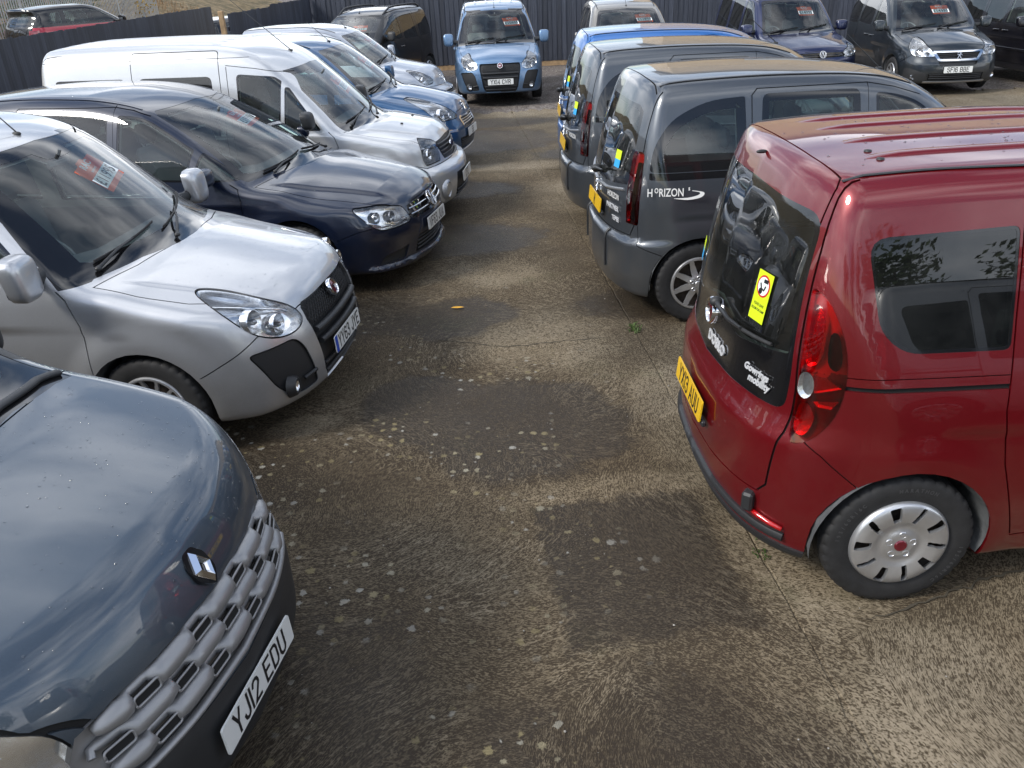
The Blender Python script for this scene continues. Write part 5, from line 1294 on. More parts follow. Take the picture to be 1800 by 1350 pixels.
# ================================================================== high-roof van with square lamps
def model_connect():
    S = dict(L=4.56, H=2.0, zb=.22, kick=.02, track=.78, cowl=(.96, 1.11), belt=1.08, mirror_in=(1.5, 1.62),
        top=[(-.3, .90), (0, .925), (.2, .955), (.5, 1.02), (.75, 1.07), (.92, 1.095), (1.0, 1.13), (1.2, 1.31), (1.4, 1.49), (1.58, 1.64), (1.70, 1.73), (1.88, 1.83), (2.15, 1.92), (2.5, 1.965), (3.2, 1.985), (4.0, 1.98), (4.5, 1.95), (4.8, 1.93)],
        crown=[(0, .08), (.8, .07), (1.1, .05), (1.7, .07), (2.2, .05), (4.4, .05)], tk=[(0, .05), (.6, .22), (1.0, .28), (1.6, .25), (2.2, .1), (2.8, 0), (4.4, 0)],
        front=[(.1, .10), (.22, .03), (.3, .0), (.45, -.01), (.58, .0), (.625, .03), (.655, .10), (.72, .13), (.85, .17), (.93, .24), (1.0, .32), (1.3, .5), (2.0, .8)],
        fp=[(0, 0), (.25, .02), (.45, .06), (.6, .105), (.72, .16), (.82, .25), (.90, .42), (1.0, .8)],
        rear=[(.1, 4.44), (.25, 4.53), (.45, 4.56), (.6, 4.53), (1.0, 4.52), (1.4, 4.50), (1.8, 4.44), (2.0, 4.40)], rp=[(0, 0), (.5, .02), (.7, .05), (.8, .09), (.88, .18), (1.0, .6)],
        side=[(.1, .80), (.22, .85), (.35, .875), (.55, .893), (.8, .895), (.95, .89), (1.08, .878), (1.2, .865), (1.45, .825), (1.7, .782), (1.95, .72)],
        taper=[(0, .09), (.4, .03), (.8, .005), (1.2, 0), (4.0, 0), (4.56, .02)], gtaper=[(0, .05), (1.2, .05), (1.9, .01), (2.4, 0), (5, 0)], rt=[(0, .06), (.9, .07), (1.2, .07), (1.8, .10), (2.3, .15), (4.4, .16)], hood=[([(.1, .40, 0), (.3, .46, 1), (.9, .62, 1), (1.0, .64, 0)], .016, .04)], rf=.045, rr=.10, rb=.05,
        flare=[(.85, .33, .375, .030, .15), (3.762, .33, .375, .025, .14)], crease=[([(1.8, 1.80, 0), (2.2, 1.82, 1), (4.3, 1.82, 1), (4.5, 1.82, 0)], .008, .03, .01), ([(0, .9, 0), (.4, .96, .6), (1.0, 1.04, 1), (4.4, 1.04, 1)], .010, .04, .12)])
    scr = half([(0, 1.095), (.4, 1.09), (.66, 1.075), (.765, 1.065), (.775, 1.08), (.665, 1.64), (.62, 1.68), (0, 1.705)])
    lamp = rpoly([(.63, .69), (1.02, .685), (1.06, .75), (1.06, .90), (1.00, .955), (.70, .905), (.62, .86)], [.02, .03, .03, .06, .05, .05, .02])
    S['cuts'] = [('poly', 'front_bumper', [(-.3, .665), (1.03, .66), (1.20, .70), (1.38, .68), (1.6, .6), (1.6, .05), (-.3, .05)], 'C')]
    S['cuts'] += bonnet([(.0, -.1), (.17, .45), (.24, .60), (.34, .68), (.6, .76), (.9, .80), (1.12, .81), (1.0, .5), (.94, .2), (.93, -.1)])
    S['cuts'] += [('seam', [(.2, .665), (1.03, .66), (1.20, .70), (1.40, .66)], 'C'),
        ('poly', 'screen_seal', scr, 'F'), ('poly', 'screen', half([(0, 1.17), (.4, 1.16), (.64, 1.14), (.71, 1.15), (.63, 1.60), (.59, 1.635), (.16, 1.65), (.12, 1.61), (0, 1.605)]), 'F')]
    S['cuts'] += doors(1.18, 2.30, 3.28, .34, 1.08, 1.76, (1.26, 1.075), (1.68, 1.66), rear=False)
    S['cuts'] += [('poly', 'rear_door', rpoly([(2.38, .36), (2.38, 1.90), (3.34, 1.90), (3.36, .9), (3.30, .62), (3.24, .36)], [.03, .05, .05, .1, .1, .05]), 'S'), ('seam', rpoly([(2.38, .36), (2.38, 1.90), (3.34, 1.90), (3.36, .9), (3.30, .62), (3.24, .36)], [.03, .05, .05, .1, .1, .05]), 'S', .008, True),
        ('seam', [(2.05, 1.83), (4.35, 1.83)], 'S', .005)]
    S['cuts'] += win('wt', [(1.34, 1.10), (1.66, 1.53), (1.70, 1.53), (1.74, 1.10)], [.03, .03, .01, .02], .018) + win('wf', [(1.78, 1.10), (1.73, 1.59), (1.80, 1.64), (2.20, 1.675), (2.22, 1.10)], [.02, .01, .05, .05, .03], .02) + win('wr', [(2.47, 1.20), (2.47, 1.66), (3.27, 1.66), (3.27, 1.20)], .06, .03) + win('wq', [(3.42, 1.20), (3.42, 1.66), (4.22, 1.66), (4.22, 1.20)], .06, .06)
    S['cuts'] += [('poly', 'tailgate', half([(0, 1.9), (.70, 1.9), (.78, 1.2), (.78, .55), (0, .55)]), 'R', ['body']), ('seam', [(.70, 1.9), (.78, 1.2), (.78, .55), (0, .55)], 'R'), ('poly', 'rearglass_seal', half([(0, 1.66), (.6, 1.66), (.66, 1.15), (0, 1.15)]), 'R'), ('poly', 'rearglass', half([(0, 1.62), (.56, 1.62), (.62, 1.19), (0, 1.19)]), 'R'),
        ('poly', 'tail', rpoly([(.86, .75), (.88, 1.2), (1.0, 1.2), (1.0, .75)], .03), 'D'), ('poly', 'headlamp', lamp, 'C'), ('seam', lamp, 'C', .009, True),
        ('poly', 'grille', rpoly(half([(0, .895), (.41, .875), (.43, .85), (.36, .685), (0, .675)]), .012), 'F'), ('poly', 'plinth', half([(0, .53), (.34, .53), (.40, .27), (0, .265)]), 'F')]
    S['parts'] = BODYPARTS + [('headlamp', 'headlight', 'reflector', .05, .01, 'lamp'), ('grille', 'grille', 'black_plastic', -.025, .02, 'c'), ('plinth', 'bumper_intake', 'black_plastic', -.01, .02, 'c'), ('tail', 'tail_light', 'lamp_red', .004, .02, 'p')] + winparts('wt', 'front_quarter_window', 'window') + winparts('wf', 'front_door_window', 'window', 'front_door') + winparts('wr', 'sliding_door_window', 'privacy', 'rear_door') + winparts('wq', 'rear_quarter_window', 'sideglass')
    S['glass_labels'] = {'screen', 'wf', 'wr', 'wq', 'wt', 'rearglass'}
    t, sh, ids = build(S); add_wheels(t, S, ALLOY2)
    h = ids['headlamp']; bulb(t, sh, .62, .775, .065, h)
    mb = MB()
    for k in range(9):
        p = sh.front(.58 + k * .022, .90 + k * .002)
        for sg in (1, -1): mb.tube([Vector((p.x + .02, p.y * sg, p.z + .015)), Vector((p.x + .02, p.y * sg, p.z - .03))], .004, 4)
    t.add('lamp_ribs', mb.mesh('lamp_ribs'), 'lamp_grey', None, None, None, 'stuff')
    bars(sh, t, [[(.50, .872), (.62, .868), (.78, .868)]], 'F', .012, 'chrome', 'headlight_strip', -.018)
    cbars(sh, t, [.845, .805, .765, .725], [.40, .385, .37, .355], .014, 'trim_plastic', 'grille_bar', -.008, flat=((0, 0, 1), .6)); cbars(sh, t, [.30, .335], [.37, .37], .010, 'black_plastic', 'intake_slat', 0)
    M = frame_on(sh, sh.front(0, .79) + Vector((-.01, 0, 0))); mb = MB(); mb.prism([(.085 * math.cos(a), .036 * math.sin(a)) for a in np.linspace(0, 2 * math.pi, 29)[:-1]], .014); i = t.add('badge_ring', mb.mesh('badge_ring'), 'chrome', None, M)
    mb = MB(); mb.prism([(.077 * math.cos(a), .030 * math.sin(a)) for a in np.linspace(0, 2 * math.pi, 29)[:-1]], .002, Matrix.Translation((0, 0, .0142))); k = t.add('badge_face', mb.mesh('badge_face'), 'ford_blue', i); t.add('badge_lettering', text_mesh('Ford', .042, .0006, 1.1, 0, .25), 'chrome', k, Matrix.Translation((0, 0, .0168)))
    for sg in (1, -1):      # round fog light holes
        p = sh.front(.60, .40); p.y *= sg; n = sh.nrm(p); d = (Vector((-1, 0, 0)) * .7 + n * .3).normalized(); M = Matrix.Translation(p) @ d.to_track_quat('Z', 'Y').to_matrix().to_4x4(); mb = MB()
        mb.lathe([(.072, -.01), (.074, .012), (.082, .018), (.100, .010), (.118, -.03)], 28, M); i = t.add('fog_light_surround', mb.mesh('fog_light_surround', True, 60), 'paint'); mb = MB(); mb.lathe([(.0005, -.012), (.05, -.008), (.071, .004)], 24, M); t.add('fog_light_recess', mb.mesh('fog_light_recess', True, 60), 'black_plastic', i)
    P = sh.curve([(-.40, .60), (0, .605), (.40, .60)], 'F', .0, 12)
    roof_rib(sh, t, [.10, .30, .50], 2.35, 4.3, .030, .012); aerial(sh, t, 1.86, .85, .72)
    add_mirrors(t, sh, 1.46, 1.17, (.07, .10, .085), cap='black_plastic'); add_handle(t, sh, 2.15, .95, parent=ids['front_door']); add_handle(t, sh, 2.52, .95, parent=ids['rear_door'])
    for k, (y, z) in enumerate(((.06, 1.11), (.62, 1.095))): pass
    add_wiper(t, sh, (.02, 1.115), (-.30, 1.19), [(.0, 1.16), (-.62, 1.22)]); add_wiper(t, sh, (.62, 1.10), (.30, 1.17), [(.60, 1.14), (.06, 1.20)])
    for sg in (1, -1):
        p = sh.top(.62, .28 * sg); mb = MB(); mb.box(p + Vector((0, 0, .006)), (.03, .022, .016), None, .005); t.add('washer_jet', mb.mesh('washer_jet'), 'black_plastic')
    return t, sh, S, ids
CONNECT = model_connect()

# ================================================================== small van with jutting slatted bumper
def model_bipper():
    S = dict(L=3.96, H=1.75, zb=.20, kick=.02, track=.73, cowl=(1.0, 1.07), belt=1.04, mirror_in=(1.72, 1.55),
        top=[(-.3, .84), (0, .87), (.3, .935), (.6, .99), (.9, 1.045), (.98, 1.06), (1.07, 1.10), (1.3, 1.26), (1.55, 1.44), (1.72, 1.545), (1.9, 1.63), (2.2, 1.70), (2.6, 1.735), (3.2, 1.735), (3.7, 1.71), (4.1, 1.67)],
        crown=[(0, .13), (.8, .10), (1.1, .07), (1.7, .08), (4.4, .075)], tk=[(0, .05), (.6, .25), (1.0, .36), (1.9, .28), (2.6, 0), (4.4, 0)],
        front=[(.1, .10), (.22, .02), (.35, .0), (.52, .0), (.57, .03), (.60, .12), (.68, .16), (.78, .20), (.86, .27), (1.0, .42), (1.3, .6), (1.9, .8)],
        fp=[(0, 0), (.25, .02), (.45, .07), (.6, .13), (.70, .21), (.78, .33), (.86, .52), (1.0, .9)],
        rear=[(.1, 3.84), (.25, 3.93), (.45, 3.96), (.6, 3.93), (1.0, 3.90), (1.4, 3.85), (1.7, 3.78)], rp=[(0, 0), (.5, .02), (.7, .06), (.8, .12), (1.0, .5)],
        side=[(.1, .76), (.22, .80), (.35, .83), (.55, .85), (.8, .855), (.92, .845), (1.04, .828), (1.2, .79), (1.4, .735), (1.6, .675), (1.8, .61)],
        taper=[(0, .08), (.4, .04), (.8, .01), (1.2, 0), (3.4, 0), (3.96, .03)], rt=[(0, .12), (.9, .12), (1.2, .10), (1.8, .12), (2.2, .16), (4.4, .16)], rf=.07, rr=.08, rb=.05,
        flare=[(.86, .31, .36, .025, .15), (3.373, .31, .36, .02, .15)])
    scr = half([(0, 1.065), (.4, 1.06), (.62, 1.045), (.70, 1.035), (.705, 1.05), (.57, 1.52), (.52, 1.55), (0, 1.575)])
    lamp = rpoly([(.60, .73), (.66, .68), (.92, .67), (1.06, .72), (1.32, .93), (1.20, .935), (.92, .88), (.68, .79)], [.02, .03, .08, .1, .03, .05, .1, .05])
    S['cuts'] = [('poly', 'front_bumper', [(-.3, .625), (.95, .64), (1.2, .66), (1.45, .58), (1.6, .05), (-.3, .05)], 'C')] + bonnet([(.0, -.1), (.18, .36), (.26, .50), (.42, .62), (.66, .70), (.95, .74), (1.18, .745), (1.06, .45), (.99, .2), (.985, -.1)])
    S['cuts'] += [('seam', [(.2, .625), (.95, .64), (1.2, .66), (1.45, .58)], 'C'), ('poly', 'screen_seal', scr, 'F'), ('poly', 'screen', half([(0, 1.13), (.4, 1.12), (.58, 1.10), (.63, 1.11), (.525, 1.49), (.48, 1.515), (0, 1.535)]), 'F')]
    S['cuts'] += doors(1.20, 2.28, 2.98, .34, 1.04, 1.63, (1.32, 1.035), (1.90, 1.53)) + win('wf', [(1.42, 1.06), (1.92, 1.49), (2.08, 1.54), (2.22, 1.55), (2.23, 1.06)], [.03, .08, .08, .03, .03]) + win('wr', [(2.33, 1.06), (2.34, 1.56), (2.90, 1.56), (2.93, 1.06)], .05) + win('wq', [(3.05, 1.07), (3.06, 1.55), (3.55, 1.51), (3.68, 1.09)], .07)
    S['cuts'] += [('poly', 'rearglass_seal', half([(0, 1.52), (.52, 1.5), (.6, 1.1), (0, 1.07)]), 'R'), ('poly', 'rearglass', half([(0, 1.48), (.48, 1.46), (.55, 1.13), (0, 1.10)]), 'R'), ('poly', 'tailgate', half([(0, 1.1), (.66, 1.1), (.68, .6), (0, .55)]), 'R', ['body']), ('poly', 'tail', rpoly([(.78, .75), (.80, 1.15), (.93, 1.15), (.94, .75)], .03), 'D'), ('poly', 'headlamp', lamp, 'C'), ('seam', lamp, 'C', .009, True), ('poly', 'grille', half([(0, .54), (.50, .53), (.56, .40), (.48, .27), (0, .26)]), 'F')]
    S['parts'] = BODYPARTS + [('headlamp', 'headlight', 'reflector', .05, .01, 'lamp'), ('grille', 'grille', 'black_plastic', -.035, .02, 'c'), ('tail', 'tail_light', 'lamp_red', .004, .02, 'p')] + winparts('wf', 'front_door_window', 'window', 'front_door') + winparts('wr', 'sliding_door_window', 'privacy', 'rear_door') + winparts('wq', 'rear_quarter_window', 'privacy')
    S['glass_labels'] = {'screen', 'wf', 'wr', 'wq', 'rearglass'}
    t, sh, ids = build(S); add_wheels(t, S, HUBCAP, R=.31); bulb(t, sh, .62, .75, .06, ids['headlamp'])
    cbars(sh, t, [.49, .44, .39, .34], [.5, .53, .53, .5], .014, 'trim_plastic', 'grille_bar', -.006); lion_badge(sh, t, sh.front(0, .76), .10)
    aerial(sh, t, 1.95, .22); add_mirrors(t, sh, 1.46, 1.09, (.07, .09, .10)); add_handle(t, sh, 2.15, .92, parent=ids['front_door']); roof_strip(sh, t, .54, 1.95, 3.7, .009)
    add_wiper(t, sh, (.06, 1.075), (-.30, 1.15), [(.02, 1.12), (-.56, 1.18)]); add_wiper(t, sh, (.58, 1.06), (.30, 1.13), [(.56, 1.09), (.06, 1.16)])
    return t, sh, S, ids
BIPPER = model_bipper()

# ================================================================== upright carrier with slim grille
def model_caddy():
    S = dict(L=4.41, H=1.85, zb=.20, kick=.02, track=.79, cowl=(1.08, 1.06), belt=1.04, mirror_in=(1.78, 1.62),
        top=[(-.3, .80), (0, .835), (.2, .88), (.5, .95), (.8, 1.01), (1.04, 1.05), (1.13, 1.085), (1.4, 1.32), (1.62, 1.51), (1.78, 1.635), (1.92, 1.715), (2.2, 1.785), (2.6, 1.82), (3.2, 1.835), (4.0, 1.825), (4.4, 1.80)],
        crown=[(0, .11), (.8, .09), (1.1, .06), (1.7, .07), (4.4, .06)], tk=[(0, .05), (.6, .22), (1.0, .30), (1.9, .25), (2.6, 0), (4.4, 0)],
        front=[(.1, .12), (.2, .05), (.3, .01), (.45, 0), (.6, .01), (.70, .05), (.80, .09), (.88, .17), (1.0, .30), (1.3, .5), (1.9, .8)],
        fp=[(0, 0), (.25, .015), (.45, .05), (.6, .10), (.72, .18), (.82, .30), (.90, .5), (1.0, .9)],
        rear=[(.1, 4.28), (.25, 4.38), (.45, 4.41), (.6, 4.38), (1.0, 4.36), (1.4, 4.32), (1.8, 4.24)], rp=[(0, 0), (.5, .02), (.7, .06), (.8, .12), (.88, .24), (1.0, .6)],
        side=[(.1, .80), (.22, .85), (.35, .873), (.55, .892), (.8, .895), (.95, .887), (1.06, .87), (1.2, .84), (1.45, .785), (1.65, .735), (1.9, .67)],
        taper=[(0, .09), (.4, .04), (.8, .01), (1.2, 0), (3.8, 0), (4.4, .03)], rt=[(0, .09), (.9, .10), (1.2, .09), (1.8, .11), (2.2, .15), (4.4, .15)], rf=.07, rr=.09, rb=.05,
        flare=[(.88, .32, .37, .020, .14), (3.561, .32, .37, .018, .14)], crease=[([(.6, .76, 0), (1.2, .79, 1), (4.2, .80, 1), (4.4, .80, .5)], .010, .08, .05)])
    scr = half([(0, 1.06), (.4, 1.052), (.66, 1.035), (.765, 1.025), (.77, 1.04), (.625, 1.62), (.58, 1.655), (0, 1.68)])
    lamp = rpoly([(.52, .70), (.56, .655), (.92, .655), (1.06, .70), (1.26, .87), (1.22, .885), (.95, .86), (.62, .79)], [.02, .03, .08, .08, .03, .03, .1, .05])
    S['cuts'] = [('poly', 'front_bumper', [(-.3, .79), (.45, .775), (.56, .68), (.95, .65), (1.08, .68), (1.45, .58), (1.6, .05), (-.3, .05)], 'C')] + bonnet([(.0, -.1), (.08, .42), (.20, .58), (.38, .70), (.7, .76), (1.0, .79), (1.25, .80), (1.14, .5), (1.075, .2), (1.07, -.1)])
    S['cuts'] += [('seam', [(.05, .79), (.45, .775)], 'C'), ('poly', 'screen_seal', scr, 'F'), ('poly', 'screen', half([(0, 1.12), (.4, 1.11), (.64, 1.09), (.70, 1.10), (.585, 1.585), (.54, 1.615), (.16, 1.63), (.12, 1.59), (0, 1.585)]), 'F')]
    S['cuts'] += doors(1.28, 2.44, 3.24, .34, 1.04, 1.73, (1.38, 1.03), (1.95, 1.64)) + win('wf', [(1.50, 1.065), (1.98, 1.60), (2.12, 1.655), (2.38, 1.67), (2.39, 1.065)], [.03, .08, .08, .03, .03]) + win('wr', [(2.49, 1.065), (2.50, 1.675), (3.16, 1.675), (3.18, 1.065)], .05) + win('wq', [(3.30, 1.07), (3.31, 1.67), (3.98, 1.65), (4.06, 1.09)], .06)
    S['cuts'] += [('seam', [(1.35, .56), (3.15, .56)], 'S', .05, False, None), ('poly', 'rearglass_seal', half([(0, 1.64), (.6, 1.62), (.66, 1.1), (0, 1.08)]), 'R'), ('poly', 'rearglass', half([(0, 1.60), (.56, 1.58), (.61, 1.14), (0, 1.12)]), 'R'), ('poly', 'tailgate', half([(0, 1.1), (.70, 1.1), (.72, .6), (0, .55)]), 'R', ['body']), ('poly', 'tail', rpoly([(.84, .75), (.86, 1.15), (.98, 1.15), (.98, .75)], .03), 'D'), ('poly', 'headlamp', lamp, 'C'), ('seam', lamp, 'C', .009, True),
        ('poly', 'grille', half([(0, .765), (.44, .755), (.49, .70), (.45, .665), (0, .66)]), 'F'), ('poly', 'intake', half([(0, .42), (.50, .42), (.54, .28), (0, .27)]), 'F')]
    S['cuts'] = [q for q in S['cuts'] if not (q[0] == 'seam' and q[1][0] == (1.35, .56))]
    S['parts'] = BODYPARTS + [('headlamp', 'headlight', 'reflector', .05, .01, 'lamp'), ('grille', 'grille', 'gloss_black', -.025, .02, 'c'), ('intake', 'bumper_intake', 'black_plastic', -.04, .02, 'c'), ('tail', 'tail_light', 'lamp_red', .004, .02, 'p')] + winparts('wf', 'front_door_window', 'window', 'front_door') + winparts('wr', 'sliding_door_window', 'privacy', 'rear_door') + winparts('wq', 'rear_quarter_window', 'privacy')
    S['glass_labels'] = {'screen', 'wf', 'wr', 'wq', 'rearglass'}
    t, sh, ids = build(S); add_wheels(t, S, ALLOY); h = ids['headlamp']; bulb(t, sh, .60, .72, .055, h); bulb(t, sh, .72, .75, .05, h)
    cbars(sh, t, [.735, .695], [.44, .455], .010, 'chrome', 'grille_bar', -.004, flat=((0, 0, 1), .5)); lower_slats(sh, t, [.31, .345, .38], .5); vw_badge(sh, t, sh.front(0, .725) + Vector((-.012, 0, 0)), .070)
    bars(sh, t, [[(1.35, .60), (2.2, .60), (3.15, .60)]], 'S', .028, 'paint', 'side_moulding', .002, 24, True, ((0, 0, 1), 1.0))
    aerial(sh, t, 1.96, .2); add_mirrors(t, sh, 1.56, 1.08, (.085, .115, .10)); add_handle(t, sh, 2.28, .93, 'paint', parent=ids['front_door']); add_handle(t, sh, 2.60, .93, 'paint', parent=ids['rear_door'])
    add_wiper(t, sh, (.06, 1.07), (-.30, 1.14), [(.02, 1.11), (-.62, 1.17)]); add_wiper(t, sh, (.66, 1.05), (.30, 1.12), [(.62, 1.08), (.06, 1.15)])
    return t, sh, S, ids
CADDY = model_caddy()

# ================================================================== compact off-roader seen beyond the fence
def model_suv():
    S = dict(L=4.36, H=1.64, zb=.24, kick=.02, track=.82, cowl=(1.15, 1.05), belt=1.08, mirror_in=(1.9, 1.46),
        top=[(-.3, .90), (0, .93), (.4, .98), (.8, 1.02), (1.10, 1.05), (1.2, 1.085), (1.5, 1.26), (1.8, 1.42), (2.0, 1.51), (2.2, 1.57), (2.6, 1.62), (3.1, 1.62), (3.8, 1.585), (4.2, 1.55), (4.5, 1.53)],
        crown=[(0, .1), (1.1, .06), (1.7, .08), (4.4, .07)], tk=[(0, .05), (1.0, .3), (1.9, .28), (2.6, 0), (4.4, 0)], front=[(.1, .12), (.3, .01), (.5, 0), (.8, .05), (.9, .12), (1.0, .3), (1.3, .5), (1.9, .8)],
        fp=[(0, 0), (.4, .04), (.6, .1), (.75, .2), (.85, .35), (1.0, .9)], rear=[(.1, 4.2), (.3, 4.33), (.6, 4.36), (.9, 4.33), (1.08, 4.28), (1.2, 4.20), (1.4, 4.08), (1.55, 4.16), (1.7, 4.16)], rp=[(0, 0), (.4, .03), (.65, .1), (.8, .2), (.9, .35), (1.05, .7)],
        side=[(.1, .84), (.25, .90), (.4, .93), (.6, .945), (.85, .94), (.98, .92), (1.08, .89), (1.2, .84), (1.4, .74), (1.55, .67), (1.8, .58)], taper=[(0, .1), (.5, .04), (1.0, 0), (3.6, 0), (4.36, .06)], rt=[(0, .1), (1.2, .1), (2.2, .12), (4.4, .10)], rf=.08, rr=.06, rb=.06, flare=[(.86, .36, .41, .03, .15), (3.52, .36, .41, .03, .15)])
    S['cuts'] = bonnet([(.0, -.1), (.1, .45), (.4, .70), (1.0, .80), (1.28, .81), (1.15, .3), (1.13, -.1)]) + [('poly', 'roofblack', [(1.2, -.1), (1.2, .95), (4.6, .95), (4.6, -.1)], 'T', ['body'])]
    S['cuts'] = [q for q in S['cuts'] if q[1] != 'roofblack'] + [('poly', 'roofblack', [(1.4, 1.10), (1.3, 1.9), (4.6, 1.9), (4.6, 1.10)], 'S', ['body'])]
    S['cuts'] += [('poly', 'roofblack', [(2.0, -.1), (1.9, .7), (4.6, .7), (4.6, -.1)], 'T', ['body']), ('poly', 'screen', half([(0, 1.12), (.68, 1.10), (.56, 1.46), (0, 1.48)]), 'F')] + win('wf', [(1.62, 1.12), (2.1, 1.44), (2.45, 1.50), (2.46, 1.12)], .04) + win('wr', [(2.55, 1.12), (2.54, 1.50), (3.20, 1.49), (3.28, 1.13)], .04) + win('wq', [(3.36, 1.14), (3.30, 1.48), (3.60, 1.45), (3.78, 1.18)], .05) + \
        [('poly', 'rearglass', half([(0, 1.46), (.55, 1.44), (.66, 1.15), (0, 1.12)]), 'R'), ('poly', 'tail', rpoly([(.72, .92), (.76, 1.04), (1.15, 1.03), (1.12, .93)], .03), 'D'), ('poly', 'headlamp', rpoly([(.55, .78), (.6, .90), (1.15, .92), (1.1, .80)], .03), 'C')]
    S['parts'] = [q for q in BODYPARTS if q[0] in ('body', 'gap', 'bonnet')] + [('roofblack', 'roof', 'gloss_black', .0, .01, 'c'), ('screen', 'windscreen', 'windscreen', -.003, .004, 'c'), ('rearglass', 'rear_window', 'rearglass', -.003, .004, 'c'), ('tail', 'tail_light', 'lamp_red', .004, .02, 'p'), ('headlamp', 'headlight', 'reflector', .05, .01, 'lamp')] + winparts('wf', 'front_door_window', 'window') + winparts('wr', 'rear_door_window', 'window') + winparts('wq', 'rear_quarter_window', 'window')
    S['glass_labels'] = {'screen', 'wf', 'wr', 'wq', 'rearglass'}
    t, sh, ids = build(S); add_wheels(t, S, ALLOY, R=.36); add_mirrors(t, sh, 1.72, 1.12, (.09, .11, .08), cap='gloss_black')
    return t, sh, S, ids
SUV = model_suv()

# ================================================================== ground
def ground_material():
    m, t, b = newmat('concrete')
    Ln = t.links.new
    geo = t.nodes.new('ShaderNodeNewGeometry')
    def math_(op, a, b_=None, c=None, clamp=False):
        n = nnode(t, 'ShaderNodeMath', operation=op); n.use_clamp = clamp
        for i, v in enumerate((a, b_, c)):
            if v is None: continue
            if isinstance(v, (int, float)): n.inputs[i].default_value = v
            else: Ln(v, n.inputs[i])
        return n.outputs[0]
    def noise(scale, detail=4, rough=.6, vec=None, dist=0.0, dim=None):
        n = nnode(t, 'ShaderNodeTexNoise', Scale=scale, Detail=detail, Roughness=rough, Distortion=dist); Ln(vec if vec is not None else geo.outputs['Position'], n.inputs['Vector']); return n.outputs['Fac']
    def mrange(v, a, b_, lo=0.0, hi=1.0, smooth=True):
        n = nnode(t, 'ShaderNodeMapRange'); n.interpolation_type = 'SMOOTHSTEP' if smooth else 'LINEAR'
        Ln(v, n.inputs[0]); n.inputs[1].default_value = a; n.inputs[2].default_value = b_; n.inputs[3].default_value = lo; n.inputs[4].default_value = hi; return n.outputs[0]
    xyz = t.nodes.new('ShaderNodeSeparateXYZ'); Ln(geo.outputs['Position'], xyz.inputs[0])
    # sweeping broom strokes: arcs round scattered centres, broken into short ridges
    wob = nnode(t, 'ShaderNodeTexNoise', Scale=1.3, Detail=3.0); Ln(geo.outputs['Position'], wob.inputs['Vector'])
    ad = nnode(t, 'ShaderNodeVectorMath', operation='MULTIPLY_ADD'); Ln(wob.outputs['Color'], ad.inputs[0]); ad.inputs[1].default_value = (.16, .16, 0); Ln(geo.outputs['Position'], ad.inputs[2])
    def strokes(scale, seed, fr, fa):
        mp = nnode(t, 'ShaderNodeMapping'); mp.inputs['Location'].default_value = (seed, seed * 1.7, 0); Ln(ad.outputs[0], mp.inputs['Vector'])
        v = nnode(t, 'ShaderNodeTexVoronoi', voronoi_dimensions='2D', Scale=scale, Randomness=1.0); Ln(mp.outputs[0], v.inputs['Vector'])
        sub = nnode(t, 'ShaderNodeVectorMath', operation='SUBTRACT'); Ln(mp.outputs[0], sub.inputs[0]); Ln(v.outputs['Position'], sub.inputs[1])
        s2 = t.nodes.new('ShaderNodeSeparateXYZ'); Ln(sub.outputs[0], s2.inputs[0])
        r = nnode(t, 'ShaderNodeVectorMath', operation='LENGTH'); Ln(sub.outputs[0], r.inputs[0])
        a = math_('ARCTAN2', s2.outputs['Y'], s2.outputs['X'])
        sc = t.nodes.new('ShaderNodeSeparateColor'); Ln(v.outputs['Color'], sc.inputs[0])
        cb = t.nodes.new('ShaderNodeCombineXYZ'); Ln(math_('MULTIPLY', r.outputs['Value'], fr), cb.inputs[0]); Ln(math_('MULTIPLY', math_('MULTIPLY', a, r.outputs['Value']), fa), cb.inputs[1]); Ln(math_('MULTIPLY', sc.outputs[0], 30.0), cb.inputs[2])
        return noise(1.0, 4, .60, cb.outputs[0])
    st1 = strokes(.45, 3.1, 34.0, 5.5); st2 = strokes(.60, 11.3, 28.0, 5.0); sp1 = strokes(.45, 3.1, 135.0, 82.0); sp2 = strokes(.60, 11.3, 120.0, 74.0)
    sel = mrange(noise(.7, 3, .5), .44, .56)
    mixs = nnode(t, 'ShaderNodeMix', data_type='FLOAT'); Ln(sel, mixs.inputs[0]); Ln(st1, mixs.inputs[2]); Ln(st2, mixs.inputs[3]); stroke = mixs.outputs[0]
    mixp = nnode(t, 'ShaderNodeMix', data_type='FLOAT'); Ln(sel, mixp.inputs[0]); Ln(sp1, mixp.inputs[2]); Ln(sp2, mixp.inputs[3]); dash = mixp.outputs[0]
    grain = noise(95, 3, .7)
    agg = noise(34, 3, .65)
    # damp and dry areas, as the puddles have dried off
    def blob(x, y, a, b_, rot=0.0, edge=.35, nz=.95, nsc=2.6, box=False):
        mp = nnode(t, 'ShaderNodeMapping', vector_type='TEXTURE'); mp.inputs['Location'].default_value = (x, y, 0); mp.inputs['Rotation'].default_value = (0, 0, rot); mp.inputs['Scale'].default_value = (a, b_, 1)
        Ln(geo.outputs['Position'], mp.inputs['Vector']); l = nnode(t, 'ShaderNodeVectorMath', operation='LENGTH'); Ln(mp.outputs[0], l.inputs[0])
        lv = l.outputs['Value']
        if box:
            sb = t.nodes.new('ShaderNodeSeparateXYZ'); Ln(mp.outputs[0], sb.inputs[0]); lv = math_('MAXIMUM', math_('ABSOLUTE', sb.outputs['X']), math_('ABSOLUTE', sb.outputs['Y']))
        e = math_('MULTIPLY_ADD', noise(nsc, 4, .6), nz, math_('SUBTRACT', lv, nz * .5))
        return mrange(e, 1 + edge * .5, 1 - edge * .5)
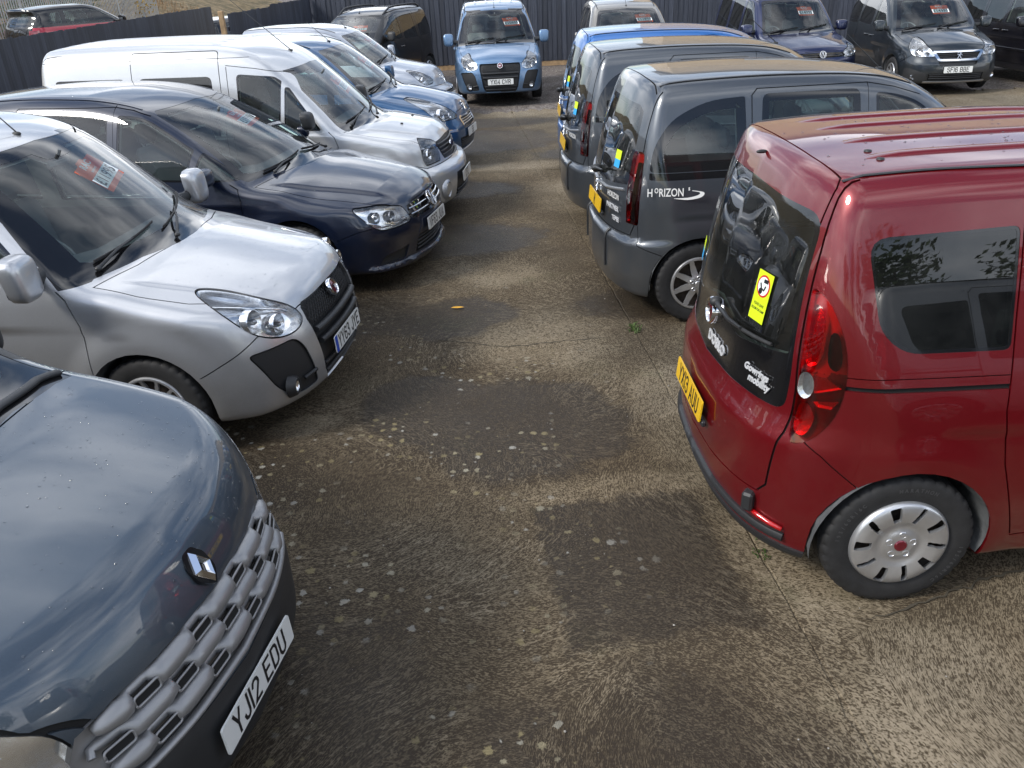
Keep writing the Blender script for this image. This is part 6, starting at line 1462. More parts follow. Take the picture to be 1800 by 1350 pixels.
    wets = [(.05, 4.45, .66, .62, 0, .22), (-.55, 4.75, .42, .50, 0, .2), (-.50, 6.25, .55, .42, .2, .3), (-.40, 8.4, .85, .55, .1, .3), (-.15, 13.9, 1.1, 1.0, 0, .4), (.55, 3.10, .42, .52, .12, .16, .55, 7.0, True),
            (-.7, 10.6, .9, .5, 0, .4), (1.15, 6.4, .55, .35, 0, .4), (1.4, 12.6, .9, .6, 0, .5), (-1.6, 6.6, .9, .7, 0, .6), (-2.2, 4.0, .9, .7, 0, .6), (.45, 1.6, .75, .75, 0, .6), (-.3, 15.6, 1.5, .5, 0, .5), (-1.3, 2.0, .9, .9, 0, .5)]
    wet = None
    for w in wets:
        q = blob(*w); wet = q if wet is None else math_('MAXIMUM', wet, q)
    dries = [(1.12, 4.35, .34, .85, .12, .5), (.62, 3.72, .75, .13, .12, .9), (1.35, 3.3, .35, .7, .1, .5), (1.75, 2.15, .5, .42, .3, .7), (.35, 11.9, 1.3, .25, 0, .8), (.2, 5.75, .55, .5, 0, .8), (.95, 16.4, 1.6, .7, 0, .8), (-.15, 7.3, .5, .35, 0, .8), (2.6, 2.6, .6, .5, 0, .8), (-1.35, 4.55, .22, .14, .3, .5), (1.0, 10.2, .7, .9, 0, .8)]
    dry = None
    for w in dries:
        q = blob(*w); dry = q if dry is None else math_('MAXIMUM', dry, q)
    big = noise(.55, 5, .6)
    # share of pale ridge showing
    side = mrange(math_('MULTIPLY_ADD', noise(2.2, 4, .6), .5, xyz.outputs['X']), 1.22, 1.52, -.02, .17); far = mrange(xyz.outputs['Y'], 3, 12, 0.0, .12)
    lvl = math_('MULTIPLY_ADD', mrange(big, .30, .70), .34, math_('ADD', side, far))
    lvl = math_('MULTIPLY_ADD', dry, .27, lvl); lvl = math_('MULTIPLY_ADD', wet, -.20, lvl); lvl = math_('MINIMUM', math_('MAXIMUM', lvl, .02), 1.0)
    fine = math_('MULTIPLY_ADD', agg, .45, math_('MULTIPLY', grain, .55))
    lines = mrange(math_('ABSOLUTE', math_('SUBTRACT', stroke, .5)), .026, .006)          # thin broken ridges between the broom bristles
    rid = math_('MULTIPLY', math_('MULTIPLY', lines, mrange(fine, .34, .50)), mrange(noise(1.2, 4, .6), .40, .56, .15, 1.0))
    # dense pale grit, slightly drawn out along the sweep
    cov = math_('MULTIPLY_ADD', lvl, -.115, .540)
    gr = math_('SUBTRACT', math_('MULTIPLY_ADD', dash, .62, math_('MULTIPLY', fine, .38)), cov)
    speck = mrange(gr, -.050, .040)
    v = math_('MAXIMUM', math_('MULTIPLY', speck, math_('MULTIPLY_ADD', lvl, .45, .44)), math_('MULTIPLY', rid, math_('MULTIPLY_ADD', lvl, .30, .70)))
    pale = math_('MULTIPLY_ADD', lvl, .20, math_('MULTIPLY', v, .85), clamp=True)
    rmp = ramp(t, [(0.0, (.043, .032, .021)), (.25, (.102, .080, .052)), (.55, (.190, .156, .106)), (1.0, (.42, .36, .27))]); Ln(pale, rmp.inputs['Fac'])
    # slow change of tint, moss in places
    tint = ramp(t, [(.3, (.90, .93, .98)), (.7, (1.08, 1.0, .90))]); Ln(noise(.35, 4, .6), tint.inputs['Fac'])
    mt = nnode(t, 'ShaderNodeMix', data_type='RGBA', blend_type='MULTIPLY'); mt.inputs[0].default_value = 1; Ln(rmp.outputs[0], mt.inputs[6]); Ln(tint.outputs[0], mt.inputs[7])
    moss = math_('MULTIPLY', mrange(noise(1.1, 5, .7), .56, .72), .35)
    mm = nnode(t, 'ShaderNodeMix', data_type='RGBA'); Ln(moss, mm.inputs[0]); Ln(mt.outputs[2], mm.inputs[6]); mm.inputs[7].default_value = (.050, .052, .022, 1)
    # wet darkening of the whole surface
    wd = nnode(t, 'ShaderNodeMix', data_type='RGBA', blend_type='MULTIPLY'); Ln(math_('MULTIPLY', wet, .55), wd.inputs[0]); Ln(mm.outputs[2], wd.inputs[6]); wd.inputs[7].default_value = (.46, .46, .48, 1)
    # lichen discs
    vo = nnode(t, 'ShaderNodeTexVoronoi', voronoi_dimensions='2D', Scale=15.0, Randomness=1.0); wl = nnode(t, 'ShaderNodeTexNoise', Scale=30.0, Detail=4.0); Ln(geo.outputs['Position'], wl.inputs['Vector']); al = nnode(t, 'ShaderNodeVectorMath', operation='MULTIPLY_ADD'); Ln(wl.outputs['Color'], al.inputs[0]); al.inputs[1].default_value = (.028, .028, 0); Ln(geo.outputs['Position'], al.inputs[2]); Ln(al.outputs[0], vo.inputs['Vector'])
    vc = t.nodes.new('ShaderNodeSeparateColor'); Ln(vo.outputs['Color'], vc.inputs[0])
    lr = math_('MULTIPLY', mrange(vc.outputs[0], .45, 1.0, 0, .40, False), math_('MULTIPLY_ADD', grain, 1.6, .15))
    disc = mrange(math_('SUBTRACT', lr, vo.outputs['Distance']), .0, .13)
    area = math_('MULTIPLY', mrange(noise(.9, 4, .6), .44, .60), mrange(xyz.outputs['X'], 1.1, -.2, .0, 1.0))
    area = math_('MULTIPLY', area, mrange(xyz.outputs['Y'], 7.5, 4.5, .12, 1.0)); lich = math_('MULTIPLY', math_('MULTIPLY', disc, area), .72)
    lc = ramp(t, [(.3, (.30, .25, .13)), (.6, (.40, .37, .28)), (.9, (.48, .47, .42))]); Ln(vc.outputs[1], lc.inputs['Fac'])
    ml = nnode(t, 'ShaderNodeMix', data_type='RGBA'); Ln(lich, ml.inputs[0]); Ln(wd.outputs[2], ml.inputs[6]); Ln(lc.outputs[0], ml.inputs[7])
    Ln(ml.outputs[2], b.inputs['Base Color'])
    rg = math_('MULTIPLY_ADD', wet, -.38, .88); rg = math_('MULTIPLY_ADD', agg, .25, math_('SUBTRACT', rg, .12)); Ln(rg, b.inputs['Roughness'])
    b.inputs['Specular IOR Level'].default_value = .22
    h = math_('MULTIPLY_ADD', v, 1.0, math_('MULTIPLY', grain, .35))
    bp = nnode(t, 'ShaderNodeBump', Strength=.6, Distance=.010); Ln(h, bp.inputs['Height']); Ln(bp.outputs[0], b.inputs['Normal'])
    MATS['concrete'] = m
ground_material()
def gravel_material():
    m, t, b = newmat('gravel'); g = t.nodes.new('ShaderNodeNewGeometry')
    v = nnode(t, 'ShaderNodeTexVoronoi', Scale=42.0); t.links.new(g.outputs['Position'], v.inputs['Vector'])
    sp = t.nodes.new('ShaderNodeSeparateColor'); t.links.new(v.outputs['Color'], sp.inputs[0])
    r = ramp(t, [(0, (.06, .052, .048)), (.4, (.15, .125, .112)), (.75, (.24, .205, .185)), (1, (.40, .37, .34))]); t.links.new(sp.outputs[0], r.inputs['Fac'])
    n = nnode(t, 'ShaderNodeTexNoise', Scale=.8, Detail=6.0); t.links.new(g.outputs['Position'], n.inputs['Vector'])
    r2 = ramp(t, [(.35, (.55, .52, .47)), (.65, (1, 1, 1))]); t.links.new(n.outputs['Fac'], r2.inputs['Fac'])
    mx = nnode(t, 'ShaderNodeMix', data_type='RGBA', blend_type='MULTIPLY'); mx.inputs[0].default_value = 1; t.links.new(r.outputs[0], mx.inputs[6]); t.links.new(r2.outputs[0], mx.inputs[7]); t.links.new(mx.outputs[2], b.inputs['Base Color'])
    b.inputs['Roughness'].default_value = .9
    bp = nnode(t, 'ShaderNodeBump', Strength=.9, Distance=.02); bp.invert = True; t.links.new(v.outputs['Distance'], bp.inputs['Height']); t.links.new(bp.outputs[0], b.inputs['Normal'])
    MATS['gravel'] = m
gravel_material()
def grass_material():
    m, t, b = newmat('dry_bank'); g = t.nodes.new('ShaderNodeNewGeometry')
    n = nnode(t, 'ShaderNodeTexNoise', Scale=1.6, Detail=8.0, Roughness=.7); t.links.new(g.outputs['Position'], n.inputs['Vector'])
    r = ramp(t, [(.3, (.045, .05, .018)), (.45, (.13, .10, .05)), (.6, (.26, .19, .10)), (.75, (.17, .12, .06))]); t.links.new(n.outputs['Fac'], r.inputs['Fac']); t.links.new(r.outputs[0], b.inputs['Base Color']); b.inputs['Roughness'].default_value = .95
    n2 = nnode(t, 'ShaderNodeTexNoise', Scale=25.0, Detail=5.0); t.links.new(g.outputs['Position'], n2.inputs['Vector']); bp = nnode(t, 'ShaderNodeBump', Strength=1.0, Distance=.08); t.links.new(n2.outputs['Fac'], bp.inputs['Height']); t.links.new(bp.outputs[0], b.inputs['Normal'])
    MATS['dry_bank'] = m
grass_material()
def board_material():
    m, t, b = newmat('black_board'); g = t.nodes.new('ShaderNodeTexCoord'); oi = t.nodes.new('ShaderNodeObjectInfo')
    ad = nnode(t, 'ShaderNodeVectorMath', operation='MULTIPLY_ADD'); ad.inputs[1].default_value = (9, 9, 9); t.links.new(oi.outputs['Random'], ad.inputs[0]); t.links.new(g.outputs['Object'], ad.inputs[2])
    mp = nnode(t, 'ShaderNodeMapping'); mp.inputs['Scale'].default_value = (14, 14, 1.1); t.links.new(ad.outputs[0], mp.inputs['Vector'])
    n = nnode(t, 'ShaderNodeTexNoise', Scale=3.0, Detail=7.0, Roughness=.65, Distortion=.6); t.links.new(mp.outputs[0], n.inputs['Vector'])
    r = ramp(t, [(.25, (.016, .019, .027)), (.55, (.042, .048, .066)), (.8, (.075, .082, .10))]); t.links.new(n.outputs['Fac'], r.inputs['Fac'])
    k = nnode(t, 'ShaderNodeMath', operation='MULTIPLY_ADD'); k.inputs[1].default_value = .5; k.inputs[2].default_value = .75; t.links.new(oi.outputs['Random'], k.inputs[0])
    mx = nnode(t, 'ShaderNodeVectorMath', operation='SCALE'); t.links.new(r.outputs[0], mx.inputs[0]); t.links.new(k.outputs[0], mx.inputs[3]); t.links.new(mx.outputs[0], b.inputs['Base Color'])
    b.inputs['Roughness'].default_value = .55; bp = nnode(t, 'ShaderNodeBump', Strength=.5, Distance=.004); t.links.new(n.outputs['Fac'], bp.inputs['Height']); t.links.new(bp.outputs[0], b.inputs['Normal'])
    MATS['black_board'] = m
board_material()
simple('raw_timber', (.36, .24, .13), .8, bump=.4, bscale=40, var=.3, vscale=8)
simple('galvanised', (.42, .43, .43), .55, .6, var=.2, vscale=5)
simple('cladding', (.50, .37, .22), .7, var=.12, vscale=.5)
simple('roof_sheet', (.10, .10, .105), .6)
simple('leaf_green', (.06, .10, .022), .7, var=.5, vscale=3)
simple('leaf_yellow', (.34, .22, .04), .7, var=.4, vscale=3)
simple('leaf_brown', (.22, .13, .06), .8, var=.4, vscale=3)
simple('bark', (.06, .045, .03), .9)
simple('dark_joint', (.062, .052, .036), .95)
simple('stone', (.30, .28, .25), .8, var=.3, vscale=40)
simple('fallen_leaf', (.62, .33, .03), .6)
# base sheet that reaches the horizon
mb = MB(); mb.add([(-600, -600, -.055), (600, -600, -.055), (600, 900, -.055), (-600, 900, -.055)], [(0, 1, 2, 3)])
tag(link('ground', mb.mesh('ground'), 'gravel'), 'gravel ground round the concrete yard', None, None, 'structure')
mb = MB(); mb.add([(-14, -12, -.009), (20, -12, -.009), (20, 16.4, -.009), (-14, 16.4, -.009)], [(0, 1, 2, 3)])
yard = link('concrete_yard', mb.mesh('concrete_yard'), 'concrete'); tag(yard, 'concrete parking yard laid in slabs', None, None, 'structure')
# slabs with open joints: long joint runs up the aisle, cross joints between
E2 = Vector((-.066, .998)); XJ = [-9.6, -4.3, 1.36, 6.4, 11.6, 17.0]; YJ = [-6, -1.2, 11.56, 16.9]
rs = random.Random(5)
for i in range(len(XJ) - 1):
    for j in range(len(YJ) - 1):
        def pt(a, y): return Vector((a, 0)) + E2 * (y + .0)
        g = .0012; c4 = [pt(XJ[i] + g, YJ[j] + g), pt(XJ[i + 1] - g, YJ[j] + g), pt(XJ[i + 1] - g, YJ[j + 1] - g), pt(XJ[i] + g, YJ[j + 1] - g)]
        ring = []
        for k in range(4):      # slightly chipped edges
            a, b_ = c4[k], c4[(k + 1) % 4]; n = max(2, int((b_ - a).length / .09)); nn = Vector((-(b_ - a).y, (b_ - a).x)).normalized()
            for q in range(n):
                p = a.lerp(b_, q / n)
                if q: p = p + nn * abs(rs.gauss(0, .004)) * (3 if rs.random() < .06 else 1)
                ring.append(p)
        if j == len(YJ) - 2: ring = [p if p.y < YJ[-1] - .3 else p + Vector((0, rs.uniform(-.25, .12))) for p in ring]
        n = len(ring); dz = rs.uniform(-.0015, .0015); zt = dz - .004 * (1 if (i + j) % 2 else 0)
        cx = sum((p for p in ring), Vector((0, 0))) / n
        inn = [p + (cx - p).normalized() * .006 for p in ring]
        mb = MB(); mb.add([(p.x, p.y, zt) for p in inn] + [(p.x, p.y, zt - .004) for p in ring] + [(p.x, p.y, -.05) for p in ring],
                          [tuple(range(n))] + [(n + k, n + (k + 1) % n, (k + 1) % n, k) for k in range(n)] + [(2 * n + k, 2 * n + (k + 1) % n, n + (k + 1) % n, n + k) for k in range(n)])
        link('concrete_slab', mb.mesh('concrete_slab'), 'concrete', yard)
def crack(pts, w, seed):
    r = random.Random(seed); P = resample(pts, max(12, int(sum((Vector(pts[k + 1]) - Vector(pts[k])).length for k in range(len(pts) - 1)) / .035)))
    vs = []; fs = []
    for k, p in enumerate(P):
        o = r.gauss(0, .007); ww = max(.0012, w * r.uniform(.25, 1.0) * min(1, k / 6, (len(P) - 1 - k) / 6 + .05))
        vs += [(p[0], p[1] + o - ww, .0035), (p[0], p[1] + o + ww, .0035)]
        if k: fs.append((2 * k - 2, 2 * k, 2 * k + 1, 2 * k - 1))
    mb = MB(); mb.add(vs, fs); link('crack', mb.mesh('crack'), 'dark_joint', yard)
crack([(-1.3, 6.05), (-.6, 5.85), (-.05, 5.63), (.5, 5.70), (.8, 5.72)], .006, 1); crack([(1.45, 2.63), (1.75, 2.72), (2.1, 2.86), (2.6, 2.98)], .008, 2); crack([(-.35, 9.9), (.1, 10.0)], .006, 3)
# weeds in the joint, pebbles, a fallen leaf
def tuft(x, y, n, h, seed, label):
    r = random.Random(seed); mb = MB()
    for k in range(n):
        a = r.uniform(0, 6.28); l = h * r.uniform(.5, 1.1); w = r.uniform(.003, .006); d = Vector((math.cos(a), math.sin(a), 0)); s_ = Vector((-d.y, d.x, 0)); o = Vector((x + r.gauss(0, .02), y + r.gauss(0, .035), -.01))
        le = r.uniform(.3, 1.0)
        mb.add([o - s_ * w, o + s_ * w, o + d * l * .4 * le + Vector((0, 0, l * .7)) + s_ * w * .8, o + d * l * .4 * le + Vector((0, 0, l * .7)) - s_ * w * .8, o + d * l * le + Vector((0, 0, l * .75))], [(0, 1, 2, 3), (3, 2, 4)])
    tag(link('weed_tuft', mb.mesh('weed_tuft'), 'leaf_green'), label, 'weed')
tuft(1.36 - .066 * 5.9, 5.85, 50, .06, 1, 'small green weed growing in the joint beside the red van'); tuft(1.36 - .066 * 4.0, 4.0, 46, .06, 2, 'larger green weed in the joint near the yellow number plate'); tuft(1.36 - .066 * 3.15, 3.1, 26, .035, 3, 'tiny weed in the joint by the red van rear corner')
mb = MB(); rp_ = random.Random(9)
for k in range(150):
    x = rp_.uniform(-1.2, 3.2); y = rp_.uniform(1.6, 9) ** 1.0; s_ = rp_.choice((.002, .003, .003, .004, .006))
    mb.ell((x, y, s_ * .5 + .002), (s_, s_ * rp_.uniform(.6, 1), s_ * .6), 5, 4, 1.0, Matrix.Rotation(rp_.uniform(0, 6), 3, 'Z'))
tag(link('loose_pebbles', mb.mesh('loose_pebbles'), 'stone'), 'pale loose grit scattered over the concrete', 'pebbles', None, 'stuff')
mb = MB(); o = [(-.055, 0), (-.03, .016), (.0, .020), (.03, .015), (.058, 0), (.03, -.014), (0, -.018), (-.03, -.014)]
mb.add([(x, y, .012 + .25 * abs(y) + .06 * abs(x)) for x, y in o] + [(0, 0, .008)], [(k, (k + 1) % 8, 8) for k in range(8)])
tag(link('fallen_leaf', mb.mesh('fallen_leaf'), 'fallen_leaf', None, Matrix.Translation((-.43, 6.45, 0))), 'single yellow leaf lying on the damp concrete', 'leaf')

# ================================================================== fences
def board_fence(name, a, b_, z0, za, zb_, label, w=.125, base=.0, posts=True, step=None):
    """feather-edge board fence: every board an object"""
    a = Vector(a); b_ = Vector(b_); d = b_ - a; ln = d.length; d.normalize(); root = empty(name, (a.x, a.y, z0), math.atan2(d.y, d.x)); tag(root, label, 'fence', 'black timber fences')
    r = random.Random(int(ln * 100)); cache = []
    for k in range(4):
        mb = MB(); ww = w * 1.12; nz = 4; vs = []; fs = []
        for q in range(nz + 1):
            z = q / nz; o = r.gauss(0, .002)
            vs += [(0, o, z), (ww, -.016 + o, z), (ww, -.001 + o, z), (0, .006 + o, z)]
        for q in range(nz):
            for i in range(4): fs.append((q * 4 + i, q * 4 + (i + 1) % 4, q * 4 + 4 + (i + 1) % 4, q * 4 + 4 + i))
        fs += [(3, 2, 1, 0), (nz * 4, nz * 4 + 1, nz * 4 + 2, nz * 4 + 3)]
        mb.add(vs, fs); me = mb.mesh('fence_board'); me.materials.append(MATS['black_board']); cache.append(me)
    n = int(ln / w)
    for k in range(n):
        t_ = (k + .5) / n; top = za + (zb_ - za) * t_ + r.gauss(0, .006)
        if step and t_ > step[0]: top += step[1]
        o = bpy.data.objects.new('fence_board', cache[k % 4]); COL.objects.link(o); o.parent = root
        o.location = (k * w, -.02 + r.gauss(0, .002), base); o.scale = (1, 1, top - base); o.rotation_euler = (0, r.gauss(0, .003), r.gauss(0, .01))
    mb = MB(); mb.box((ln / 2, .0, base - .06), (ln, .035, .15)); link('gravel_board', mb.mesh('gravel_board'), 'raw_timber', root)
    for z in (.35, 1.0, 1.6):
        mb = MB(); mb.box((ln / 2, .035, z), (ln, .04, .08)); link('fence_rail', mb.mesh('fence_rail'), 'black_board', root)
    return root
board_fence('board_fence', (-5.05, 24.9), (19.5, 24.9), 0, 2.25, 2.25, 'long black board fence behind the row of cars facing the camera', .135, .1)
board_fence('board_fence', (-7.25, 12.6), (-7.72, 24.6), 0, 1.9, 1.9, 'black board fence on the left in front of the red car', .125, .08)
board_fence('board_fence', (-5.66, 19.1), (-5.06, 24.9), 0, 1.90, 1.93, 'short black board fence running from the pale post to the corner', .125, .08, step=(.45, .05))
mb = MB(); mb.box((0, 0, .98), (.10, .10, 1.96), None, .008); tag(link('timber_post', mb.mesh('timber_post'), 'raw_timber', None, Matrix.Translation((-5.74, 18.98, 0))), 'pale unpainted timber post at the end of the short fence', 'post')
# galvanised palisade along the street
pal = empty('palisade_fence', (-14.0, 12, .3), math.atan2(1.0, -.045)); tag(pal, 'grey galvanised palisade fence in front of the grassy bank', 'fence')
mb = MB(); pr = [(-.034, .012), (-.020, -.006), (0, .006), (.020, -.006), (.034, .012)]; vs = []
for z in (0.05, 2.15): vs += [(x, y, z) for x, y in pr]
vs += [(0, .004, 2.42), (-.02, 0, 2.32), (.02, 0, 2.32)]
mb.add(vs, [(k, k + 1, k + 6, k + 5) for k in range(4)] + [(5, 6, 11), (6, 7, 10, 11), (7, 8, 12, 10), (8, 9, 12)]); pme = mb.mesh('pale'); pme.materials.append(MATS['galvanised'])
for k in range(190):
    o = bpy.data.objects.new('pale', pme); COL.objects.link(o); o.parent = pal; o.location = (k * .155, -.03, 0)
for z in (.45, 1.95):
    mb = MB(); mb.box((14.7, .02, z), (29.5, .05, .05)); link('palisade_rail', mb.mesh('palisade_rail'), 'galvanised', pal)
for k in range(11):
    mb = MB(); mb.box((k * 2.75 + .08, .07, 1.25), (.10, .055, 2.5)); link('palisade_post', mb.mesh('palisade_post'), 'galvanised', pal)
# street strip and bank beyond
mb = MB(); rows = 40; cols = 26; vs = []; fs = []; rb = random.Random(3)
for i in range(rows + 1):
    for j in range(cols + 1):
        x = -7.9 - j * 1.3; y = 6 + i * 1.6; k = max(0, (-x - 14.6)); z = .28 + (.30 * k ** 1.02 if k > 0 else 0) + (rb.gauss(0, .08) if k > 0 else 0); z = .02 + (z - .02) * min(1, (-x - 7.9) / 1.5); vs.append((x, y, z))
for i in range(rows):
    for j in range(cols): fs.append((i * (cols + 1) + j, i * (cols + 1) + j + 1, (i + 1) * (cols + 1) + j + 1, (i + 1) * (cols + 1) + j))
mb.add(vs, fs); tag(link('grassy_bank', mb.mesh('grassy_bank', True), 'dry_bank'), 'dry grassy bank rising behind the palisade fence', None, None, 'structure')
def foliage(mb, c, r, n, sz, rnd):
    for _ in range(n):
        v = Vector((rnd.gauss(0, 1), rnd.gauss(0, 1), rnd.gauss(0, 1))); v = v.normalized() * rnd.random() ** .4
        p = Vector(c) + Vector((v.x * r[0], v.y * r[1], v.z * r[2])); a = Vector((rnd.gauss(0, 1), rnd.gauss(0, 1), rnd.gauss(0, 1))).normalized(); b_ = a.orthogonal().normalized(); s_ = sz * rnd.uniform(.5, 1.3); c_ = a.cross(b_)
        mb.add([p + b_ * s_, p + c_ * s_ * .45, p - b_ * s_, p - c_ * s_ * .45], [(0, 1, 2, 3)])
mb = MB(); rg_ = random.Random(21)
for _ in range(5200):
    x = -rg_.uniform(14.7, 24); y = rg_.uniform(14, 52); z = .28 + .30 * (-x - 14.6); h = rg_.uniform(.15, .5); a = rg_.uniform(0, 6.3); d = Vector((math.cos(a) * .12, math.sin(a) * .12, h)); w = Vector((-math.sin(a), math.cos(a), 0)) * .02
    mb.add([Vector((x, y, z)) - w, Vector((x, y, z)) + w, Vector((x, y, z)) + d], [(0, 1, 2)])
tag(link('dry_grass', mb.mesh('dry_grass'), 'leaf_brown'), 'tall dry grass stems covering the bank', 'grass', None, 'stuff')
for k, (x, y, r_, mat_, lab) in enumerate([(-15.6, 30.5, 1.3, 'leaf_green', 'dense green bush behind the palisade right of the red car'), (-16.2, 33.5, 1.5, 'leaf_green', 'taller green bush on the bank further along the palisade'), (-15.4, 21.5, 1.0, 'leaf_yellow', 'yellow flowering bush behind the palisade at the far left'), (-15.8, 25.6, 1.1, 'leaf_brown', 'brown dying bush on the bank above the red car'), (-16.0, 38.5, 1.4, 'leaf_yellow', 'pale yellow bush near the end of the palisade')]):
    z = .28 + .3 * (-x - 14.6); root = empty('bush', (x, y, z)); tag(root, lab, 'bush', 'bushes on the bank'); rr = random.Random(k)
    mb = MB()
    for q in range(5): mb.tube([(0, 0, -.1), (rr.gauss(0, .2), rr.gauss(0, .2), r_ * .6), (rr.gauss(0, .5), rr.gauss(0, .5), r_ * 1.1)], [.03, .02, .008], 5)
    link('stems', mb.mesh('stems'), 'bark', root); mb = MB()
    for q in range(7): foliage(mb, (rr.gauss(0, r_ * .45), rr.gauss(0, r_ * .45), r_ * rr.uniform(.5, 1.1)), (r_ * .5, r_ * .5, r_ * .42), 170, .07, rr)
    link('foliage', mb.mesh('foliage'), mat_, root)
# sand-coloured industrial building beyond the far fence; it shows in the paintwork
bl = empty('industrial_building', (31, 41, 0), rad(-4)); tag(bl, 'sand coloured clad industrial building beyond the far fence, mirrored in the car roofs', 'building')
mb = MB(); mb.box((0, 6, 5.6), (46, 12, 11.2)); link('wall', mb.mesh('wall'), 'cladding', bl)
mb = MB(); mb.prism([(-.5, 11.2), (12.5, 11.2), (6, 13.0)], 47, Matrix(((0, 0, 1, -23.5), (1, 0, 0, 0), (0, 1, 0, .004), (0, 0, 0, 1)))); link('roof', mb.mesh('roof'), 'roof_sheet', bl)
for k in range(4):
    mb = MB(); mb.box((-17 + k * 11, -.08, 2.1), (4, .12, 4.2)); link('roller_door', mb.mesh('roller_door'), 'galvanised', bl)

# trees behind the camera: they darken the reflections in glass and paint
def tree(x, y, h, r, seed, label):
    rr = random.Random(seed); root = empty('tree', (x, y, -.05)); tag(root, label, 'tree', 'trees behind the yard entrance')
    mb = MB(); mb.tube([(0, 0, 0), (rr.gauss(0, .1), rr.gauss(0, .1), h * .35), (rr.gauss(0, .2), rr.gauss(0, .2), h * .75)], [.16, .12, .04], 8)
    for k in range(6):
        a = rr.uniform(0, 6.28); z = h * rr.uniform(.3, .6); mb.tube([(0, 0, z), (math.cos(a) * r * .4, math.sin(a) * r * .4, z + h * .12), (math.cos(a) * r * .8, math.sin(a) * r * .8, z + h * .25)], [.06, .04, .015], 6)
    link('trunk', mb.mesh('trunk', True), 'bark', root); mb = MB()
    for k in range(16):
        a = rr.uniform(0, 6.28); q = r * rr.uniform(.2, .85); foliage(mb, (math.cos(a) * q, math.sin(a) * q, h * rr.uniform(.35, .92)), (r * .42, r * .42, r * .36), 130, .16, rr)
    link('crown', mb.mesh('crown'), 'leaf_green', root)
for k, (x, y, h, r, lab) in enumerate([(-7, -15, 6.0, 2.6, 'broad leafy tree behind the camera at the left'), (-1.5, -17, 7.2, 2.9, 'tall leafy tree directly behind the camera'), (4.2, -15.5, 6.4, 2.6, 'leafy tree behind the camera right of the tallest'), (9.6, -16.5, 7.0, 2.8, 'leafy tree behind the camera far to the right'), (15, -15, 6.2, 2.6, 'last leafy tree behind the camera on the right')]): tree(x, y, h, r, 40 + k, lab)

# ================================================================== the cars
def to_world(root, M): return root.matrix_basis @ M
def price_board(root, sh, y, z, price, label, tilt=0.0, rac=True):
    """orange price board hung behind the windscreen"""
    P = sh.front(y, z); n = sh.nrm(P); F = frame_on(sh, P - n * .016, n)
    F = F @ Matrix.Rotation(rad(tilt), 4, 'Z')
    o = empty('price_board'); o.matrix_basis = root.matrix_basis @ F; tag(o, label, 'sign', 'price boards in the windscreens')
    mb = MB(); mb.prism(rpoly([(-.17, -.125), (.17, -.125), (.17, .115), (.05, .115), (.04, .135), (-.06, .135), (-.07, .115), (-.17, .115)], .008, 2), .004); link('board', mb.mesh('board'), 'price_orange', o)
    mb = MB(); mb.box((0, -.04, .006), (.33, .095, .003)); s_ = link('price_strip', mb.mesh('price_strip'), 'price_white', o)
    link('price_lettering', text_mesh(price, .098, .0016, .92, 0, 0, 1.12), 'ink', s_, Matrix.Translation((0, -.043, .0082)))
    if rac:
        link('board_lettering', text_mesh('RAC', .062, .002, 1.25), 'white', o, Matrix.Translation((0, .085, .0052)))
        link('board_lettering', text_mesh('approved', .026, .0004, 1.0), 'white', o, Matrix.Translation((0, .035, .0052)))
    return o
def front_plate(model, txt, euro=False, z=None, zoff=-.012):
    t, sh, S, ids = model; P = sh.front(0, z); t2 = Tpl(sh); t2.p = list(t.p)
    plate_parts(t2, P + Vector((zoff, 0, 0)), Vector((-1, 0, .06)), txt, False, euro); return t2
def rear_plate(t2, sh, z, txt):
    P = sh.rear(0, z); plate_parts(t2, P + Vector((.022, 0, 0)), Vector((1, 0, .10)), txt, True)
    mb = MB(); mb.box(P + Vector((.010, 0, -.06)), (.024, .54, .03), None, .006); t2.add('plate_plinth', mb.mesh('plate_plinth'), 'black_plastic'); return t2
def cp(t, sh): q = Tpl(sh); q.p = list(t.p); return q
# ---- left row, noses to the aisle
t2 = front_plate(KANGOO, 'YJ12 EDU', False, .43); sh = KANGOO[1]
droplets(sh, t2, (.12, .98, -.72, .76), 420, 4)
put(t2, 'parked_van', (-.92, 2.05, 170.0), 'paint_kangoo', 'dark blue-grey van at lower left with silver wave grille and rain drops on its bonnet', 'van', group='cars parked for sale in the yard')
t2 = front_plate(DOBLO, 'YY63 JYE', True, .455); sh = DOBLO[1]; droplets(sh, t2, (.25, .9, -.6, .6), 260, 8); droplets(sh, t2, (2.0, 3.6, -.5, .55), 90, 18)
SILV = put(t2, 'parked_van', (-1.09, 5.04, 172.3), 'paint_silver', 'silver van with clear round headlights and £11995 price board, nose to the aisle', 'van', {'privacy': 'window', 'rearglass': 'window'}, 'cars parked for sale in the yard')
for o in SILV.children:
    if o.name.startswith('wheel') and 'arch' not in o.name:
        for c in o.children:
            if c.name.startswith('wheel_trim'): c.data = ALLOY; c.material_slots[0].link = 'OBJECT'; c.material_slots[0].material = MATS['wheel_silver']
t2 = front_plate(SHARAN, 'VF63 JUA', False, .49); sh = SHARAN[1]; droplets(sh, t2, (.35, 1.0, -.6, .7), 160, 5); droplets(sh, t2, (2.6, 4.2, -.45, .55), 120, 6)
SHA = put(t2, 'parked_car', (-.65, 7.60, 167.0), 'paint_navy', 'dark navy people carrier between the silver van and the tall silver van', 'car', None, 'cars parked for sale in the yard')
t2 = front_plate(CONNECT, 'CF12 ', False, .46)
CON = put(t2, 'parked_van', (-.43, 9.59, 172.9), 'paint_silver2', 'tall high-roof silver van with square headlights and long roof aerial', 'van', None, 'cars parked for sale in the yard')
t2 = front_plate(PARTNER_OLD, 'SB', False, .475)
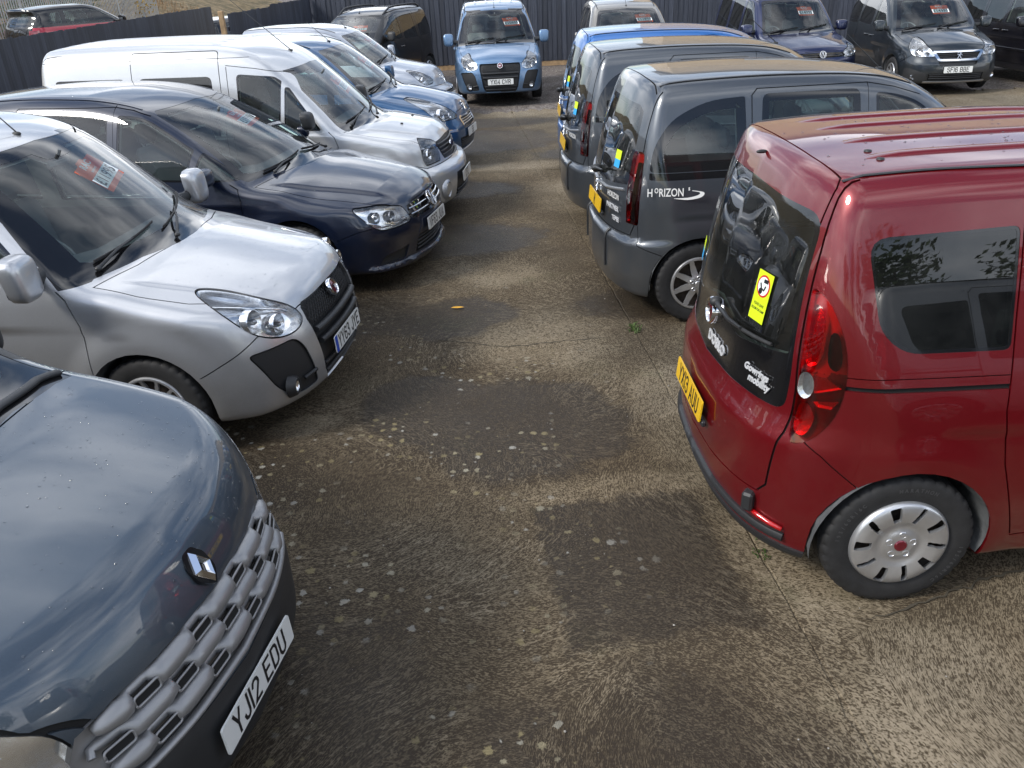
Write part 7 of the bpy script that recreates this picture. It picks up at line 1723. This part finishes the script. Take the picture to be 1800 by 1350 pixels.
BLU = put(t2, 'parked_van', (-.41, 12.29, 169.2), 'paint_blue', 'mid blue van in the left row behind the tall silver van', 'van', {'sideglass': 'window'}, 'cars parked for sale in the yard')
t2 = front_plate(BIPPER, '', False, .42)
BIP = put(t2, 'parked_van', (-.89, 16.37, 168.5), 'paint_silver3', 'small pale silver van with jutting black-slatted bumper, farthest of the left row', 'van', {'privacy': 'window', 'rearglass': 'window'}, 'cars parked for sale in the yard')
# ---- back row, facing the camera
t2 = cp(KANGOO[0], KANGOO[1]); sh = KANGOO[1]
for sg in (1, -1):
    P = [Vector((p.x, p.y * sg, p.z)) for p in sh.curve([(2.0, .58), (2.4, .60), (3.6, .60), (3.9, .58)], 'T', 0, 14)]
    for i, p in enumerate(P): p.z += .075 * min(1, i / 2, (13 - i) / 2) - .01
    mb = MB(); mb.tube(P, .022, 8); t2.add('roof_rail', mb.mesh('roof_rail', True, 60), 'black_plastic')
BLK = put(t2, 'parked_van', (-3.85, 19.0, 68.0), 'paint_brownblack', 'black van with roof rails half hidden behind the small silver van', 'van', None, 'cars parked for sale in the yard')
t2 = front_plate(DOBLO, 'YX14 CWR', False, .455)
LIG = put(t2, 'parked_van', (.06, 17.66, 92.0), 'paint_light', 'light metallic blue van facing the camera at the end of the aisle', 'van', None, 'cars parked for sale in the yard')
BEI = put(PARTNER[0], 'parked_van', (2.77, 16.9, 90.0), 'paint_beige', 'grey-beige van facing the camera behind the bright blue van', 'van', {'sideglass': 'window'}, 'cars parked for sale in the yard')
CAD = put(CADDY[0], 'parked_van', (6.45, 17.2, 95.0), 'paint_caddy', 'indigo van facing the camera, left of the dark grey-green one', 'van', None, 'cars parked for sale in the yard')
t2 = front_plate(PARTNER, 'SF16 BBE', False, .47)
SF = put(t2, 'parked_van', (8.62, 16.16, 86.3), 'paint_teal', 'dark grey-green van with chrome framed grille facing the camera at upper right', 'van', {'sideglass': 'privacy'}, 'cars parked for sale in the yard')
DRK = put(CADDY[0], 'parked_van', (11.51, 15.99, 91.4), 'paint_black', 'black van cut off by the right edge of the picture', 'van', None, 'cars parked for sale in the yard')
# ---- right row, tails to the aisle
def tail_texts(t2, sh, items):
    for (view, a, b_, txt, size, bold, sx, mat, depth, shear) in items:
        if view == 'R': P = sh.rear(a, b_); n = sh.nrm(P); M = frame_on(sh, P + n * .006, n)
        else: P = sh.side(a, b_); n = sh.nrm(P); M = frame_on(sh, P + n * .0025, n)
        t2.add('lettering', text_mesh(txt, size, bold, sx, depth, shear), mat, None, M)
t2 = cp(DOBLO[0], DOBLO[1]); sh = DOBLO[1]; rear_plate(t2, sh, .64, 'YX13 AUU')
round_badge(sh, t2, sh.rear(0, 1.055) + Vector((.006, 0, 0)), .066)
tail_texts(t2, sh, [('R', .12, .935, 'DOBLO', .066, .0022, 1.05, 'bright_letter', .003, 0), ('R', .535, .985, 'Gowrings', .044, .0016, 1.0, 'bright_letter', .002, .2), ('R', .56, .945, 'mobility', .044, .0016, 1.0, 'bright_letter', .002, .2)])
# rear wiper
P = sh.curve([(.09, 1.13), (.16, 1.125), (.28, 1.12), (.40, 1.13)], 'R', .03); mb = MB(); mb.ell(P[0], (.03, .026, .026), 12, 8); mb.tube(P, [.016, .012, .010, .007], 6); i = t2.add('rear_wiper', mb.mesh('rear_wiper', True, 60), 'black_plastic')
mb = MB(); mb.tube(sh.curve([(.22, 1.105), (.60, 1.14)], 'R', .018, 8), .009, 6); t2.add('wiper_blade', mb.mesh('wiper_blade', True), 'rubber', i)
# warning sticker and operator sticker on the rear glass
P = sh.rear(.45, 1.29); n = sh.nrm(P); M = frame_on(sh, P + n * .004, n)
mb = MB(); mb.prism([(-.056, -.105), (.056, -.105), (.056, .105), (-.056, .105)], .0012); i = t2.add('warning_sticker', mb.mesh('warning_sticker'), 'hivis', None, M)
ci = [(math.cos(a), math.sin(a)) for a in np.linspace(0, 2 * math.pi, 29)[:-1]]
mb = MB(); mb.prism([(.047 * x, .047 * y + .045) for x, y in ci], .0006, Matrix.Translation((0, 0, .0014))); t2.add('sticker_ring', mb.mesh('sticker_ring'), 'sticker_red', i)
mb = MB(); mb.prism([(.039 * x, .039 * y + .045) for x, y in ci], .0006, Matrix.Translation((0, 0, .0022))); t2.add('sticker_disc', mb.mesh('sticker_disc'), 'price_white', i)
mb = MB(); mb.tube([(-.020, .055, .0034), (-.008, .035, .0034), (.012, .030, .0034), (.020, .05, .0034)], .004, 4); mb.prism([(-.012 + .013 * x, .022 + .013 * y) for x, y in ci], .0006, Matrix.Translation((0, 0, .003))); mb.prism([(-.002, .06), (.03, .062), (.03, .078), (-.002, .076)], .0006, Matrix.Translation((0, 0, .003))); t2.add('sticker_pictogram', mb.mesh('sticker_pictogram'), 'ink', i)
for k, tx in enumerate(('PLEASE LEAVE', 'ROOM FOR RAMP')): t2.add('sticker_lettering', text_mesh(tx, .016, .0003, .75), 'ink', i, Matrix.Translation((0, -.035 - k * .022, .0018)))
P = sh.rear(-.50, 1.20); n = sh.nrm(P); M = frame_on(sh, P + n * .004, n)
mb = MB(); mb.prism([(-.045, -.055), (.045, -.055), (.045, 0), (-.045, 0)], .0012); i = t2.add('window_sticker', mb.mesh('window_sticker'), 'sticker_blue', None, M); mb = MB(); mb.prism([(-.045, .0005), (.045, .0005), (.045, .055), (-.045, .055)], .0012); t2.add('sticker_upper_band', mb.mesh('sticker_upper_band'), 'hivis', i)
# high-level washer jet, black step ends and reflectors under the bumper
P = sh.top(4.10, 0); mb = MB(); mb.ell(P + Vector((.02, 0, .0)), (.025, .008, .009), 10, 6); t2.add('washer_jet', mb.mesh('washer_jet', True), 'black_plastic')
for sg in (1, -1):
    P = sh.rear(.66, .42); q = Vector((P.x + .012, P.y * sg, P.z)); mb = MB(); mb.box(q, (.05, .07, .09), Matrix.Rotation(rad(-38 * sg), 3, 'Z'), .01); i = t2.add('bumper_bracket', mb.mesh('bumper_bracket'), 'black_plastic')
    C_ = [Vector((p.x, p.y * sg, p.z)) for p in sh.curve([(.66, .375), (.70, .365), (.74, .355), (.78, .345)], 'R', .012)]; mb = MB(); mb.tube(C_, .011, 6, True, ((0, 0, 1), 1.1)); t2.add('bumper_reflector', mb.mesh('bumper_reflector', True), 'lamp_bright', i)
bars(sh, t2, [[(0, .335), (.3, .33), (.6, .315), (.78, .30)]], 'R', .022, 'black_plastic', 'bumper_step', .004, 20)
for k in (.28, .40):
    P = sh.top(3.80, k + .05); mb = MB(); mb.lathe([(.0005, .008), (.014, .006), (.016, 0)], 12, Matrix.Translation(P)); t2.add('roof_rack_cap', mb.mesh('roof_rack_cap', True), 'black_plastic')
droplets(sh, t2, (2.6, 4.0, -.5, .55), 170, 12, size=(.003, .007))
RED = put(t2, 'parked_van', (5.26, 3.66, 180.4), 'paint_red', 'deep red van on the right with black glass tailgate and yellow number plate', 'van', {'rearglass': 'halfprivacy'}, 'cars parked for sale in the yard')
def partner_rear(txts, plate):
    t2 = cp(PARTNER[0], PARTNER[1]); sh = PARTNER[1]; rear_plate(t2, sh, .80, plate)
    tail_texts(t2, sh, txts); lion_badge(sh, t2, sh.rear(0, .92) + Vector((.004, 0, 0)), .10)
    P = sh.rear(.42, 1.20); n = sh.nrm(P); M = frame_on(sh, P + n * .004, n)
    mb = MB(); mb.prism([(-.05, -.06), (.05, -.06), (.05, 0), (-.05, 0)], .0012); i = t2.add('window_sticker', mb.mesh('window_sticker'), 'sticker_blue', None, M); mb = MB(); mb.prism([(-.05, .0005), (.05, .0005), (.05, .07), (-.05, .07)], .0012); t2.add('sticker_upper_band', mb.mesh('sticker_upper_band'), 'hivis', i)
    return t2
t2 = partner_rear([('R', .50, .76, 'TEPEE', .05, .001, 1.0, 'bright_letter', .002, 0), ('R', .44, .84, 'PARTNER', .055, .001, 1.0, 'bright_letter', .002, 0), ('R', .44, .93, 'HORIZON', .06, .0005, .8, 'white', 0, 0)], 'M')
# HORIZONs lettering with its swoosh on the flank
sh = PARTNER[1]; P = sh.side(3.88, 1.03); n = sh.nrm(P); M = frame_on(sh, P + n * .003, n)
for (tx, sz, x, y) in (('H', .082, -.155, 0), ('O', .05, -.108, .016), ('RIZON', .082, .0, 0), ('s', .045, .128, .030)):
    t2.add('flank_lettering', text_mesh(tx, sz, .0012, .72), 'white', None, M @ Matrix.Translation((x, y, 0)))
mb = MB(); sw = spoly([(.02, -.040), (.12, -.036), (.19, -.020), (.205, .0), (.15, .012)], 5, False); lo = spoly([(.02, -.042), (.12, -.052), (.215, -.035), (.235, .0), (.15, .016)], 5, False)
mb.add([(x, y, 0) for x, y in sw] + [(x, y, 0) for x, y in lo], [(k, k + 1, len(sw) + k + 1, len(sw) + k) for k in range(len(sw) - 1)]); t2.add('flank_swoosh', mb.mesh('flank_swoosh'), 'white', None, M)
G1 = put(t2, 'parked_van', (5.05, 7.05, 183.5), 'paint_grey', 'dark grey van with white lettering and swoosh on its side, next to the red van', 'van', {'sideglass': 'window'}, 'cars parked for sale in the yard')
t2 = partner_rear([('R', .44, .93, 'HORIZON', .06, .0005, .8, 'white', 0, 0)], '')
G2 = put(t2, 'parked_van', (4.98, 9.40, 181.0), 'paint_grey', 'plain dark grey van between the white-lettered grey van and the bright blue one', 'van', {'sideglass': 'privacy'}, 'cars parked for sale in the yard')
t2 = partner_rear([('R', .44, .84, 'PARTNER', .055, .001, 1.0, 'bright_letter', .002, 0)], '')
BR = put(t2, 'parked_van', (5.10, 11.45, 179.0), 'paint_bright', 'bright blue van at the far end of the right row', 'van', None, 'cars parked for sale in the yard')
put(DOBLO[0], 'parked_van', (6.45, -.15, 182.0), 'paint_silver2', 'silver van parked right of the camera, mirrored in the red van', 'van', None, 'cars parked for sale in the yard')
# raised lettering round the sidewall of the red van's rear tyre
whl = [o for o in RED.children if o.name.startswith('wheel') and 'arch' not in o.name and o.location.x > 3 and o.location.y > 0][0]
for word, a0 in (('195/60R16C', 208), ('MARATHON', 98), ('195/60R16C', 28)):
    for i, ch in enumerate(word):
        a = rad(a0 + (i - (len(word) - 1) / 2) * 4.6); M = Matrix.Rotation(-a + math.pi / 2, 4, 'Y') @ Matrix.Translation((0, .0985, .270)) @ Matrix.Rotation(rad(90), 4, 'X') @ Matrix.Rotation(math.pi, 4, 'Y')
        link('tyre_lettering', text_mesh(ch, .024, .0008, .9), 'tyre_print', whl, M)
# ---- outside the yard
put(SUV[0], 'parked_car', (-10.55, 27.8, 236.0, .50), 'paint_scarlet', 'red car with black roof parked beyond the left fence', 'car')
put(SUV[0], 'parked_car', (-7.0, 30.6, 240.0, -.1), 'paint_light', 'pale blue car roof showing in the gap between the fences', 'car')
# ---- price boards
price_board(SILV, DOBLO[1], -.12, 1.50, '£11995', 'tilted £11995 price board in the windscreen of the near silver van', 14)
price_board(SHA, SHARAN[1], -.10, 1.40, '£19995', '£19995 price board in the windscreen of the navy people carrier', 8)
price_board(CON, CONNECT[1], -.12, 1.46, '£9995', 'price board in the windscreen of the tall silver van', 6)
price_board(BLU, PARTNER[1], -.12, 1.42, '£9995', 'price board in the windscreen of the mid blue van', 6)
price_board(BIP, BIPPER[1], -.10, 1.40, '£7995', 'price board in the windscreen of the small pale silver van', 6)
price_board(BLK, KANGOO[1], -.30, 1.44, '£ 995', 'price board in the windscreen of the black van with roof rails', 2)
price_board(LIG, DOBLO[1], -.34, 1.49, '£10995', '£10995 price board in the windscreen of the light blue van', 1)
price_board(BEI, PARTNER[1], -.32, 1.48, '£11995', '£11995 price board in the windscreen of the grey-beige van', 0)
price_board(CAD, CADDY[1], -.22, 1.45, '£14995', '£14995 price board in the windscreen of the indigo van', -2)
price_board(SF, PARTNER[1], -.12, 1.43, '£14995', '£14995 price board in the windscreen of the dark grey-green van', 0)
